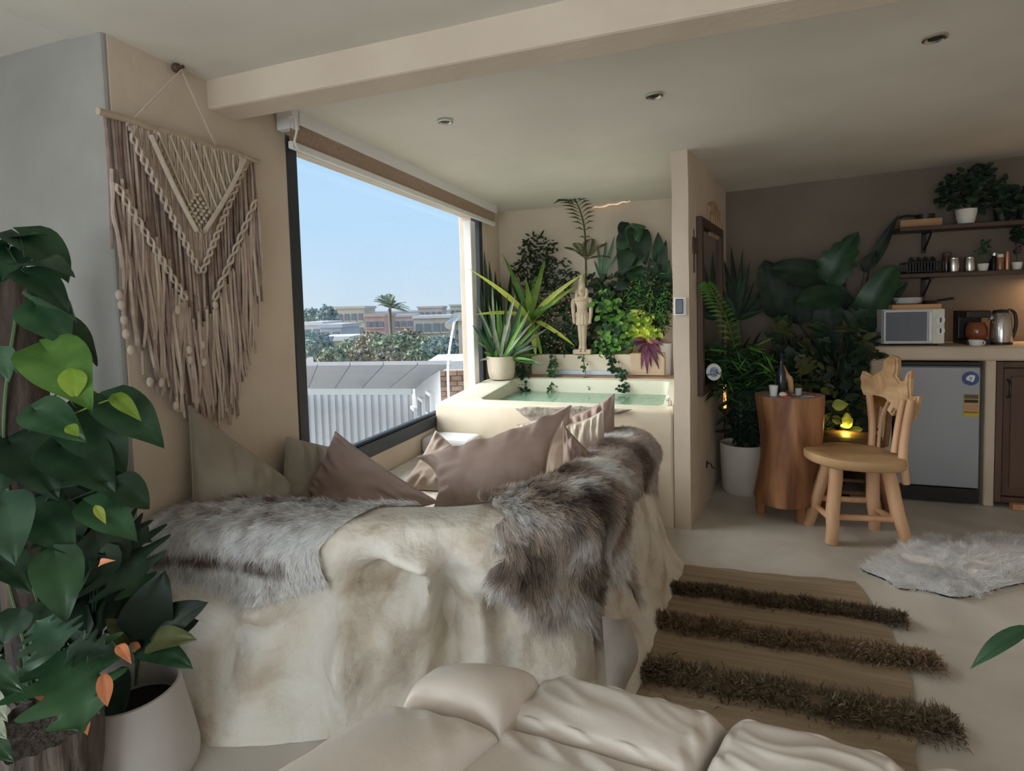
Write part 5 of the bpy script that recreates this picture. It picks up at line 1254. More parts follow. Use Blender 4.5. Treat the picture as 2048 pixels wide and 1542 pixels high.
# yellow-green dracaena behind it
dc_ = at(1065, 735, y=4.44); dr_ = thing('dracaena', A([dc_[0], 4.44, .876]), 'dracaena with broad yellow-green strap leaves fanning behind the cream pot', 'plant')
db_ = at(1062, 640, y=4.42)
MB().tube(path([A([dc_[0], 4.44, .876]), at(1060, 690, y=4.44), db_], 8), .014, 7).build('stem', M['stem'], dr_, smooth=50)
for i, (tx, ty, yy, w_, m_) in enumerate(((942, 535, 3.76, .050, 'lf_yellow'), (1005, 505, 4.40, .048, 'lf_bright'), (1095, 498, 4.44, .050, 'lf_lime'), (1172, 540, 4.28, .046, 'lf_yellow'), (1152, 570, 4.30, .044, 'lf_lime'), (1075, 530, 4.45, .046, 'lf_bright'), (1052, 555, 4.34, .056, 'lf_lime'),
                                          (955, 625, 3.86, .036, 'lf_yellow'), (1072, 712, 4.28, .044, 'lf_yellow'), (1060, 680, 4.28, .05, 'lf_lime'), (1085, 715, 4.33, .040, 'lf_lime'), (1120, 600, 4.30, .04, 'lf_bright'), (1020, 560, 4.46, .05, 'lf_mid'), (1128, 615, 4.42, .05, 'lf_mid'), (985, 560, 4.40, .05, 'lf_mid'), (1150, 690, 4.34, .036, 'lf_yellow'))):
    t = at(tx, ty, y=yy); b = db_ + A([0, -.01 * (i % 3), (i % 4) * .012 - .02])
    blade(dr_, b, t, w_, m_, arch=.16, kind='lance' if w_ > .045 else 'strap')
# dark sword leaves at the window corner
sw_ = thing('sword_plant', at(985, 745, y=4.47) * A([1, 1, 0]) + A([0, 0, .74]), 'dark sword-leaved plant in the corner behind the spiky pot plant', 'plant')
for tx, ty, bx in ((968, 500, 985), (978, 520, 995), (1000, 560, 1000), (960, 570, 980), (1022, 540, 1010), (985, 600, 990), (1012, 610, 1005), (990, 540, 1000)):
    blade(sw_, at(bx, 745, y=4.47), at(tx, ty, y=min(4.49, at(tx, ty, x=XW + .10)[1])), .05, 'lf_dark', arch=.02)

def foliage(plant, region, n, size, mats, y0_, y1_, seed, name='foliage', kind='oval', asp=.5):
    """small leaves nobody could count, gathered over a patch seen between two true depths: one part per tone"""
    g_ = random.Random(seed)
    for mi, m_ in enumerate(mats):
        mb = MB()
        for i in range(n // len(mats)):
            cx, cy, rx, ry = g_.choice(region)
            a = g_.uniform(0, 6.28); r = math.sqrt(g_.random())
            p = at(cx + rx * r * math.cos(a), cy + ry * r * math.sin(a), y=g_.uniform(y0_, y1_))
            if -.2 < p[0] < -.015 + (p[1] - 3.209) * .203: continue
            d = unit(A([g_.uniform(-1, 1), g_.uniform(-.8, .2), g_.uniform(-.9, .6)])); s = size * g_.uniform(.6, 1.3)
            n_ = unit(A([g_.uniform(-.6, .6), -1, g_.uniform(-.2, .9)])); sd_ = unit(np.cross(d, n_)); 
            e = p + d * s
            mb.add([p, p + d * s * .35 + sd_ * s * asp * .5 + n_ * s * .06, p + d * s * .75 + sd_ * s * asp * .36, e - n_ * s * .08, p + d * s * .75 - sd_ * s * asp * .36, p + d * s * .35 - sd_ * s * asp * .5 + n_ * s * .06], [(0, 1, 2), (0, 2, 3), (0, 3, 4), (0, 4, 5)])
        o = mb.build(name, M[m_], plant, fix=False); o['kind'] = 'stuff'
def shrub(name, label, root, top, region, n, size, mats, y0_, y1_, seed, asp=.5, stems=4):
    t = thing(name, root, label, 'plant')
    g_ = random.Random(seed + 50); mb = MB()
    for i in range(stems):
        cx, cy, rx, ry = g_.choice(region); e = at(cx, cy, y=(y0_ + y1_) / 2)
        mb.tube(path([A(root) + A([g_.uniform(-.03, .03), 0, 0]), (A(root) + e) / 2 + A([g_.uniform(-.03, .03), 0, .02]), e], 7), .004, 5)
    mb.build('stem', M['stem'], t, smooth=60)
    foliage(t, region, n, size, mats, y0_, y1_, seed, asp=asp)
    return t
soilp = lambda px, y=4.47: A([at(px, 800, y=y)[0], y, .875])
shrub('coral_berry_shrub', 'dark shrub dotted with tiny orange buds, behind the dracaena', soilp(1105), None, [(1110, 640, 40, 70), (1100, 690, 36, 30), (1140, 660, 20, 50)], 520, .045, ['lf_dark', 'lf_deep', 'lf_deep', 'lf_olive'], 4.36, 4.48, 1)
o = bpy.data.objects.get('coral_berry_shrub'); mb = MB()
for i in range(46):
    a = gq.uniform(0, 6.28); r = math.sqrt(gq.random()); mb.ball(at(1112 + 40 * r * math.cos(a), 640 + 62 * r * math.sin(a), y=4.36), .007, 5, 6)
ob = mb.build('bud', M['terra'], o, smooth=60); ob['kind'] = 'stuff'
shrub('dark_fern_bush', 'dark feathery bush rising at the back left of the planter', soilp(1085, 4.5), None, [(1075, 500, 38, 30), (1060, 540, 40, 26), (1110, 545, 44, 32), (1095, 590, 50, 40)], 560, .055, ['lf_dark', 'lf_dark', 'lf_deep'], 4.42, 4.49, 2, asp=.32, stems=8)
shrub('pothos_shrub', 'bright green trailing plant just right of the statue', soilp(1225, 4.42), None, [(1222, 640, 22, 40), (1238, 670, 30, 34), (1212, 600, 24, 16), (1215, 690, 26, 20), (1250, 650, 20, 24)], 300, .060, ['lf_bright', 'lf_mid', 'lf_bright'], 4.30, 4.44, 3, asp=.7)
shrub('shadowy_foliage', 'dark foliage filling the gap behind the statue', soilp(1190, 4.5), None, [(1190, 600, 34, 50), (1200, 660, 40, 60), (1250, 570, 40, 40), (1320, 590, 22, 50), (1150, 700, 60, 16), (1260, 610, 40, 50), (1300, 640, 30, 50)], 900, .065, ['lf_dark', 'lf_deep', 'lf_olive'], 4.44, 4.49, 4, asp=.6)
shrub('fine_fern', 'soft feathery green fern hanging beside the column', soilp(1305, 4.42), None, [(1305, 580, 36, 50), (1290, 620, 46, 30), (1325, 620, 16, 50), (1275, 590, 24, 30)], 900, .040, ['lf_mid', 'lf_deep', 'lf_bright'], 4.28, 4.42, 5, asp=.16, stems=8)
# split-leaf philodendron above
mo = thing('climbing_philodendron', soilp(1262, 4.5), 'dark large-leaved philodendron climbing the back wall near the column', 'plant')
MB().tube(path([soilp(1262, 4.5), at(1270, 640, y=4.5), at(1262, 540, y=4.5), at(1268, 470, y=4.48)], 14), .010, 7).build('stem', M['stem'], mo, smooth=50)
for a, b, w_, m_ in (((1262, 470), (1290, 452), 46, 'lf_mid'), ((1262, 472), (1232, 500), 50, 'lf_deep'), ((1275, 465), (1292, 530), 54, 'lf_dark'), ((1258, 490), (1246, 550), 50, 'lf_deep'), ((1270, 520), (1300, 500), 40, 'lf_deep'), ((1262, 520), (1236, 545), 44, 'lf_dark'), ((1266, 540), (1290, 575), 46, 'lf_mid'), ((1260, 560), (1232, 580), 42, 'lf_dark'), ((1256, 450), (1240, 478), 40, 'lf_dark'), ((1270, 455), (1262, 500), 44, 'lf_mid'),
                        ((1318, 520), (1316, 464), 32, 'lf_deep'), ((1322, 540), (1332, 480), 26, 'lf_dark'), ((1310, 560), (1300, 515), 34, 'lf_dark'), ((1330, 560), (1338, 520), 30, 'lf_deep')):
    pl_leaf(mo, a, b, w_ * .8, 4.46, 4.42, m=m_, face=.8, tilt=(0, 0, .2), kind='heart', droop=.2, fold=.15, stalk=(1268, min(a[1] + 40, 640), 4.49), nu=8, nv=3)
# slim palm frond reaching to the ceiling
pm = thing('slim_palm', soilp(1172, 4.47), 'slim young palm whose frond touches the ceiling above the statue', 'plant')
rach = [soilp(1172, 4.47), at(1172, 560, y=4.46), at(1170, 470, y=4.42), at(1163, 430, y=4.38), at(1150, 402, y=4.30), at(1128, 398, y=4.22)]
rp_ = path(rach, 22); mb = MB().tube(rp_, [.010 - .0003 * i for i in range(22)], 6)
for k in range(8, 22):
    for sg in (-1, 1):
        p = rp_[k]; tg = unit(rp_[min(21, k + 1)] - rp_[k - 1]); 
        ln_ = .17 * math.sin(math.pi * (k - 7.0) / 15.5) ** .6
        d = unit(A([sg * .9, -.25, -.25 if sg > 0 else -.1]) + tg * .7); w = unit(np.cross(d, A([0, -1., .3]))) * .008
        mb.add([p, p + d * ln_ * .5 + w, p + d * ln_ - A([0, 0, .03]), p + d * ln_ * .5 - w], [(0, 1, 2, 3)])
mb.build('frond', M['lf_olive'], pm, fix=False)
frb = at(1172, 520, y=4.46)
for d, ln_ in (((-.5, -.2, .45), .22), ((.55, -.2, .5), .24), ((.2, -.3, .6), .22), ((-.2, -.3, .5), .2), ((.7, -.1, .15), .2)):
    frond_geo(frb, d, ln_, .15, 12, .006, .09, rr_=.004).build('frond', M['lf_olive'], pm, fix=False)
gf = thing('grey_palm', soilp(1215, 4.5), 'grey-green palm fan against the wall right of the statue', 'plant')
gfb = at(1205, 560, y=4.5)
MB().tube([soilp(1215, 4.5), gfb], .008, 6).build('stem', M['stem'], gf)
for tx, ty in ((1195, 490), (1212, 480), (1230, 470), (1240, 500), (1188, 520)):
    blade(gf, gfb, at(tx, ty, y=4.48), .028, 'lf_pale', arch=.02)
# right-hand end of the ledge: purple plant in a square box, white pot, spot-lit plant
bp_ = at(1294, 757, y=4.30); bxs = thing('purple_plant', A([bp_[0], 4.37, .751]), 'drooping purple-leaved plant in a square tan planter box', 'plant')
xa, xb = at(1260, 720, y=4.30)[0], at(1329, 720, y=4.30)[0]
M['tanbox'] = mat('tan_plaster_box', (.50, .37, .26), (.58, .44, .32), rough=.8, scale=6, bump=.2)
MB().box(xa, xb, 4.306, 4.45, .752, .925).build('box', M['tanbox'], bxs, bevel=.006)
for tx, ty, m_ in ((1270, 700, 'lf_purple'), (1282, 740, 'lf_purple'), (1295, 752, 'lf_purple'), (1303, 735, 'lf_purple'), (1318, 720, 'lf_purple'), (1330, 715, 'lf_purple'), (1262, 680, 'lf_purple'), (1328, 690, 'lf_purple'), (1288, 715, 'lf_purple'), (1310, 710, 'lf_purple'), (1255, 692, 'lf_dark'), (1320, 740, 'lf_purple')):
    blade(bxs, at(1292, 680, y=4.36), at(tx, ty, y=4.285), .040, m_, arch=.30, kind='lance')
wpx = at(1332, 750, y=4.46); wpt = thing('white_pot', A([wpx[0] - .01, 4.475, .739]), 'plain white pot squeezed between the square box and the column', 'pot')
MB().lathe([(.001, .001), (.045, .001), (.050, .03), (.056, .22), (.056, .255), (.050, .255), (.047, .2), (.001, .2)], (wpx[0] - .01, 4.475, .739), 28).build('pot', M['white'], wpt, smooth=45)
tr = thing('terracotta_vase', A([at(1318, 690, y=4.50)[0], 4.5, .93]), 'tall orange-tan clay vase standing behind the purple plant', 'vase')
tr.location[2] = .739; 
MB().lathe([(.001, 0), (.035, 0), (.045, .12), (.052, .26), (.048, .38), (.034, .44), (.030, .46), (.026, .46), (.03, .40), (.001, .38)], (at(1318, 690, y=4.50)[0], 4.49, .739), 24).build('body', M['tanbox'], tr, smooth=50)
WLOC[tr.name] = A([tr.location[0], tr.location[1], .739])
yl = shrub('spotlit_plant', 'yellow glowing leaves around a small plant lamp by the column', soilp(1285, 4.46), None, [(1288, 650, 28, 20), (1285, 635, 24, 14), (1300, 668, 22, 10), (1268, 665, 10, 14)], 150, .052, ['lf_yellow', 'lf_lime'], 4.31, 4.38, 6, asp=.6)
lamp = thing('plant_lamp', at(1288, 676, y=4.40), 'tiny warm plant spotlight glowing among yellow leaves', 'light')
lp = at(1288, 668, y=4.40)
MB().lathe([(.001, 0), (.018, 0), (.024, .03), (.020, .032), (.001, .01)], lp - A([0, 0, .03]), 14).tube([lp - A([0, 0, .03]), A([lp[0], lp[1] + .02, .876])], .004, 6).build('housing', M['black'], lamp, smooth=40)
MB().ball(lp, .013, 6, 8).build('bulb', emis('warm_bulb', (1, .72, .16), 14), lamp, smooth=60)
pd = bpy.data.lights.new('plant_lamp_light', 'POINT'); pd.energy = 1.3; pd.color = (1, .68, .14); pd.shadow_soft_size = .02
plo = bpy.data.objects.new('plant_lamp_light', pd); COL.objects.link(plo); plo.location = tuple(lp + A([0, -.03, .03]))
# vines spilling over the planter wall into the tub
for k, (pts, lb) in enumerate((([(1050, 715, 4.33), (1046, 745, 4.22), (1050, 775, 4.17), (1055, 797, 4.15)], 'thick leafy vine hanging into the tub beside the cream pot'), ([(1102, 712, 4.33), (1103, 745, 4.25), (1101, 775, 4.15), (1106, 790, 4.15)], 'thin vine over the planter wall left of the statue'),
                                ([(1163, 712, 4.32), (1170, 735, 4.29), (1172, 762, 4.23), (1178, 775, 4.15)], 'single fine vine trailing below the statue'), ([(1222, 712, 4.32), (1228, 735, 4.29), (1244, 745, 4.24), (1248, 778, 4.15)], 'bushy vine over the planter wall right of the statue'), ([(1110, 712, 4.33), (1112, 740, 4.26), (1110, 770, 4.16)], 'second thin vine beside the left one'))):
    P3 = [at(x_, y_, y=d_) for x_, y_, d_ in pts]; pth = path(P3, 14)
    vt = thing('trailing_vine', P3[-1], lb, 'vine')
    MB().tube(pth, .004, 5).build('stem', M['stem'], vt, smooth=60)
    nlv = {0: 120, 1: 40, 2: 16, 3: 130, 4: 30}[k]; mb = MB()
    for i in range(nlv):
        p = crom(pth, gq.random() * 13) + A([gq.gauss(0, .022 if k in (0, 3) else .008), -abs(gq.gauss(0, .012)), gq.gauss(0, .01)]); d = unit(A([gq.uniform(-1, 1), -.5, gq.uniform(-1, .2)])); s = gq.uniform(.024, .050); sd_ = unit(np.cross(d, A([0, -1, .4])))
        mb.add([p, p + d * s * .5 + sd_ * s * .32, p + d * s, p + d * s * .5 - sd_ * s * .32], [(0, 1, 2, 3)])
    o = mb.build('leaves', M['lf_mid' if k != 3 else 'lf_deep'], vt, fix=False); o['kind'] = 'stuff'
# taps at the tub's right rim
tp = at(1338, 808, y=3.36); tpp = thing('tub_tap', A([tp[0] + .0, 3.36, rim((0, 3.36))]), 'small white and chrome tap fitting on the tub rim by the column', 'tap')
tpo = A([tp[0], 3.36, rim((0, 3.36))])
MB().lathe([(.001, 0), (.016, 0), (.016, .03), (.011, .034), (.011, .045), (.001, .046)], tpo, 16).build('body', M['steel'], tpp, smooth=40)
MB().ball(tpo + A([0, 0, .05]), .013, 6, 10, sc=(1, 1, .7)).build('knob', M['white'], tpp, smooth=60)
for px in (1075, 1120):
    pp = at(px, 806, y=3.40); pp[2] = .628
    j = thing('tub_jet', pp, 'white float bobbing at the water edge, ' + ('left one' if px < 1100 else 'right one'), 'float', 'white floats in the tub')
    MB().ball(pp + A([0, 0, .012]), .022, 8, 12, sc=(1.3, 1, .7)).build('cap', M['white'], j, smooth=60)
# the wet rim stain patch is plaster relief: a rough worn band on the tub front under the water line
_unused = [(1030, 815), (1110, 812), (1200, 814), (1265, 818), (1200, 828), (1110, 838), (1062, 836), (1045, 824)]
# ------------------------------------------------------------------ counter, fridge, cabinet
YF = 4.05; CT = .995
M['counter'] = mat('counter_plaster', (.56, .46, .345), (.64, .54, .42), rough=.7, scale=3, bump=.2, bscale=9, bdist=.015)
ct = thing('kitchen_counter', (1.6, 4.3, 0), 'rounded plaster kitchen counter built over the small fridge', 'counter')
MB().box(1.055, 3.0, YF, 4.52, .905, CT).build('worktop', M['counter'], ct, bevel=.022, seg=4)
MB().box(1.058, 1.185, YF + .003, 4.52, 0, .91).build('side_wall', M['counter'], ct, bevel=.018, seg=3)
MB().box(1.668, 1.722, YF + .003, 4.52, 0, .91).build('pier', M['counter'], ct, bevel=.010, seg=3)
MB().box(2.26, 2.34, YF + .003, 4.52, 0, .91).build('pier', M['counter'], ct, bevel=.010, seg=3)
fr = thing('mini_fridge', (1.43, 4.3, 0), 'silver-grey mini fridge under the plaster counter', 'fridge')
M['fr_silver'] = mat('grey_silver_enamel', (.33, .355, .40), (.35, .375, .42), rough=.30, metal=.12, scale=2)
fx0, fx1 = 1.200, 1.655
MB().box(fx0, fx1, YF + .04, 4.48, .012, .888).build('body', M['black'], fr, bevel=.004)
MB().box(fx0 + .006, fx1 - .014, YF - .004, YF + .038, .108, .868).build('door', M['fr_silver'], fr, bevel=.010, seg=3)
MB().box(fx0 + .006, fx1 - .014, YF - .002, YF + .038, .842, .874).build('door_handle', mat('dark_grey_plastic', (.08, .09, .10), rough=.4), fr, bevel=.005)
MB().box(fx0 + .006, fx1 - .010, YF + .004, YF + .038, .012, .100).build('kick_plate', M['black'], fr, bevel=.004)
MB().box(fx0 + .002, fx1 + .001, YF + .016, YF + .05, .873, .897).build('top_trim', M['black'], fr, bevel=.003)
for x_ in (fx0 + .05, fx1 - .05): MB().lathe([(.015, 0), (.018, .014)], (x_, YF + .06, 0), 10).build('foot', M['black'], fr)
def disc(c, r, d, n=28):
    mb = MB(); V = [(c[0] + r * math.cos(2 * math.pi * i / n), c[1], c[2] + r * math.sin(2 * math.pi * i / n)) for i in range(n)]; V += [(x, y - d, z) for x, y, z in V]
    return mb.add(V, [tuple(range(n)), tuple(range(n, 2 * n))[::-1]] + [(i, (i + 1) % n, n + (i + 1) % n, n + i) for i in range(n)])
dc2 = at(1941, 757, y=YF - .006)
stk = disc(dc2, .043, .002).build('round_sticker', mat('sticker_blue', (.045, .09, .26), rough=.5), fr)
tag(stk, 'round blue sticker with white emblem')
mb = MB()
mb.add([(dc2[0] + x * .025, dc2[1] - .003, dc2[2] + z * .025) for x, z in ((-.85, .35), (-.1, .95), (.9, .75), (.8, -.1), (.45, -.9), (-.35, -.55), (-.95, -.35))], [tuple(range(7))[::-1]]).build('emblem', M['white'], stk, fix=False)
mb = MB()
for s_ in (-1, 1): mb.add([(dc2[0] + x * .011, dc2[1] - .004, dc2[2] + z * .013) for x, z in ((-.2 + .3 * s_, -.8), (.1 + .3 * s_, -.8), (.2 + .3 * s_, .8), (-.1 + .3 * s_, .8))], [(0, 1, 2, 3)])
mb.build('emblem_mark', mat('sticker_blue_mark', (.05, .09, .24), rough=.5), stk, fix=False)
e0_ = at(1927, 788, y=YF - .006); e1_ = at(1957, 834, y=YF - .006)
lbx0, lbx1, lz1, lz0 = e0_[0], e1_[0], e0_[2], e1_[2]
el = MB().box(lbx0, lbx1, YF - .0075, YF - .0045, lz0, lz1).build('energy_label', mat('label_yellow', (.55, .42, .06), rough=.6), fr)
tag(el, 'yellow and orange energy label')
for k, (a, b, c_) in enumerate(((.80, .98, (.10, .09, .08)), (.62, .76, (.02, .02, .02)), (.30, .58, (.50, .27, .17)), (.16, .24, (.30, .14, .05)))):
    MB().box(lbx0 + .004, lbx1 - .004, YF - .0085, YF - .0073, lz0 + (lz1 - lz0) * a, lz0 + (lz1 - lz0) * b).build('label_bar', mat('label_ink', c_, rough=.6), el)
cb_ = thing('kitchen_cabinet', (1.99, 4.2, 0), 'dark brown wooden cabinet with a panelled door right of the fridge', 'cabinet')
M['cab'] = mat('brown_cabinet_wood', (.075, .040, .028), (.125, .070, .048), rough=.55, scale=7, stretch=(1, 1, .12), bump=.3, bscale=18)
MB().box(1.728, 2.255, YF + .06, 4.48, .03, .90).build('carcass', M['cab'], cb_)
for q_ in ((1.726, 1.760, .03, .90), (2.22, 2.256, .03, .90), (1.76, 2.22, .865, .90), (1.76, 2.22, .03, .065)):
    MB().box(q_[0], q_[1], YF + .012, YF + .06, q_[2], q_[3]).build('frame_bar', M['cab'], cb_, bevel=.003)
dr2 = MB().box(1.766, 2.214, YF + .022, YF + .058, .07, .86).build('door', M['cab'], cb_, bevel=.004)
for k in range(4): MB().box(1.80 + k * .098, 1.892 + k * .098, YF + .014, YF + .024, .12, .81).build('plank', M['cab'], dr2, bevel=.004)
MB().tube(path([(1.785, YF + .022, .79), (1.785, YF - .006, .77), (1.785, YF - .006, .70), (1.785, YF + .022, .68)], 10), .006, 7).build('handle', M['black'], dr2, smooth=50)
MB().box(1.80, 2.10, YF - .03, YF + .012, .0, .035).build('foot_block', M['wood_lt'], cb_, bevel=.004)

# ------------------------------------------------------------------ things on the counter
mw_ = thing('microwave', (1.43, 4.3, CT), 'white microwave oven with dark door glass and two dials on the counter', 'microwave')
m0, m1 = at(1765, 620, y=4.12), at(1888, 618, y=4.12); mx0, mx1 = m0[0], m1[0]; mz0, mz1 = CT + .012, m0[2] + .002
MB().box(mx0, mx1, 4.125, 4.44, mz0, mz1).build('case', M['white'], mw_, bevel=.006)
dw = mx0 + (mx1 - mx0) * .80
dor = MB().box(mx0 + .002, dw, 4.100, 4.126, mz0 + .004, mz1 - .004).build('door', mat('silver_grey_door', (.58, .58, .59), rough=.35), mw_, bevel=.004)
MB().box(mx0 + .014, dw - .030, 4.096, 4.102, mz0 + .020, mz1 - .018).build('door_glass', mat('dark_door_glass', (.10, .12, .16), rough=.14), dor, bevel=.002)
MB().box(dw - .022, dw - .006, 4.086, 4.102, mz0 + .02, mz1 - .02).build('door_handle', M['white'], dor, bevel=.003)
MB().box(dw + .001, mx1 - .001, 4.104, 4.126, mz0 + .003, mz1 - .003).build('control_panel', mat('ivory_panel', (.70, .68, .60), rough=.5), mw_, bevel=.003)
for zf in (.68, .38):
    c = A([(dw + mx1) / 2 + .005, 4.100, mz0 + (mz1 - mz0) * zf])
    kn = disc(c + A([0, .004, 0]), .022, .016, 20).build('dial', M['white'], mw_, bevel=.002)
    MB().box(c[0] - .003, c[0] + .003, 4.082, 4.089, c[2] - .015, c[2] + .015).build('pointer', M['black'], kn)
for x_ in (mx0 + .03, mx1 - .03):
    for y_ in (4.15, 4.41): MB().lathe([(.010, 0), (.012, .013)], (x_, y_, CT - .0005), 8).build('foot', M['black'], mw_)
bd = thing('chopping_board', (0, 4.2, mz1), 'orange-brown wooden board lying on the microwave', 'board')
ba, bb = at(1785, 612, y=4.13)[0], at(1884, 612, y=4.13)[0]
bd.location = ((ba + bb) / 2, 4.25, mz1); WLOC[bd.name] = A(bd.location)
MB().box(ba, bb, 4.13, 4.38, mz1 + .0005, mz1 + .030).build('plank', mat('orange_board', (.50, .25, .10), (.60, .33, .15), rough=.55, scale=7, stretch=(.2, 1, 1)), bd, bevel=.005)
for k in range(4):
    pcx_ = at(1812, 600, y=4.24)[0]; c = A([pcx_, 4.25, mz1 + .031 + k * .009])
    pt_ = MB().lathe([(.001, 0), (.055, 0), (.085, .010), (.092, .016), (.088, .016), (.055, .005), (.001, .004)], c, 30).build('plate', M['white'], None, smooth=40)
    tag(pt_, ['bottom plate of the white stack on the wooden board', 'second plate up in the white stack on the board', 'third plate up in the white stack on the board', 'topmost white plate stacked on the wooden board'][k], 'plate', 'white plates on the board')
pnx = at(1868, 600, y=4.24); pn = thing('small_pan', A([pnx[0], 4.26, mz1 + .031]), 'small black pan with handle beside the plate stack on the board', 'pan')
MB().lathe([(.001, 0), (.040, 0), (.048, .022), (.045, .022), (.038, .004), (.001, .004)], A([pnx[0] - .02, 4.26, mz1 + .031]), 24).build('bowl', M['black'], pn, smooth=40)
MB().tube([A([pnx[0] + .025, 4.26, mz1 + .05]), A([pnx[0] + .11, 4.25, mz1 + .062])], .008, 8).build('handle', M['black'], pn)
# coffee machine
k0, k1 = at(1930, 685, y=4.22), at(1980, 630, y=4.22); cm = thing('coffee_machine', A([(k0[0] + k1[0]) / 2, 4.28, CT]), 'black coffee machine with orange-brown jug beside the microwave', 'appliance')
MB().box(k0[0], k1[0], 4.20, 4.40, CT + .001, CT + .03).build('base', M['black'], cm, bevel=.005)
MB().box(k0[0], k1[0], 4.32, 4.40, CT + .03, CT + .215).build('column', M['black'], cm, bevel=.005)
MB().box(k0[0], k1[0], 4.20, 4.32, CT + .17, CT + .215).build('head', M['black'], cm, bevel=.006)
MB().lathe([(.001, 0), (.045, 0), (.056, .03), (.054, .08), (.040, .11), (.001, .11)], A([(k0[0] + k1[0]) / 2 + .01, 4.255, CT + .031]), 22).build('jug', mat('amber_glass', (.22, .065, .025), rough=.15), cm, smooth=45)
cc = at(1950, 680, y=4.14); cup = thing('counter_cup', A([cc[0], 4.13, CT]), 'low white cup on the counter in front of the coffee machine', 'cup')
MB().lathe([(.001, 0), (.030, 0), (.038, .035), (.034, .035), (.028, .006), (.001, .006)], A([cc[0], 4.13, CT + .0005]), 22).build('bowl', M['white'], cup, smooth=45)
MB().tube([A([cc[0] + .034 + .014 * math.sin(a), 4.13, CT + .018 - .012 * math.cos(a)]) for a in L(0, math.pi, 8)], .004, 6).build('handle', M['white'], cup)
# kettle
ka, kb = at(1982, 686, y=4.2), at(2033, 620, y=4.2); kx = (ka[0] + kb[0]) / 2 - .005; kr = (kb[0] - ka[0]) / 2 * .92
ke = thing('kettle', A([kx, 4.22, CT]), 'glass and steel kettle with black handle at the right of the counter', 'kettle')
kc = A([kx, 4.22, CT + .0005])
MB().lathe([(.001, 0), (kr, 0), (kr, .014), (.001, .016)], kc, 28).build('base', M['black'], ke)
MB().lathe([(.001, .016), (kr * .96, .016), (kr * .98, .05), (kr * .98, .06), (kr * .86, .19), (kr * .80, .20), (.001, .20)], kc, 30).build('body', mat('kettle_steel_glass', (.36, .33, .31), (.52, .49, .46), rough=.15, metal=.85, scale=9), ke, smooth=40)
MB().lathe([(.001, .20), (kr * .78, .20), (kr * .70, .216), (.001, .222)], kc, 26).build('lid', M['black'], ke, smooth=40)
MB().tube(path([kc + A([kr * .6, 0, .215]), kc + A([kr * 1.15, 0, .20]), kc + A([kr * 1.32, 0, .12]), kc + A([kr * 1.02, 0, .04])], 14), .010, 8).build('handle', M['black'], ke, smooth=50)
MB().tube([kc + A([-kr * .80, 0, .165]), kc + A([-kr * 1.05, 0, .19])], [.022, .010], 8).build('spout', M['steel'], ke, smooth=50)

# ------------------------------------------------------------------ shelves
YS = 4.33
s1a, s1b = at(1800, 458, y=YS), at(2048, 440, y=YS); s2a, s2b = at(1800, 548, y=YS), at(2048, 536, y=YS)
Z1, Z2 = s1a[2] + .012, s2a[2]
def shelf(z, x0_, lb):
    t = thing('mounted_shelf', (2.1, 4.43, z), lb, 'shelf')
    MB().box(x0_, 3.05, YS, 4.53, z - .028, z).build('board', M['shelf'], t, bevel=.004)
    for bx in (at(1862, 480, y=4.4)[0], 2.6):
        MB().box(bx - .012, bx + .012, 4.515, 4.53, z - .17, z - .028).box(bx - .012, bx + .012, 4.37, 4.53, z - .04, z - .028).build('bracket', M['black'], t, bevel=.002)
        MB().tube(path([(bx, 4.52, z - .15), (bx, 4.47, z - .11), (bx, 4.40, z - .045)], 8), .006, 6).build('scroll', M['black'], t, smooth=50)
    return t
shelf(Z1, s1a[0], 'upper dark wooden wall shelf with plants'); shelf(Z2, s2a[0], 'lower dark wooden wall shelf with jars and small pots')
ta, tb = at(1800, 445, y=4.36)[0], at(1884, 445, y=4.36)[0]
tw = thing('wooden_tray', ((ta + tb) / 2, 4.43, Z1), 'light wooden tray at the left end of the upper shelf', 'tray')
MB().box(ta, tb, 4.35, 4.50, Z1 + .0005, Z1 + .012).box(ta, tb, 4.35, 4.36, Z1 + .012, Z1 + .05).box(ta, tb, 4.49, 4.50, Z1 + .012, Z1 + .05).box(ta, ta + .01, 4.36, 4.49, Z1 + .012, Z1 + .05).box(tb - .01, tb, 4.36, 4.49, Z1 + .012, Z1 + .05).build('tray', mat('pale_tray_wood', (.34, .19, .095), (.42, .25, .13), rough=.6, scale=9), tw, bevel=.003)
bk_ = thing('black_pan', ((ta + tb) / 2 + .05, 4.43, Z1 + .0125), 'black pan lying in the wooden tray on the upper shelf', 'pan')
pcn = A([(ta + tb) / 2 + .045, 4.425, Z1 + .013])
MB().lathe([(.001, 0), (.045, 0), (.055, .072), (.050, .072), (.042, .006), (.001, .006)], pcn, 26).build('bowl', M['black'], bk_, smooth=40)
MB().tube(path([pcn + A([-.05, 0, .066]), pcn + A([-.11, 0, .072]), pcn + A([-.155, 0, .06])], 8), .008, 7).build('handle', M['black'], bk_, smooth=50)

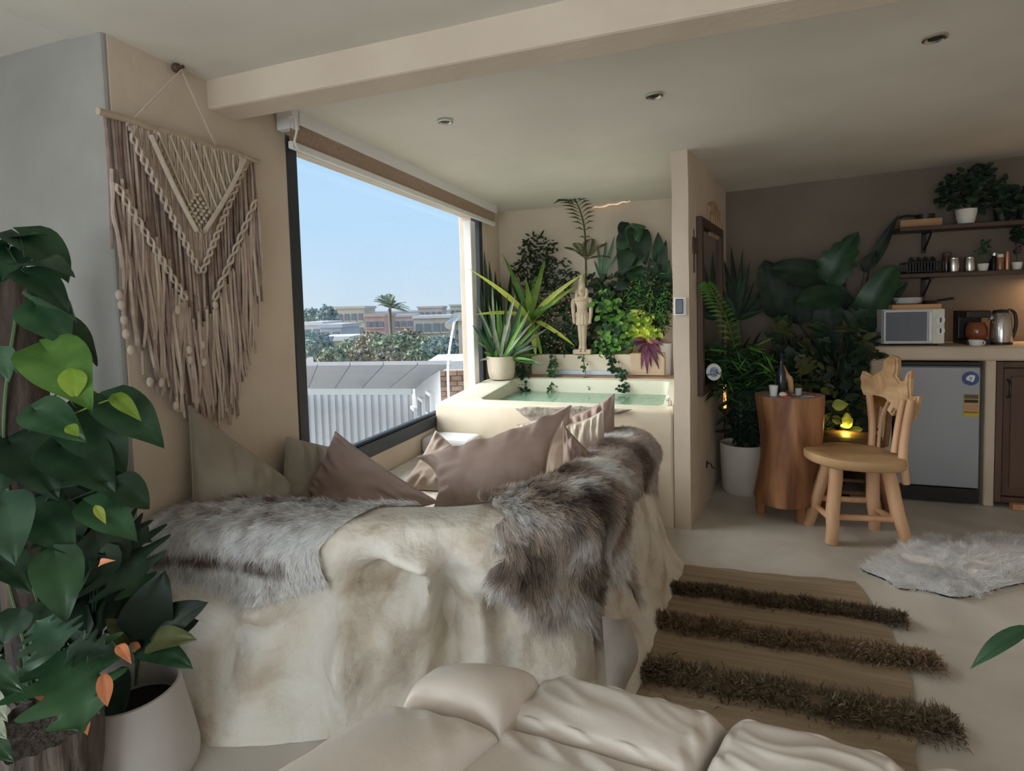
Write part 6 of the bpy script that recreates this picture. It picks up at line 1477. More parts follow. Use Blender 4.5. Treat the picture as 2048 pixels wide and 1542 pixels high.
def pot_plant(name, label, px, py_base, y, r, h, m, region, n, size, mats, seed, z, asp=.6, yr=.10):
    b = at(px, py_base, y=y); c = A([b[0], y, z + .0005])
    t = thing(name, c, label, 'plant')
    MB().lathe([(.001, 0), (r * .72, 0), (r * .86, h * .3), (r, h * .85), (r, h), (r * .9, h), (r * .86, h * .82), (.001, h * .8)], c, 26).build('pot', m, t, smooth=45)
    g_ = random.Random(seed); mb = MB()
    for i in range(5):
        cx, cy, rx, ry = g_.choice(region); e = at(cx, cy, y=y)
        mb.tube(path([c + A([0, 0, h * .8]), (c + A([0, 0, h * 1.2]) + e) / 2, e], 6), .003, 5)
    mb.build('stem', M['stem'], t, smooth=60)
    foliage(t, region, n, size, mats, y - yr, min(y + yr, 4.52), seed, asp=asp)
    return t
pot_plant('shelf_plant', 'bushy dark plant in a cream pot on the upper shelf', 1932, 440, 4.42, .058, .10, M['cer_w'], [(1918, 372, 40, 26), (1945, 360, 26, 22), (1900, 395, 22, 24), (1968, 350, 12, 16), (1960, 390, 22, 24)], 240, .055, ['lf_dark', 'lf_dark', 'lf_deep'], 61, Z1)
pot_plant('shelf_plant', 'leafy plant in a dark pot behind the cream one on the upper shelf', 2004, 436, 4.43, .045, .09, M['black'], [(2000, 385, 22, 30), (2010, 410, 18, 16)], 110, .055, ['lf_dark', 'lf_deep'], 62, Z1)
tv = pot_plant('shelf_plant', 'trailing plant spilling over the right end of the upper shelf', 2050, 432, 4.42, .05, .09, M['black'], [(2040, 395, 20, 26), (2055, 400, 20, 30), (2046, 460, 10, 24)], 150, .055, ['lf_dark', 'lf_deep'], 63, Z1)
# lower shelf goods
g0_, g1_ = at(1812, 535, y=4.38)[0], at(1884, 535, y=4.38)[0]
dk = thing('dish_rack', ((g0_ + g1_) / 2, 4.42, Z2), 'black wire dish rack at the left of the lower shelf', 'rack')
for z_ in (.012, .075): MB().tube([(g0_, 4.36, Z2 + z_), (g1_, 4.36, Z2 + z_), (g1_, 4.49, Z2 + z_), (g0_, 4.49, Z2 + z_), (g0_, 4.36, Z2 + z_)], .0045, 6).build('rail', M['black'], dk)
mb = MB()
for k in range(13):
    x_ = g0_ + (g1_ - g0_) * k / 12
    mb.tube([(x_, 4.36, Z2 + .075), (x_, 4.36, Z2 + .012), (x_, 4.49, Z2 + .012), (x_, 4.49, Z2 + .075)], .003, 5)
mb.build('wires', M['black'], dk)
for x_ in (g0_ + .01, g1_ - .01):
    for y_ in (4.37, 4.48): MB().lathe([(.005, 0), (.006, .010)], (x_, y_, Z2 + .0003), 8).build('foot', M['black'], dk)
M['dk_ceramic'] = mat('charcoal_ceramic', (.03, .034, .034), rough=.3)
for k in range(4):
    x_ = g0_ + (g1_ - g0_) * (.22 + .2 * k)
    c = A([x_, 4.425, Z2 + .066]); V = []; n = 22
    mb = MB()
    for dx, r in ((-.004, .048), (.004, .044)):
        V += [(c[0] + dx, c[1] + r * math.cos(2 * math.pi * i / n), c[2] + r * math.sin(2 * math.pi * i / n)) for i in range(n)]
    mb.add(V, [tuple(range(n)), tuple(range(n, 2 * n))[::-1]] + [(i, (i + 1) % n, n + (i + 1) % n, n + i) for i in range(n)])
    o = mb.build('dark_plate', M['dk_ceramic'], None, bevel=.002)
    tag(o, ['leftmost charcoal plate standing in the dish rack', 'second charcoal plate from the left in the dish rack', 'third charcoal plate from the left in the dish rack', 'rightmost charcoal plate standing in the dish rack'][k], 'plate', 'plates in the dish rack')
def jar(name, label, px, y, r, h, m, lid=None, cat='jar', lidh=.018, prof=None):
    c = A([at(px, 530, y=y)[0], y, Z2 + .0005]); t = thing(name, c, label, cat)
    MB().lathe(prof or [(.001, 0), (r * .94, 0), (r, .006), (r, h * .9), (r * .92, h), (.001, h)], c, 24).build('body', m, t, smooth=45)
    if lid: MB().lathe([(.001, h), (r * .96, h), (r * .96, h + lidh), (r * .6, h + lidh + .004), (.001, h + lidh + .004)], c, 24).build('lid', lid, t, smooth=45)
    return t
jar('spice_jar', 'dark jar with brown lid left of the steel canisters', 1893, 4.44, .026, .115, mat('brown_glass', (.06, .03, .022), rough=.2), M['wood_dk'])
jar('steel_canister', 'shiny steel canister, the left one on the lower shelf', 1907, 4.38, .030, .085, M['steel'], M['steel'], 'canister', .008)
jar('steel_canister', 'shiny steel canister, the right one on the lower shelf', 1939, 4.38, .028, .085, M['steel'], M['steel'], 'canister', .008)
pot_plant('succulent_pot', 'little succulent in a white pot right of the steel canisters', 1966, 526, 4.38, .030, .048, M['cer_w'], [(1966, 500, 13, 12), (1968, 485, 8, 8)], 46, .026, ['lf_deep', 'lf_mid'], 64, Z2, yr=.03)
jar('shelf_bottle', 'dark bottle behind the succulent on the lower shelf', 1988, 4.46, .024, .10, M['black'], M['steel'], 'bottle', prof=[(.001, 0), (.024, 0), (.026, .01), (.026, .06), (.012, .09), (.011, .11), (.001, .11)])
jar('amber_bottle', 'amber glass bottle, left of two near the right of the lower shelf', 2000, 4.38, .018, .085, mat('amber_bottle', (.30, .13, .06), rough=.2), M['cer_w'], 'bottle')
jar('amber_bottle', 'slim copper-coloured bottle, right of two near the right of the lower shelf', 2014, 4.38, .013, .12, mat('copper_tone', (.45, .22, .13), rough=.3, metal=.6), None, 'bottle')
pot_plant('cactus_pot', 'tiny plant in a white pot at the right end of the lower shelf', 2034, 524, 4.38, .027, .048, M['cer_w'], [(2033, 495, 8, 12)], 30, .024, ['lf_dark', 'lf_purple'], 65, Z2, yr=.025)
# assumed warm strip under the lower shelf, out of view, for the wall glow
us_ = thing('assumed_shelf_light', (2.35, 4.44, Z2 - .042), 'assumed warm light bar fixed beneath the lower shelf', 'light')
MB().box(2.10, 2.6, 4.43, 4.45, Z2 - .042, Z2 - .029).build('bar', emis('warm_bar', (1, .62, .30), 3.0), us_)
ul = bpy.data.lights.new('assumed_shelf_lamp', 'AREA'); ul.shape = 'RECTANGLE'; ul.size = .5; ul.size_y = .03; ul.energy = 3.2; ul.color = (1, .62, .33)
ulo = bpy.data.objects.new('assumed_shelf_lamp', ul); COL.objects.link(ulo); ulo.location = (2.35, 4.44, Z2 - .05)

# ------------------------------------------------------------------ stump table
tc_ = (at(1515, 1025, z=0) + at(1600, 1045, z=0)) / 2
tcx, tcy = (at(1508, 900, y=3.5)[0] + at(1645, 900, y=3.5)[0]) / 2, 3.55
tbl = thing('stump_table', (tcx, tcy, 0), 'orange-brown tree stump side table on short legs', 'table')
zt0, zt1 = .12, at(1575, 797, y=3.40)[2]
pro = [(-.195, .195), (-.188, .19), (-.178, .182), (-.172, .180), (-.170, .184), (-.182, .19)]
def stp(u, v):
    a = v * 2 * math.pi
    px_l = crom([(1506,), (1514,), (1520,), (1519,), (1514,), (1508,)], u * 5)[0]; px_r = crom([(1640,), (1638,), (1640,), (1644,), (1647,), (1648,)], u * 5)[0]
    z = zt0 + (zt1 - zt0) * u
    py = 1010 - 215 * u
    xl, xr = at(px_l, py, y=tcy)[0], at(px_r, py, y=tcy)[0]
    cx, rx = (xl + xr) / 2, (xr - xl) / 2
    r = 1 + .05 * math.sin(a * 3 + 1) + .03 * noise.noise(Vector((math.cos(a) * 2, math.sin(a) * 2, u * 2))) + .012 * noise.noise(Vector((math.cos(a) * 9, math.sin(a) * 9, u * 1.5)))
    return A([cx + rx * r * math.cos(a), tcy + .165 * r * math.sin(a), z + (.012 * math.sin(a + .5) if u == 0 else 0)])
mb = MB().grid(stp, L(0, 1, 30), L(0, 1, 49)[:-1], closed_v=True); mb.build('trunk', M['stump'], tbl, smooth=60, fix=False)
mb = MB().add([stp(1, v) for v in L(0, 1, 49)[:-1]], [tuple(range(48))]); mb.build('top_face', mat('stump_top', (.36, .27, .22), (.46, .36, .30), rough=.4, scale=9), tbl, fix=False)
MB().add([stp(0, v) for v in L(0, 1, 49)[:-1]], [tuple(range(48))[::-1]]).build('under_face', M['stump'], tbl, fix=False)
for px, py in ((1522, 1026), (1602, 1046), (1622, 1000)):
    b = at(px, py, z=0); b = A([b[0], max(b[1], 3.42), 0]); MB().lathe([(.026, 0), (.028, .02), (.034, .14), (.030, .16)], (b[0], b[1], 0), 12).build('leg', M['stump'], tbl, smooth=50)
ZT = zt1
def on_t(px, y): return A([at(px, 790, y=y)[0], y, ZT + .0008])
c = on_t(1547, 3.48); tcup = thing('table_cup', c, 'small white cup at the left of the stump table', 'cup')
MB().lathe([(.001, 0), (.019, 0), (.025, .062), (.022, .062), (.017, .005), (.001, .005)], c, 20).build('cup', M['white'], tcup, smooth=45)
c = on_t(1562, 3.56); bo = thing('dark_bottle', c, 'tall dark bottle with slim neck standing on the stump table', 'bottle')
MB().lathe([(.001, 0), (.024, 0), (.026, .01), (.026, .13), (.011, .18), (.010, .225), (.012, .228), (.012, .245), (.001, .245)], c, 20).build('glass', mat('black_glass', (.015, .02, .03), rough=.12), bo, smooth=45)
c = on_t(1578, 3.60); hr = thing('horn_ornament', c, 'curved tan wooden horn ornament with dark bands on the stump table', 'ornament')
hp = [c + A([.012, 0, .0]), c + A([.004, 0, .08]), at(1572, 750, y=3.60), at(1562, 727, y=3.60)]
MB().tube(path(hp, 14), [.012, .016, .017, .017, .018, .019, .019, .019, .018, .017, .016, .014, .011, .006], 9).build('horn', mat('tan_horn', (.50, .27, .13), (.60, .36, .20), rough=.5, scale=10), hr, smooth=60)
for f in (.45, .95): 
    p = crom(path(hp, 14), 13 * f); MB().ball(p, .0185 if f < .9 else .012, 6, 10, sc=(1, 1, .35)).build('band', M['black'], hr, smooth=60)
c = on_t(1566, 3.44); rk = thing('pale_stone', c, 'pale rough stone at the front of the stump table', 'stone')
MB().ball(c + A([0, 0, .015]), .022, 7, 9, sc=(1, .8, .75)).build('stone', M['clay'], rk, smooth=40)
c = on_t(1597, 3.50); gl2 = thing('glass_tumbler', c, 'little clear-grey tumbler at the right of the dark bottle', 'glass')
MB().lathe([(.001, 0), (.015, 0), (.018, .045), (.016, .045), (.013, .004), (.001, .004)], c, 18).build('glass', mat('grey_glass', (.45, .47, .48), rough=.1, spec=.8), gl2, smooth=45)
c = on_t(1588, 3.52); ash = thing('small_dish', c, 'flat grey dish in the middle of the stump table', 'dish')
MB().lathe([(.001, 0), (.026, 0), (.034, .010), (.030, .011), (.024, .004), (.001, .004)], c + A([.002, -.045, 0]), 20).build('dish', M['steel'], ash, smooth=45)
for px, y, w_, cl, lb in ((1571, 3.425, .028, (.36, .06, .045), 'red folded card at the front edge of the stump table'), (1625, 3.56, .026, (.30, .05, .05), 'small red packet at the right of the stump table'), (1612, 3.49, .040, (.42, .42, .55), 'pale lilac paper lying right on the stump table')):
    c = on_t(px, y); o = MB().box(c[0] - w_, c[0] + w_, y - .018, y + .018, c[2], c[2] + (.004 if w_ > .03 else .010)).build('paper_card', mat('card', cl, rough=.6), None, bevel=.001); tag(o, lb, 'card')

# ------------------------------------------------------------------ wooden chairs
def chair(label, seat_pts, seat_z, legs, top_z):
    pass
ch = thing('wooden_chair', (.86, 3.35, 0), 'rustic driftwood chair in front, facing the stump table', 'chair')
SZ = .475
sp_ = [(1628, 893), (1650, 886), (1700, 884), (1750, 888), (1795, 896), (1812, 905), (1808, 922), (1780, 924), (1730, 922), (1690, 920), (1655, 912), (1632, 904)]
so = [(.56, 3.38), (.60, 3.25), (.70, 3.165), (.84, 3.14), (.97, 3.17), (1.015, 3.25), (1.00, 3.38), (.95, 3.50), (.84, 3.56), (.70, 3.55), (.60, 3.48)]
def seatp(u, v):
    n = len(so); k = v * n; i = int(k) % n; f = k - int(k); p = crom([so[(i + j) % n] for j in (-1, 0, 1, 2)], 1 + f); c = A([.79, 3.35])
    return c, p
mb = MB(); ns_ = 48; rings = []
for u, z in ((.02, SZ - .010), (.6, SZ - .008), (.9, SZ), (.985, SZ - .006), (1.0, SZ - .024), (.985, SZ - .048), (.93, SZ - .058), (.02, SZ - .058)):
    rings.append([(lambda c, p: A([*(c + (p - c) * u), z + .004 * noise.noise(Vector((p[0] * 9, p[1] * 9, 0)))]))(*seatp(u, k / ns_)) for k in range(ns_)])
V = [p for r in rings for p in r]; F = [(i * ns_ + k, i * ns_ + (k + 1) % ns_, (i + 1) * ns_ + (k + 1) % ns_, (i + 1) * ns_ + k) for i in range(len(rings) - 1) for k in range(ns_)]
F += [tuple(range(ns_))[::-1], tuple((len(rings) - 1) * ns_ + k for k in range(ns_))]
M['seatw'] = mat('seat_wood', (.40, .235, .11), (.58, .38, .20), rough=.5, scale=6, stretch=(.25, 1, 1), bump=.3, bscale=20, detail=8)
mb.add(V, F).build('seat', M['seatw'], ch, smooth=50)
fl_, fr_, bl_, br_ = at(1662, 1088, z=0), at(1812, 1092, z=0), at(1655, 1062, z=0), at(1786, 1058, z=0)
bl_ = A([.60, 3.47, 0]); br_ = A([.94, 3.50, 0])
def leg(b, t, r0=.030, r1=.034, par=ch, m=None):
    b, t = A(b), A(t); pts = [b + (t - b) * k / 5 + A([.004 * math.sin(k * 2.1), .004 * math.cos(k * 1.7), 0]) * (0 < k < 5) for k in range(6)]
    MB().tube(pts, [r0, r0 * 1.06, r0 * 1.15, (r0 + r1) / 2 * 1.05, r1, r1], 10).build('leg', m or M['wood_lt'], par, smooth=50)
tops = [(.70, 3.27, SZ - .056), (.93, 3.26, SZ - .056), (.70, 3.43, SZ - .056), (.91, 3.44, SZ - .056)]
for b, t in zip((fl_, fr_, bl_, br_), tops): leg(A([b[0], b[1], .001]), t)
mixp = lambda b, t, f: A(b) * (1 - f) + A(t) * f
for (i, j, f) in ((0, 1, .34), (2, 3, .40), (0, 2, .30), (1, 3, .30)):
    bs = (fl_, fr_, bl_, br_); MB().tube([mixp(bs[i], tops[i], f), mixp(bs[j], tops[j], f)], .017, 8).build('stretcher', M['wood_lt'], ch, smooth=50)
# back: two uprights carrying a gnarled driftwood slab
up1b, up1t = at(1812, 968, y=3.27), at(1822, 800, y=3.30); up2b, up2t = at(1742, 905, y=3.53), at(1738, 785, y=3.56)
MB().tube(path([up1b, at(1806, 900, y=3.27), up1t], 8), [.019, .021, .022, .022, .021, .020, .020, .018], 8, squash=1.0).build('upright', M['wood_lt'], ch, smooth=50)
MB().tube(path([at(1788, 905, y=3.31), at(1796, 850, y=3.32), at(1806, 800, y=3.33)], 8), .016, 8).build('upright', M['wood_lt'], ch, smooth=50)
MB().tube(path([up2b, at(1744, 850, y=3.55), up2t], 8), .018, 8).build('upright', M['wood_lt'], ch, smooth=50)
MB().tube(path([at(1756, 905, y=3.50), at(1762, 840, y=3.50), at(1778, 800, y=3.46)], 8), .008, 6).build('upright', M['wood_lt'], ch, smooth=50)
SBz = [(1718, 755), (1722, 742), (1742, 752), (1762, 740), (1765, 722), (1778, 711), (1793, 716), (1794, 735), (1790, 752), (1798, 763), (1806, 762), (1812, 745), (1820, 741), (1818, 770), (1818, 792), (1836, 793), (1832, 815), (1824, 840), (1806, 842), (1800, 828), (1788, 820), (1782, 832), (1772, 820), (1778, 806), (1765, 795), (1745, 790), (1724, 790), (1719, 775)]
def dep_of(px): return 3.575 - (px - 1718) / 118 * .30
fr_pts = [at(x_, y_, y=dep_of(x_)) for x_, y_ in SBz]; bdir = unit(np.cross(fr_pts[0] - fr_pts[15], A([0, 0, 1.])))
if bdir[0] < 0: bdir = -bdir
nS = len(fr_pts); ctr = sum(fr_pts) / nS
# inset front outline for a rounded edge
bm = bmesh.new(); vs_f = [bm.verts.new(tuple(p)) for p in fr_pts]; fF = bm.faces.new(vs_f)
r_ = bmesh.ops.extrude_face_region(bm, geom=[fF]); vv = [e for e in r_['geom'] if isinstance(e, bmesh.types.BMVert)]
bmesh.ops.translate(bm, vec=tuple(bdir * .040), verts=vv)
bmesh.ops.recalc_face_normals(bm, faces=bm.faces)
es = [e for e in bm.edges if len(e.link_faces) == 2 and e.calc_face_angle(0) > .9 and any(len(f.verts) > 10 for f in e.link_faces)]
bmesh.ops.bevel(bm, geom=es, offset=.010, segments=3, affect='EDGES', clamp_overlap=True)
bmesh.ops.triangulate(bm, faces=[f for f in bm.faces if len(f.verts) > 4])
bmesh.ops.subdivide_edges(bm, edges=[e for e in bm.edges if e.calc_length() > .03], cuts=1, use_grid_fill=True)
me = bpy.data.meshes.new('driftwood_back'); 
for v in bm.verts:
    v.co += v.co.normalized() * 0; d_ = .008 * noise.noise(v.co * 22); v.co += Vector(tuple(bdir)) * d_
bm.to_mesh(me); bm.free()
V_ = A([v.co for v in me.vertices]); c_ = (V_.min(0) + V_.max(0)) / 2
for v in me.vertices: v.co -= Vector(tuple(c_))
me.materials.append(mat('driftwood', (.40, .22, .095), (.62, .42, .23), rough=.6, scale=9, detail=9, distort=1.2, bump=.4, bscale=26)); me.shade_smooth(); me.set_sharp_from_angle(angle=.7)
o = bpy.data.objects.new('driftwood_back', me); COL.objects.link(o); link(o, c_, ch)
# second chair behind, half hidden
ch2 = thing('wooden_chair', (.92, 3.86, 0), 'dark-seated wooden chair half hidden behind the front one, by the fridge', 'chair')
S2 = .455
M['wood_md'] = mat('brown_chair_wood', (.17, .085, .040), (.28, .15, .075), rough=.55, scale=7, stretch=(.3, 1, 1), bump=.3, bscale=20)
c2x, c2y = .885, 3.83
mb = MB(); rings = []
for u, z in ((.02, S2 - .006), (.9, S2), (1.0, S2 - .016), (.96, S2 - .038), (.02, S2 - .04)):
    rings.append([(c2x + .195 * u * math.copysign(abs(math.cos(a)) ** .7, math.cos(a)), c2y + .17 * u * math.copysign(abs(math.sin(a)) ** .7, math.sin(a)), z) for a in L(0, 2 * math.pi, 37)[:-1]])
V = [p for r in rings for p in r]; ns_ = 36; F = [(i * ns_ + k, i * ns_ + (k + 1) % ns_, (i + 1) * ns_ + (k + 1) % ns_, (i + 1) * ns_ + k) for i in range(4) for k in range(ns_)] + [tuple(range(ns_))[::-1], tuple(4 * ns_ + k for k in range(ns_))]
mb.add(V, F).build('seat', M['wood_md'], ch2, smooth=50)
lb_ = [(c2x - .17, c2y - .14), (c2x + .17, c2y - .14), (c2x - .16, c2y + .14), (c2x + .16, c2y + .14)]
lt_ = [(c2x - .12, c2y - .10, S2 - .04), (c2x + .12, c2y - .10, S2 - .04), (c2x - .12, c2y + .10, S2 - .04), (c2x + .12, c2y + .10, S2 - .04)]
for b, t in zip(lb_, lt_): leg((b[0], b[1], .001), t, .02, .024, ch2, M['wood_md'])
for i, j in ((0, 1), (2, 3), (0, 2), (1, 3)): MB().tube([mixp((*lb_[i], 0), lt_[i], .32), mixp((*lb_[j], 0), lt_[j], .32)], .012, 7).build('stretcher', M['wood_md'], ch2, smooth=50)
for sy in (-.11, .13): MB().tube([(c2x + .165, c2y + sy, S2 - .03), (c2x + .185, c2y + sy * 1.02, .62), (c2x + .19, c2y + sy * 1.05, .70)], .018, 8).build('upright', M['wood_md'], ch2, smooth=50)
MB().box(c2x + .165, c2x + .20, c2y - .13, c2y + .15, .64, .72).build('back_rail', M['wood_md'], ch2, bevel=.012)

# ------------------------------------------------------------------ plants round the table
wp = at(1482, 965, z=0); wpc = A([.40, 3.98, 0])
wpc = A([at(1484, 925, y=3.98)[0], 3.98, 0])
ap = thing('areca_palm', wpc, 'fine-leaved palm in a white floor pot beside the mirror', 'plant')
MB().lathe([(.001, .001), (.115, .001), (.128, .02), (.142, .30), (.142, .34), (.132, .34), (.128, .30), (.001, .29)], wpc, 36).build('pot', M['cer_w'], ap, smooth=45)
hubp = at(1478, 770, y=3.92)
MB().tube(path([wpc + A([0, 0, .29]), (wpc + A([0, 0, .5])) * .5 + hubp * .5, hubp], 8), .018, 8).build('stem', M['stem'], ap, smooth=50)
for tx, ty, yy, m_ in ((1412, 690, 3.40, 'lf_mid'), (1432, 655, 3.55, 'lf_mid'), (1416, 740, 3.42, 'lf_deep'), (1445, 790, 3.60, 'lf_pale'), (1480, 690, 3.95, 'lf_mid'), (1515, 705, 3.85, 'lf_deep'), (1545, 735, 3.78, 'lf_mid'), (1555, 765, 3.74, 'lf_deep'), (1530, 800, 3.68, 'lf_pale'), (1500, 660, 4.0, 'lf_deep'), (1462, 700, 3.80, 'lf_bright'), (1520, 770, 3.66, 'lf_mid'), (1432, 770, 3.52, 'lf_mid'), (1540, 690, 3.92, 'lf_dark'), (1500, 810, 3.64, 'lf_pale')):
    t = at(tx, ty, y=yy); d = t - hubp; ln_ = np.linalg.norm(d)
    frond_geo(hubp - A([0, 0, .03]), d / ln_ + A([0, 0, .25]), ln_ * 1.02, .22, 14, .0065, .13, rr_=.004).build('frond', M[m_], ap, fix=False)
# long yellow-green frond against the mirror
lf_ = [at(1478, 770, y=3.90), at(1468, 690, y=3.74), at(1450, 630, y=3.58), at(1428, 590, y=3.44), at(1416, 568, y=3.38)]
lpth = path(lf_, 22); mb = MB().tube(lpth, .0045, 5)
for k in range(3, 22):
    for sg in (-1, 1):
        tg = unit(lpth[min(21, k + 1)] - lpth[k - 1]); d = unit(tg * .9 + A([sg * .55, -.1, -.35])); s = .13 * math.sin(math.pi * (k - 1) / 21.5) ** .5; w = unit(np.cross(d, A([0, -1., .2]))) * .009
        p = lpth[k]; mb.add([p, p + d * s * .5 + w, p + d * s - A([0, 0, .02]), p + d * s * .5 - w], [(0, 1, 2, 3)])
mb.build('frond', M['lf_bright'], ap, fix=False)
foliage(ap, [(1480, 735, 66, 46), (1510, 760, 50, 34), (1445, 750, 30, 44)], 420, .12, ['lf_mid', 'lf_bright', 'lf_deep'], 3.62, 3.92, 88, asp=.10, name='leaflets')
foliage(ap, [(1482, 830, 32, 46), (1500, 860, 26, 24)], 260, .09, ['lf_dark', 'lf_dark'], 3.88, 4.02, 89, asp=.25, name='undergrowth')
# bird of paradise with big paddle leaves
bpR = A([.86, 4.35, 0]); bop = thing('bird_of_paradise', bpR, 'tall dark bird-of-paradise plant with huge paddle leaves left of the counter', 'plant')
MB().lathe([(.001, .001), (.12, .001), (.15, .28), (.14, .28), (.001, .25)], bpR, 26).build('pot', M['black'], bop, smooth=45)
for a, b, w_, y0_, y1_, m_, kd in (((1648, 572), (1716, 462), 70, 4.38, 4.32, 'lf_mid', 'lobed'), ((1690, 566), (1540, 535), 56, 4.44, 4.34, 'lf_dark', 'paddle'), ((1738, 540), (1797, 428), 22, 4.40, 4.34, 'lf_dark', 'lance'), ((1728, 545), (1752, 500), 24, 4.36, 4.34, 'lf_dark', 'oval'),
                                   ((1722, 645), (1790, 530), 54, 4.30, 4.22, 'lf_mid', 'paddle'), ((1742, 630), (1815, 562), 34, 4.28, 4.20, 'lf_dark', 'oval'), ((1690, 590), (1590, 605), 50, 4.32, 4.24, 'lf_deep', 'paddle'), ((1700, 690), (1745, 590), 58, 4.32, 4.28, 'lf_dark', 'paddle'), ((1660, 700), (1655, 590), 56, 4.34, 4.30, 'lf_dark', 'paddle'),
                                   ((1600, 650), (1592, 560), 50, 4.42, 4.40, 'lf_dark', 'paddle'), ((1560, 640), (1530, 520), 48, 4.44, 4.40, 'lf_dark', 'paddle'), ((1700, 660), (1640, 560), 60, 4.42, 4.38, 'lf_dark', 'paddle'), ((1745, 690), (1760, 600), 40, 4.30, 4.26, 'lf_dark', 'paddle')):
    pl_leaf(bop, a, b, w_, y0_, y1_, m=m_, face=.8, tilt=(0, 0, .1), kind=kd, lobes=5 if kd == 'lobed' else 0, depth=.28, droop=.12, fold=.14, stalk=(1690, 790, 4.42), nu=14, nv=4)
dkp = thing('split_leaf_shrub', A([.60, 4.30, 0]), 'dense very dark split-leaved shrub filling the corner behind the stump table', 'plant')
MB().lathe([(.001, .001), (.12, .001), (.15, .26), (.14, .26), (.001, .24)], A([.60, 4.30, 0]), 26).build('pot', M['black'], dkp, smooth=45)
gk = random.Random(21)
for i in range(46):
    px, py = gk.uniform(1535, 1745), gk.uniform(650, 850)
    ang = math.atan2(py - 800, px - 1640) + gk.uniform(-.5, .5); ln_ = gk.uniform(40, 75)
    b = (px, py); t = (px + ln_ * math.cos(ang), py + ln_ * .8 * math.sin(ang) + 16)
    y_ = gk.uniform(3.98, 4.3)
    if t[0] > 1738: t = (1738, t[1])
    pl_leaf(dkp, b, t, gk.uniform(38, 62), y_, y_ - .05, m=gk.choice(['lf_dark', 'lf_dark', 'lf_deep', 'lf_olive']), face=.7, tilt=(gk.uniform(-.4, .4), 0, gk.uniform(-.1, .5)), kind='lobed', lobes=4, depth=.5, droop=.2, stalk=(1640 + (px - 1640) * .3, 860, 4.28), nu=16, nv=3, seed=i)
tf = thing('dark_fan_palm', A([.34, 4.40, 0]), 'dark fan palm with long fine leaves behind the areca by the mirror', 'plant')
MB().lathe([(.001, .001), (.09, .001), (.11, .22), (.10, .22), (.001, .2)], A([.36, 4.40, 0]), 22).build('pot', M['black'], tf, smooth=45)
fh = at(1475, 640, y=4.40)
MB().tube([A([.36, 4.40, .2]), fh], .014, 7).build('stem', M['stem'], tf)
for i, (tx, ty) in enumerate(((1432, 560), (1445, 510), (1462, 490), (1485, 495), (1500, 520), (1510, 560), (1436, 600), (1520, 590), (1470, 540), (1450, 560), (1492, 560), (1430, 640), (1530, 620), (1560, 590), (1545, 560))):
    blade(tf, fh, at(tx, ty, y=4.40 + .05 * math.sin(i)), .045, 'lf_dark' if i % 3 else 'lf_deep', arch=.10, kind='lance')
shrub('corner_undergrowth', 'shadowy low greenery on the floor behind the stump table', A([.75, 4.1, 0]), None, [(1690, 790, 50, 60), (1600, 740, 60, 50), (1660, 850, 60, 30), (1720, 730, 30, 60), (1700, 830, 30, 40), (1570, 800, 40, 40)], 700, .085, ['lf_dark', 'lf_dark', 'lf_deep', 'lf_olive'], 4.0, 4.35, 71, asp=.5, stems=9)
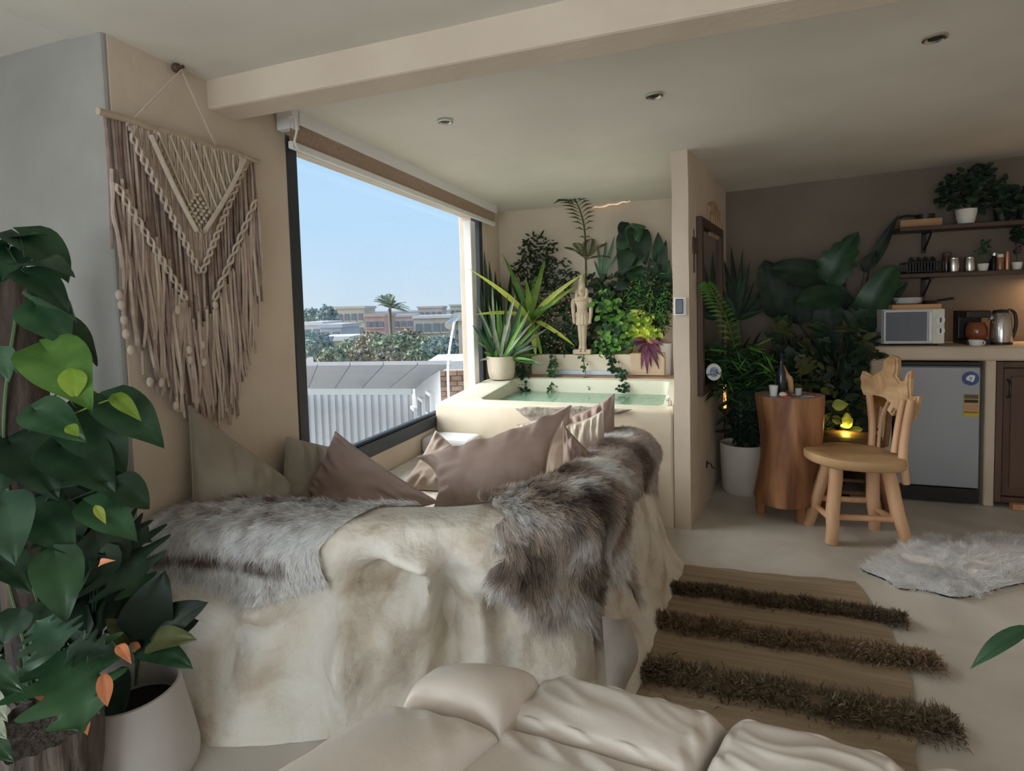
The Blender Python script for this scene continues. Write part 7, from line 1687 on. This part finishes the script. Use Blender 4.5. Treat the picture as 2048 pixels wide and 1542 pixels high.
# small floor lamp lighting two yellow leaves behind the front chair
fl2 = at(1688, 850, y=3.98); fl_l = thing('floor_spotlight', A([fl2[0], 4.04, 0]), 'small yellow floor spotlight glowing behind the front chair', 'light')
MB().lathe([(.001, .001), (.05, .001), (.05, .012), (.012, .018), (.008, .40), (.001, .40)], A([fl2[0], 4.04, 0]), 16).build('stand', M['black'], fl_l, smooth=40)
MB().tube([A([fl2[0], 4.04, .39]), A([fl2[0] + .01, 4.02, fl2[2] - .02])], [.02, .028], 10).build('housing', M['black'], fl_l, smooth=40)
MB().ball(A([fl2[0] + .01, 4.02, fl2[2] - .012]), .022, 6, 10, sc=(1, 1, .5)).build('bulb', emis('yellow_bulb', (1, .70, .10), 2.5), fl_l, smooth=60)
for a, b, w_ in (((1664, 812), (1698, 808), 22), ((1683, 838), (1707, 842), 26), ((1690, 856), (1706, 836), 14)):
    pl_leaf(fl_l, a, b, w_, 3.97, 3.96, m='lf_yellow', face=.9, kind='lance', name='lit_leaf')
pd2 = bpy.data.lights.new('floor_spot_light', 'POINT'); pd2.energy = .7; pd2.color = (1, .70, .12); pd2.shadow_soft_size = .02
po2 = bpy.data.objects.new('floor_spot_light', pd2); COL.objects.link(po2); po2.location = (fl2[0], 3.94, fl2[2] - .01)
# warm tube lamp glimpsed behind the palm pot
wl2 = at(1446, 820, y=4.36); lt2 = thing('warm_tube_lamp', A([wl2[0], 4.40, 0]), 'slim warm orange tube lamp glimpsed between mirror wall and palm', 'lamp')
MB().lathe([(.001, .001), (.05, .001), (.05, .012), (.008, .016), (.008, .50), (.001, .50)], A([wl2[0] + .01, 4.40, 0]), 14).build('stand', M['black'], lt2)
MB().tube([A([wl2[0] + .01, 4.40, .50]), A([wl2[0] + .01, 4.40, .68])], .016, 10).build('tube', emis('orange_tube', (1, .42, .12), 1.6), lt2, smooth=40)

# blue and white plate propped by the mirror's lower frame, facing the room
pp_ = at(1427, 744, y=3.52); cpz = thing('ceramic_plate', pp_ - A([0, 0, .05]), 'blue and white ceramic plate at the foot of the mirror', 'plate')
pn_ = unit(unit(CAM - pp_) * .8 + _f1 * .6); pa2 = unit(np.cross(pn_, DS)); pb2 = np.cross(pa2, pn_)
def pdisc(r, off, th, n=26):
    mb = MB(); V = [pp_ + pn_ * (off + d_) + (pa2 * math.cos(2 * math.pi * i / n) + pb2 * math.sin(2 * math.pi * i / n)) * r for d_ in (0, th) for i in range(n)]
    return mb.add(V, [tuple(range(n))[::-1], tuple(range(n, 2 * n))] + [(i, (i + 1) % n, n + (i + 1) % n, n + i) for i in range(n)])
pdisc(.052, 0, .006).build('rim', M['white'], cpz, bevel=.002)
tag(pdisc(.030, .006, .002).build('painted_centre', mat('cobalt_glaze', (.05, .12, .35), (.55, .60, .70), rough=.3, scale=38), cpz), 'cobalt blue painted centre')
MB().tube([pp_ - pn_ * .001, at(1427, 744, pl=(_f0, _f1))], .004, 6).build('hanger', M['black'], cpz)
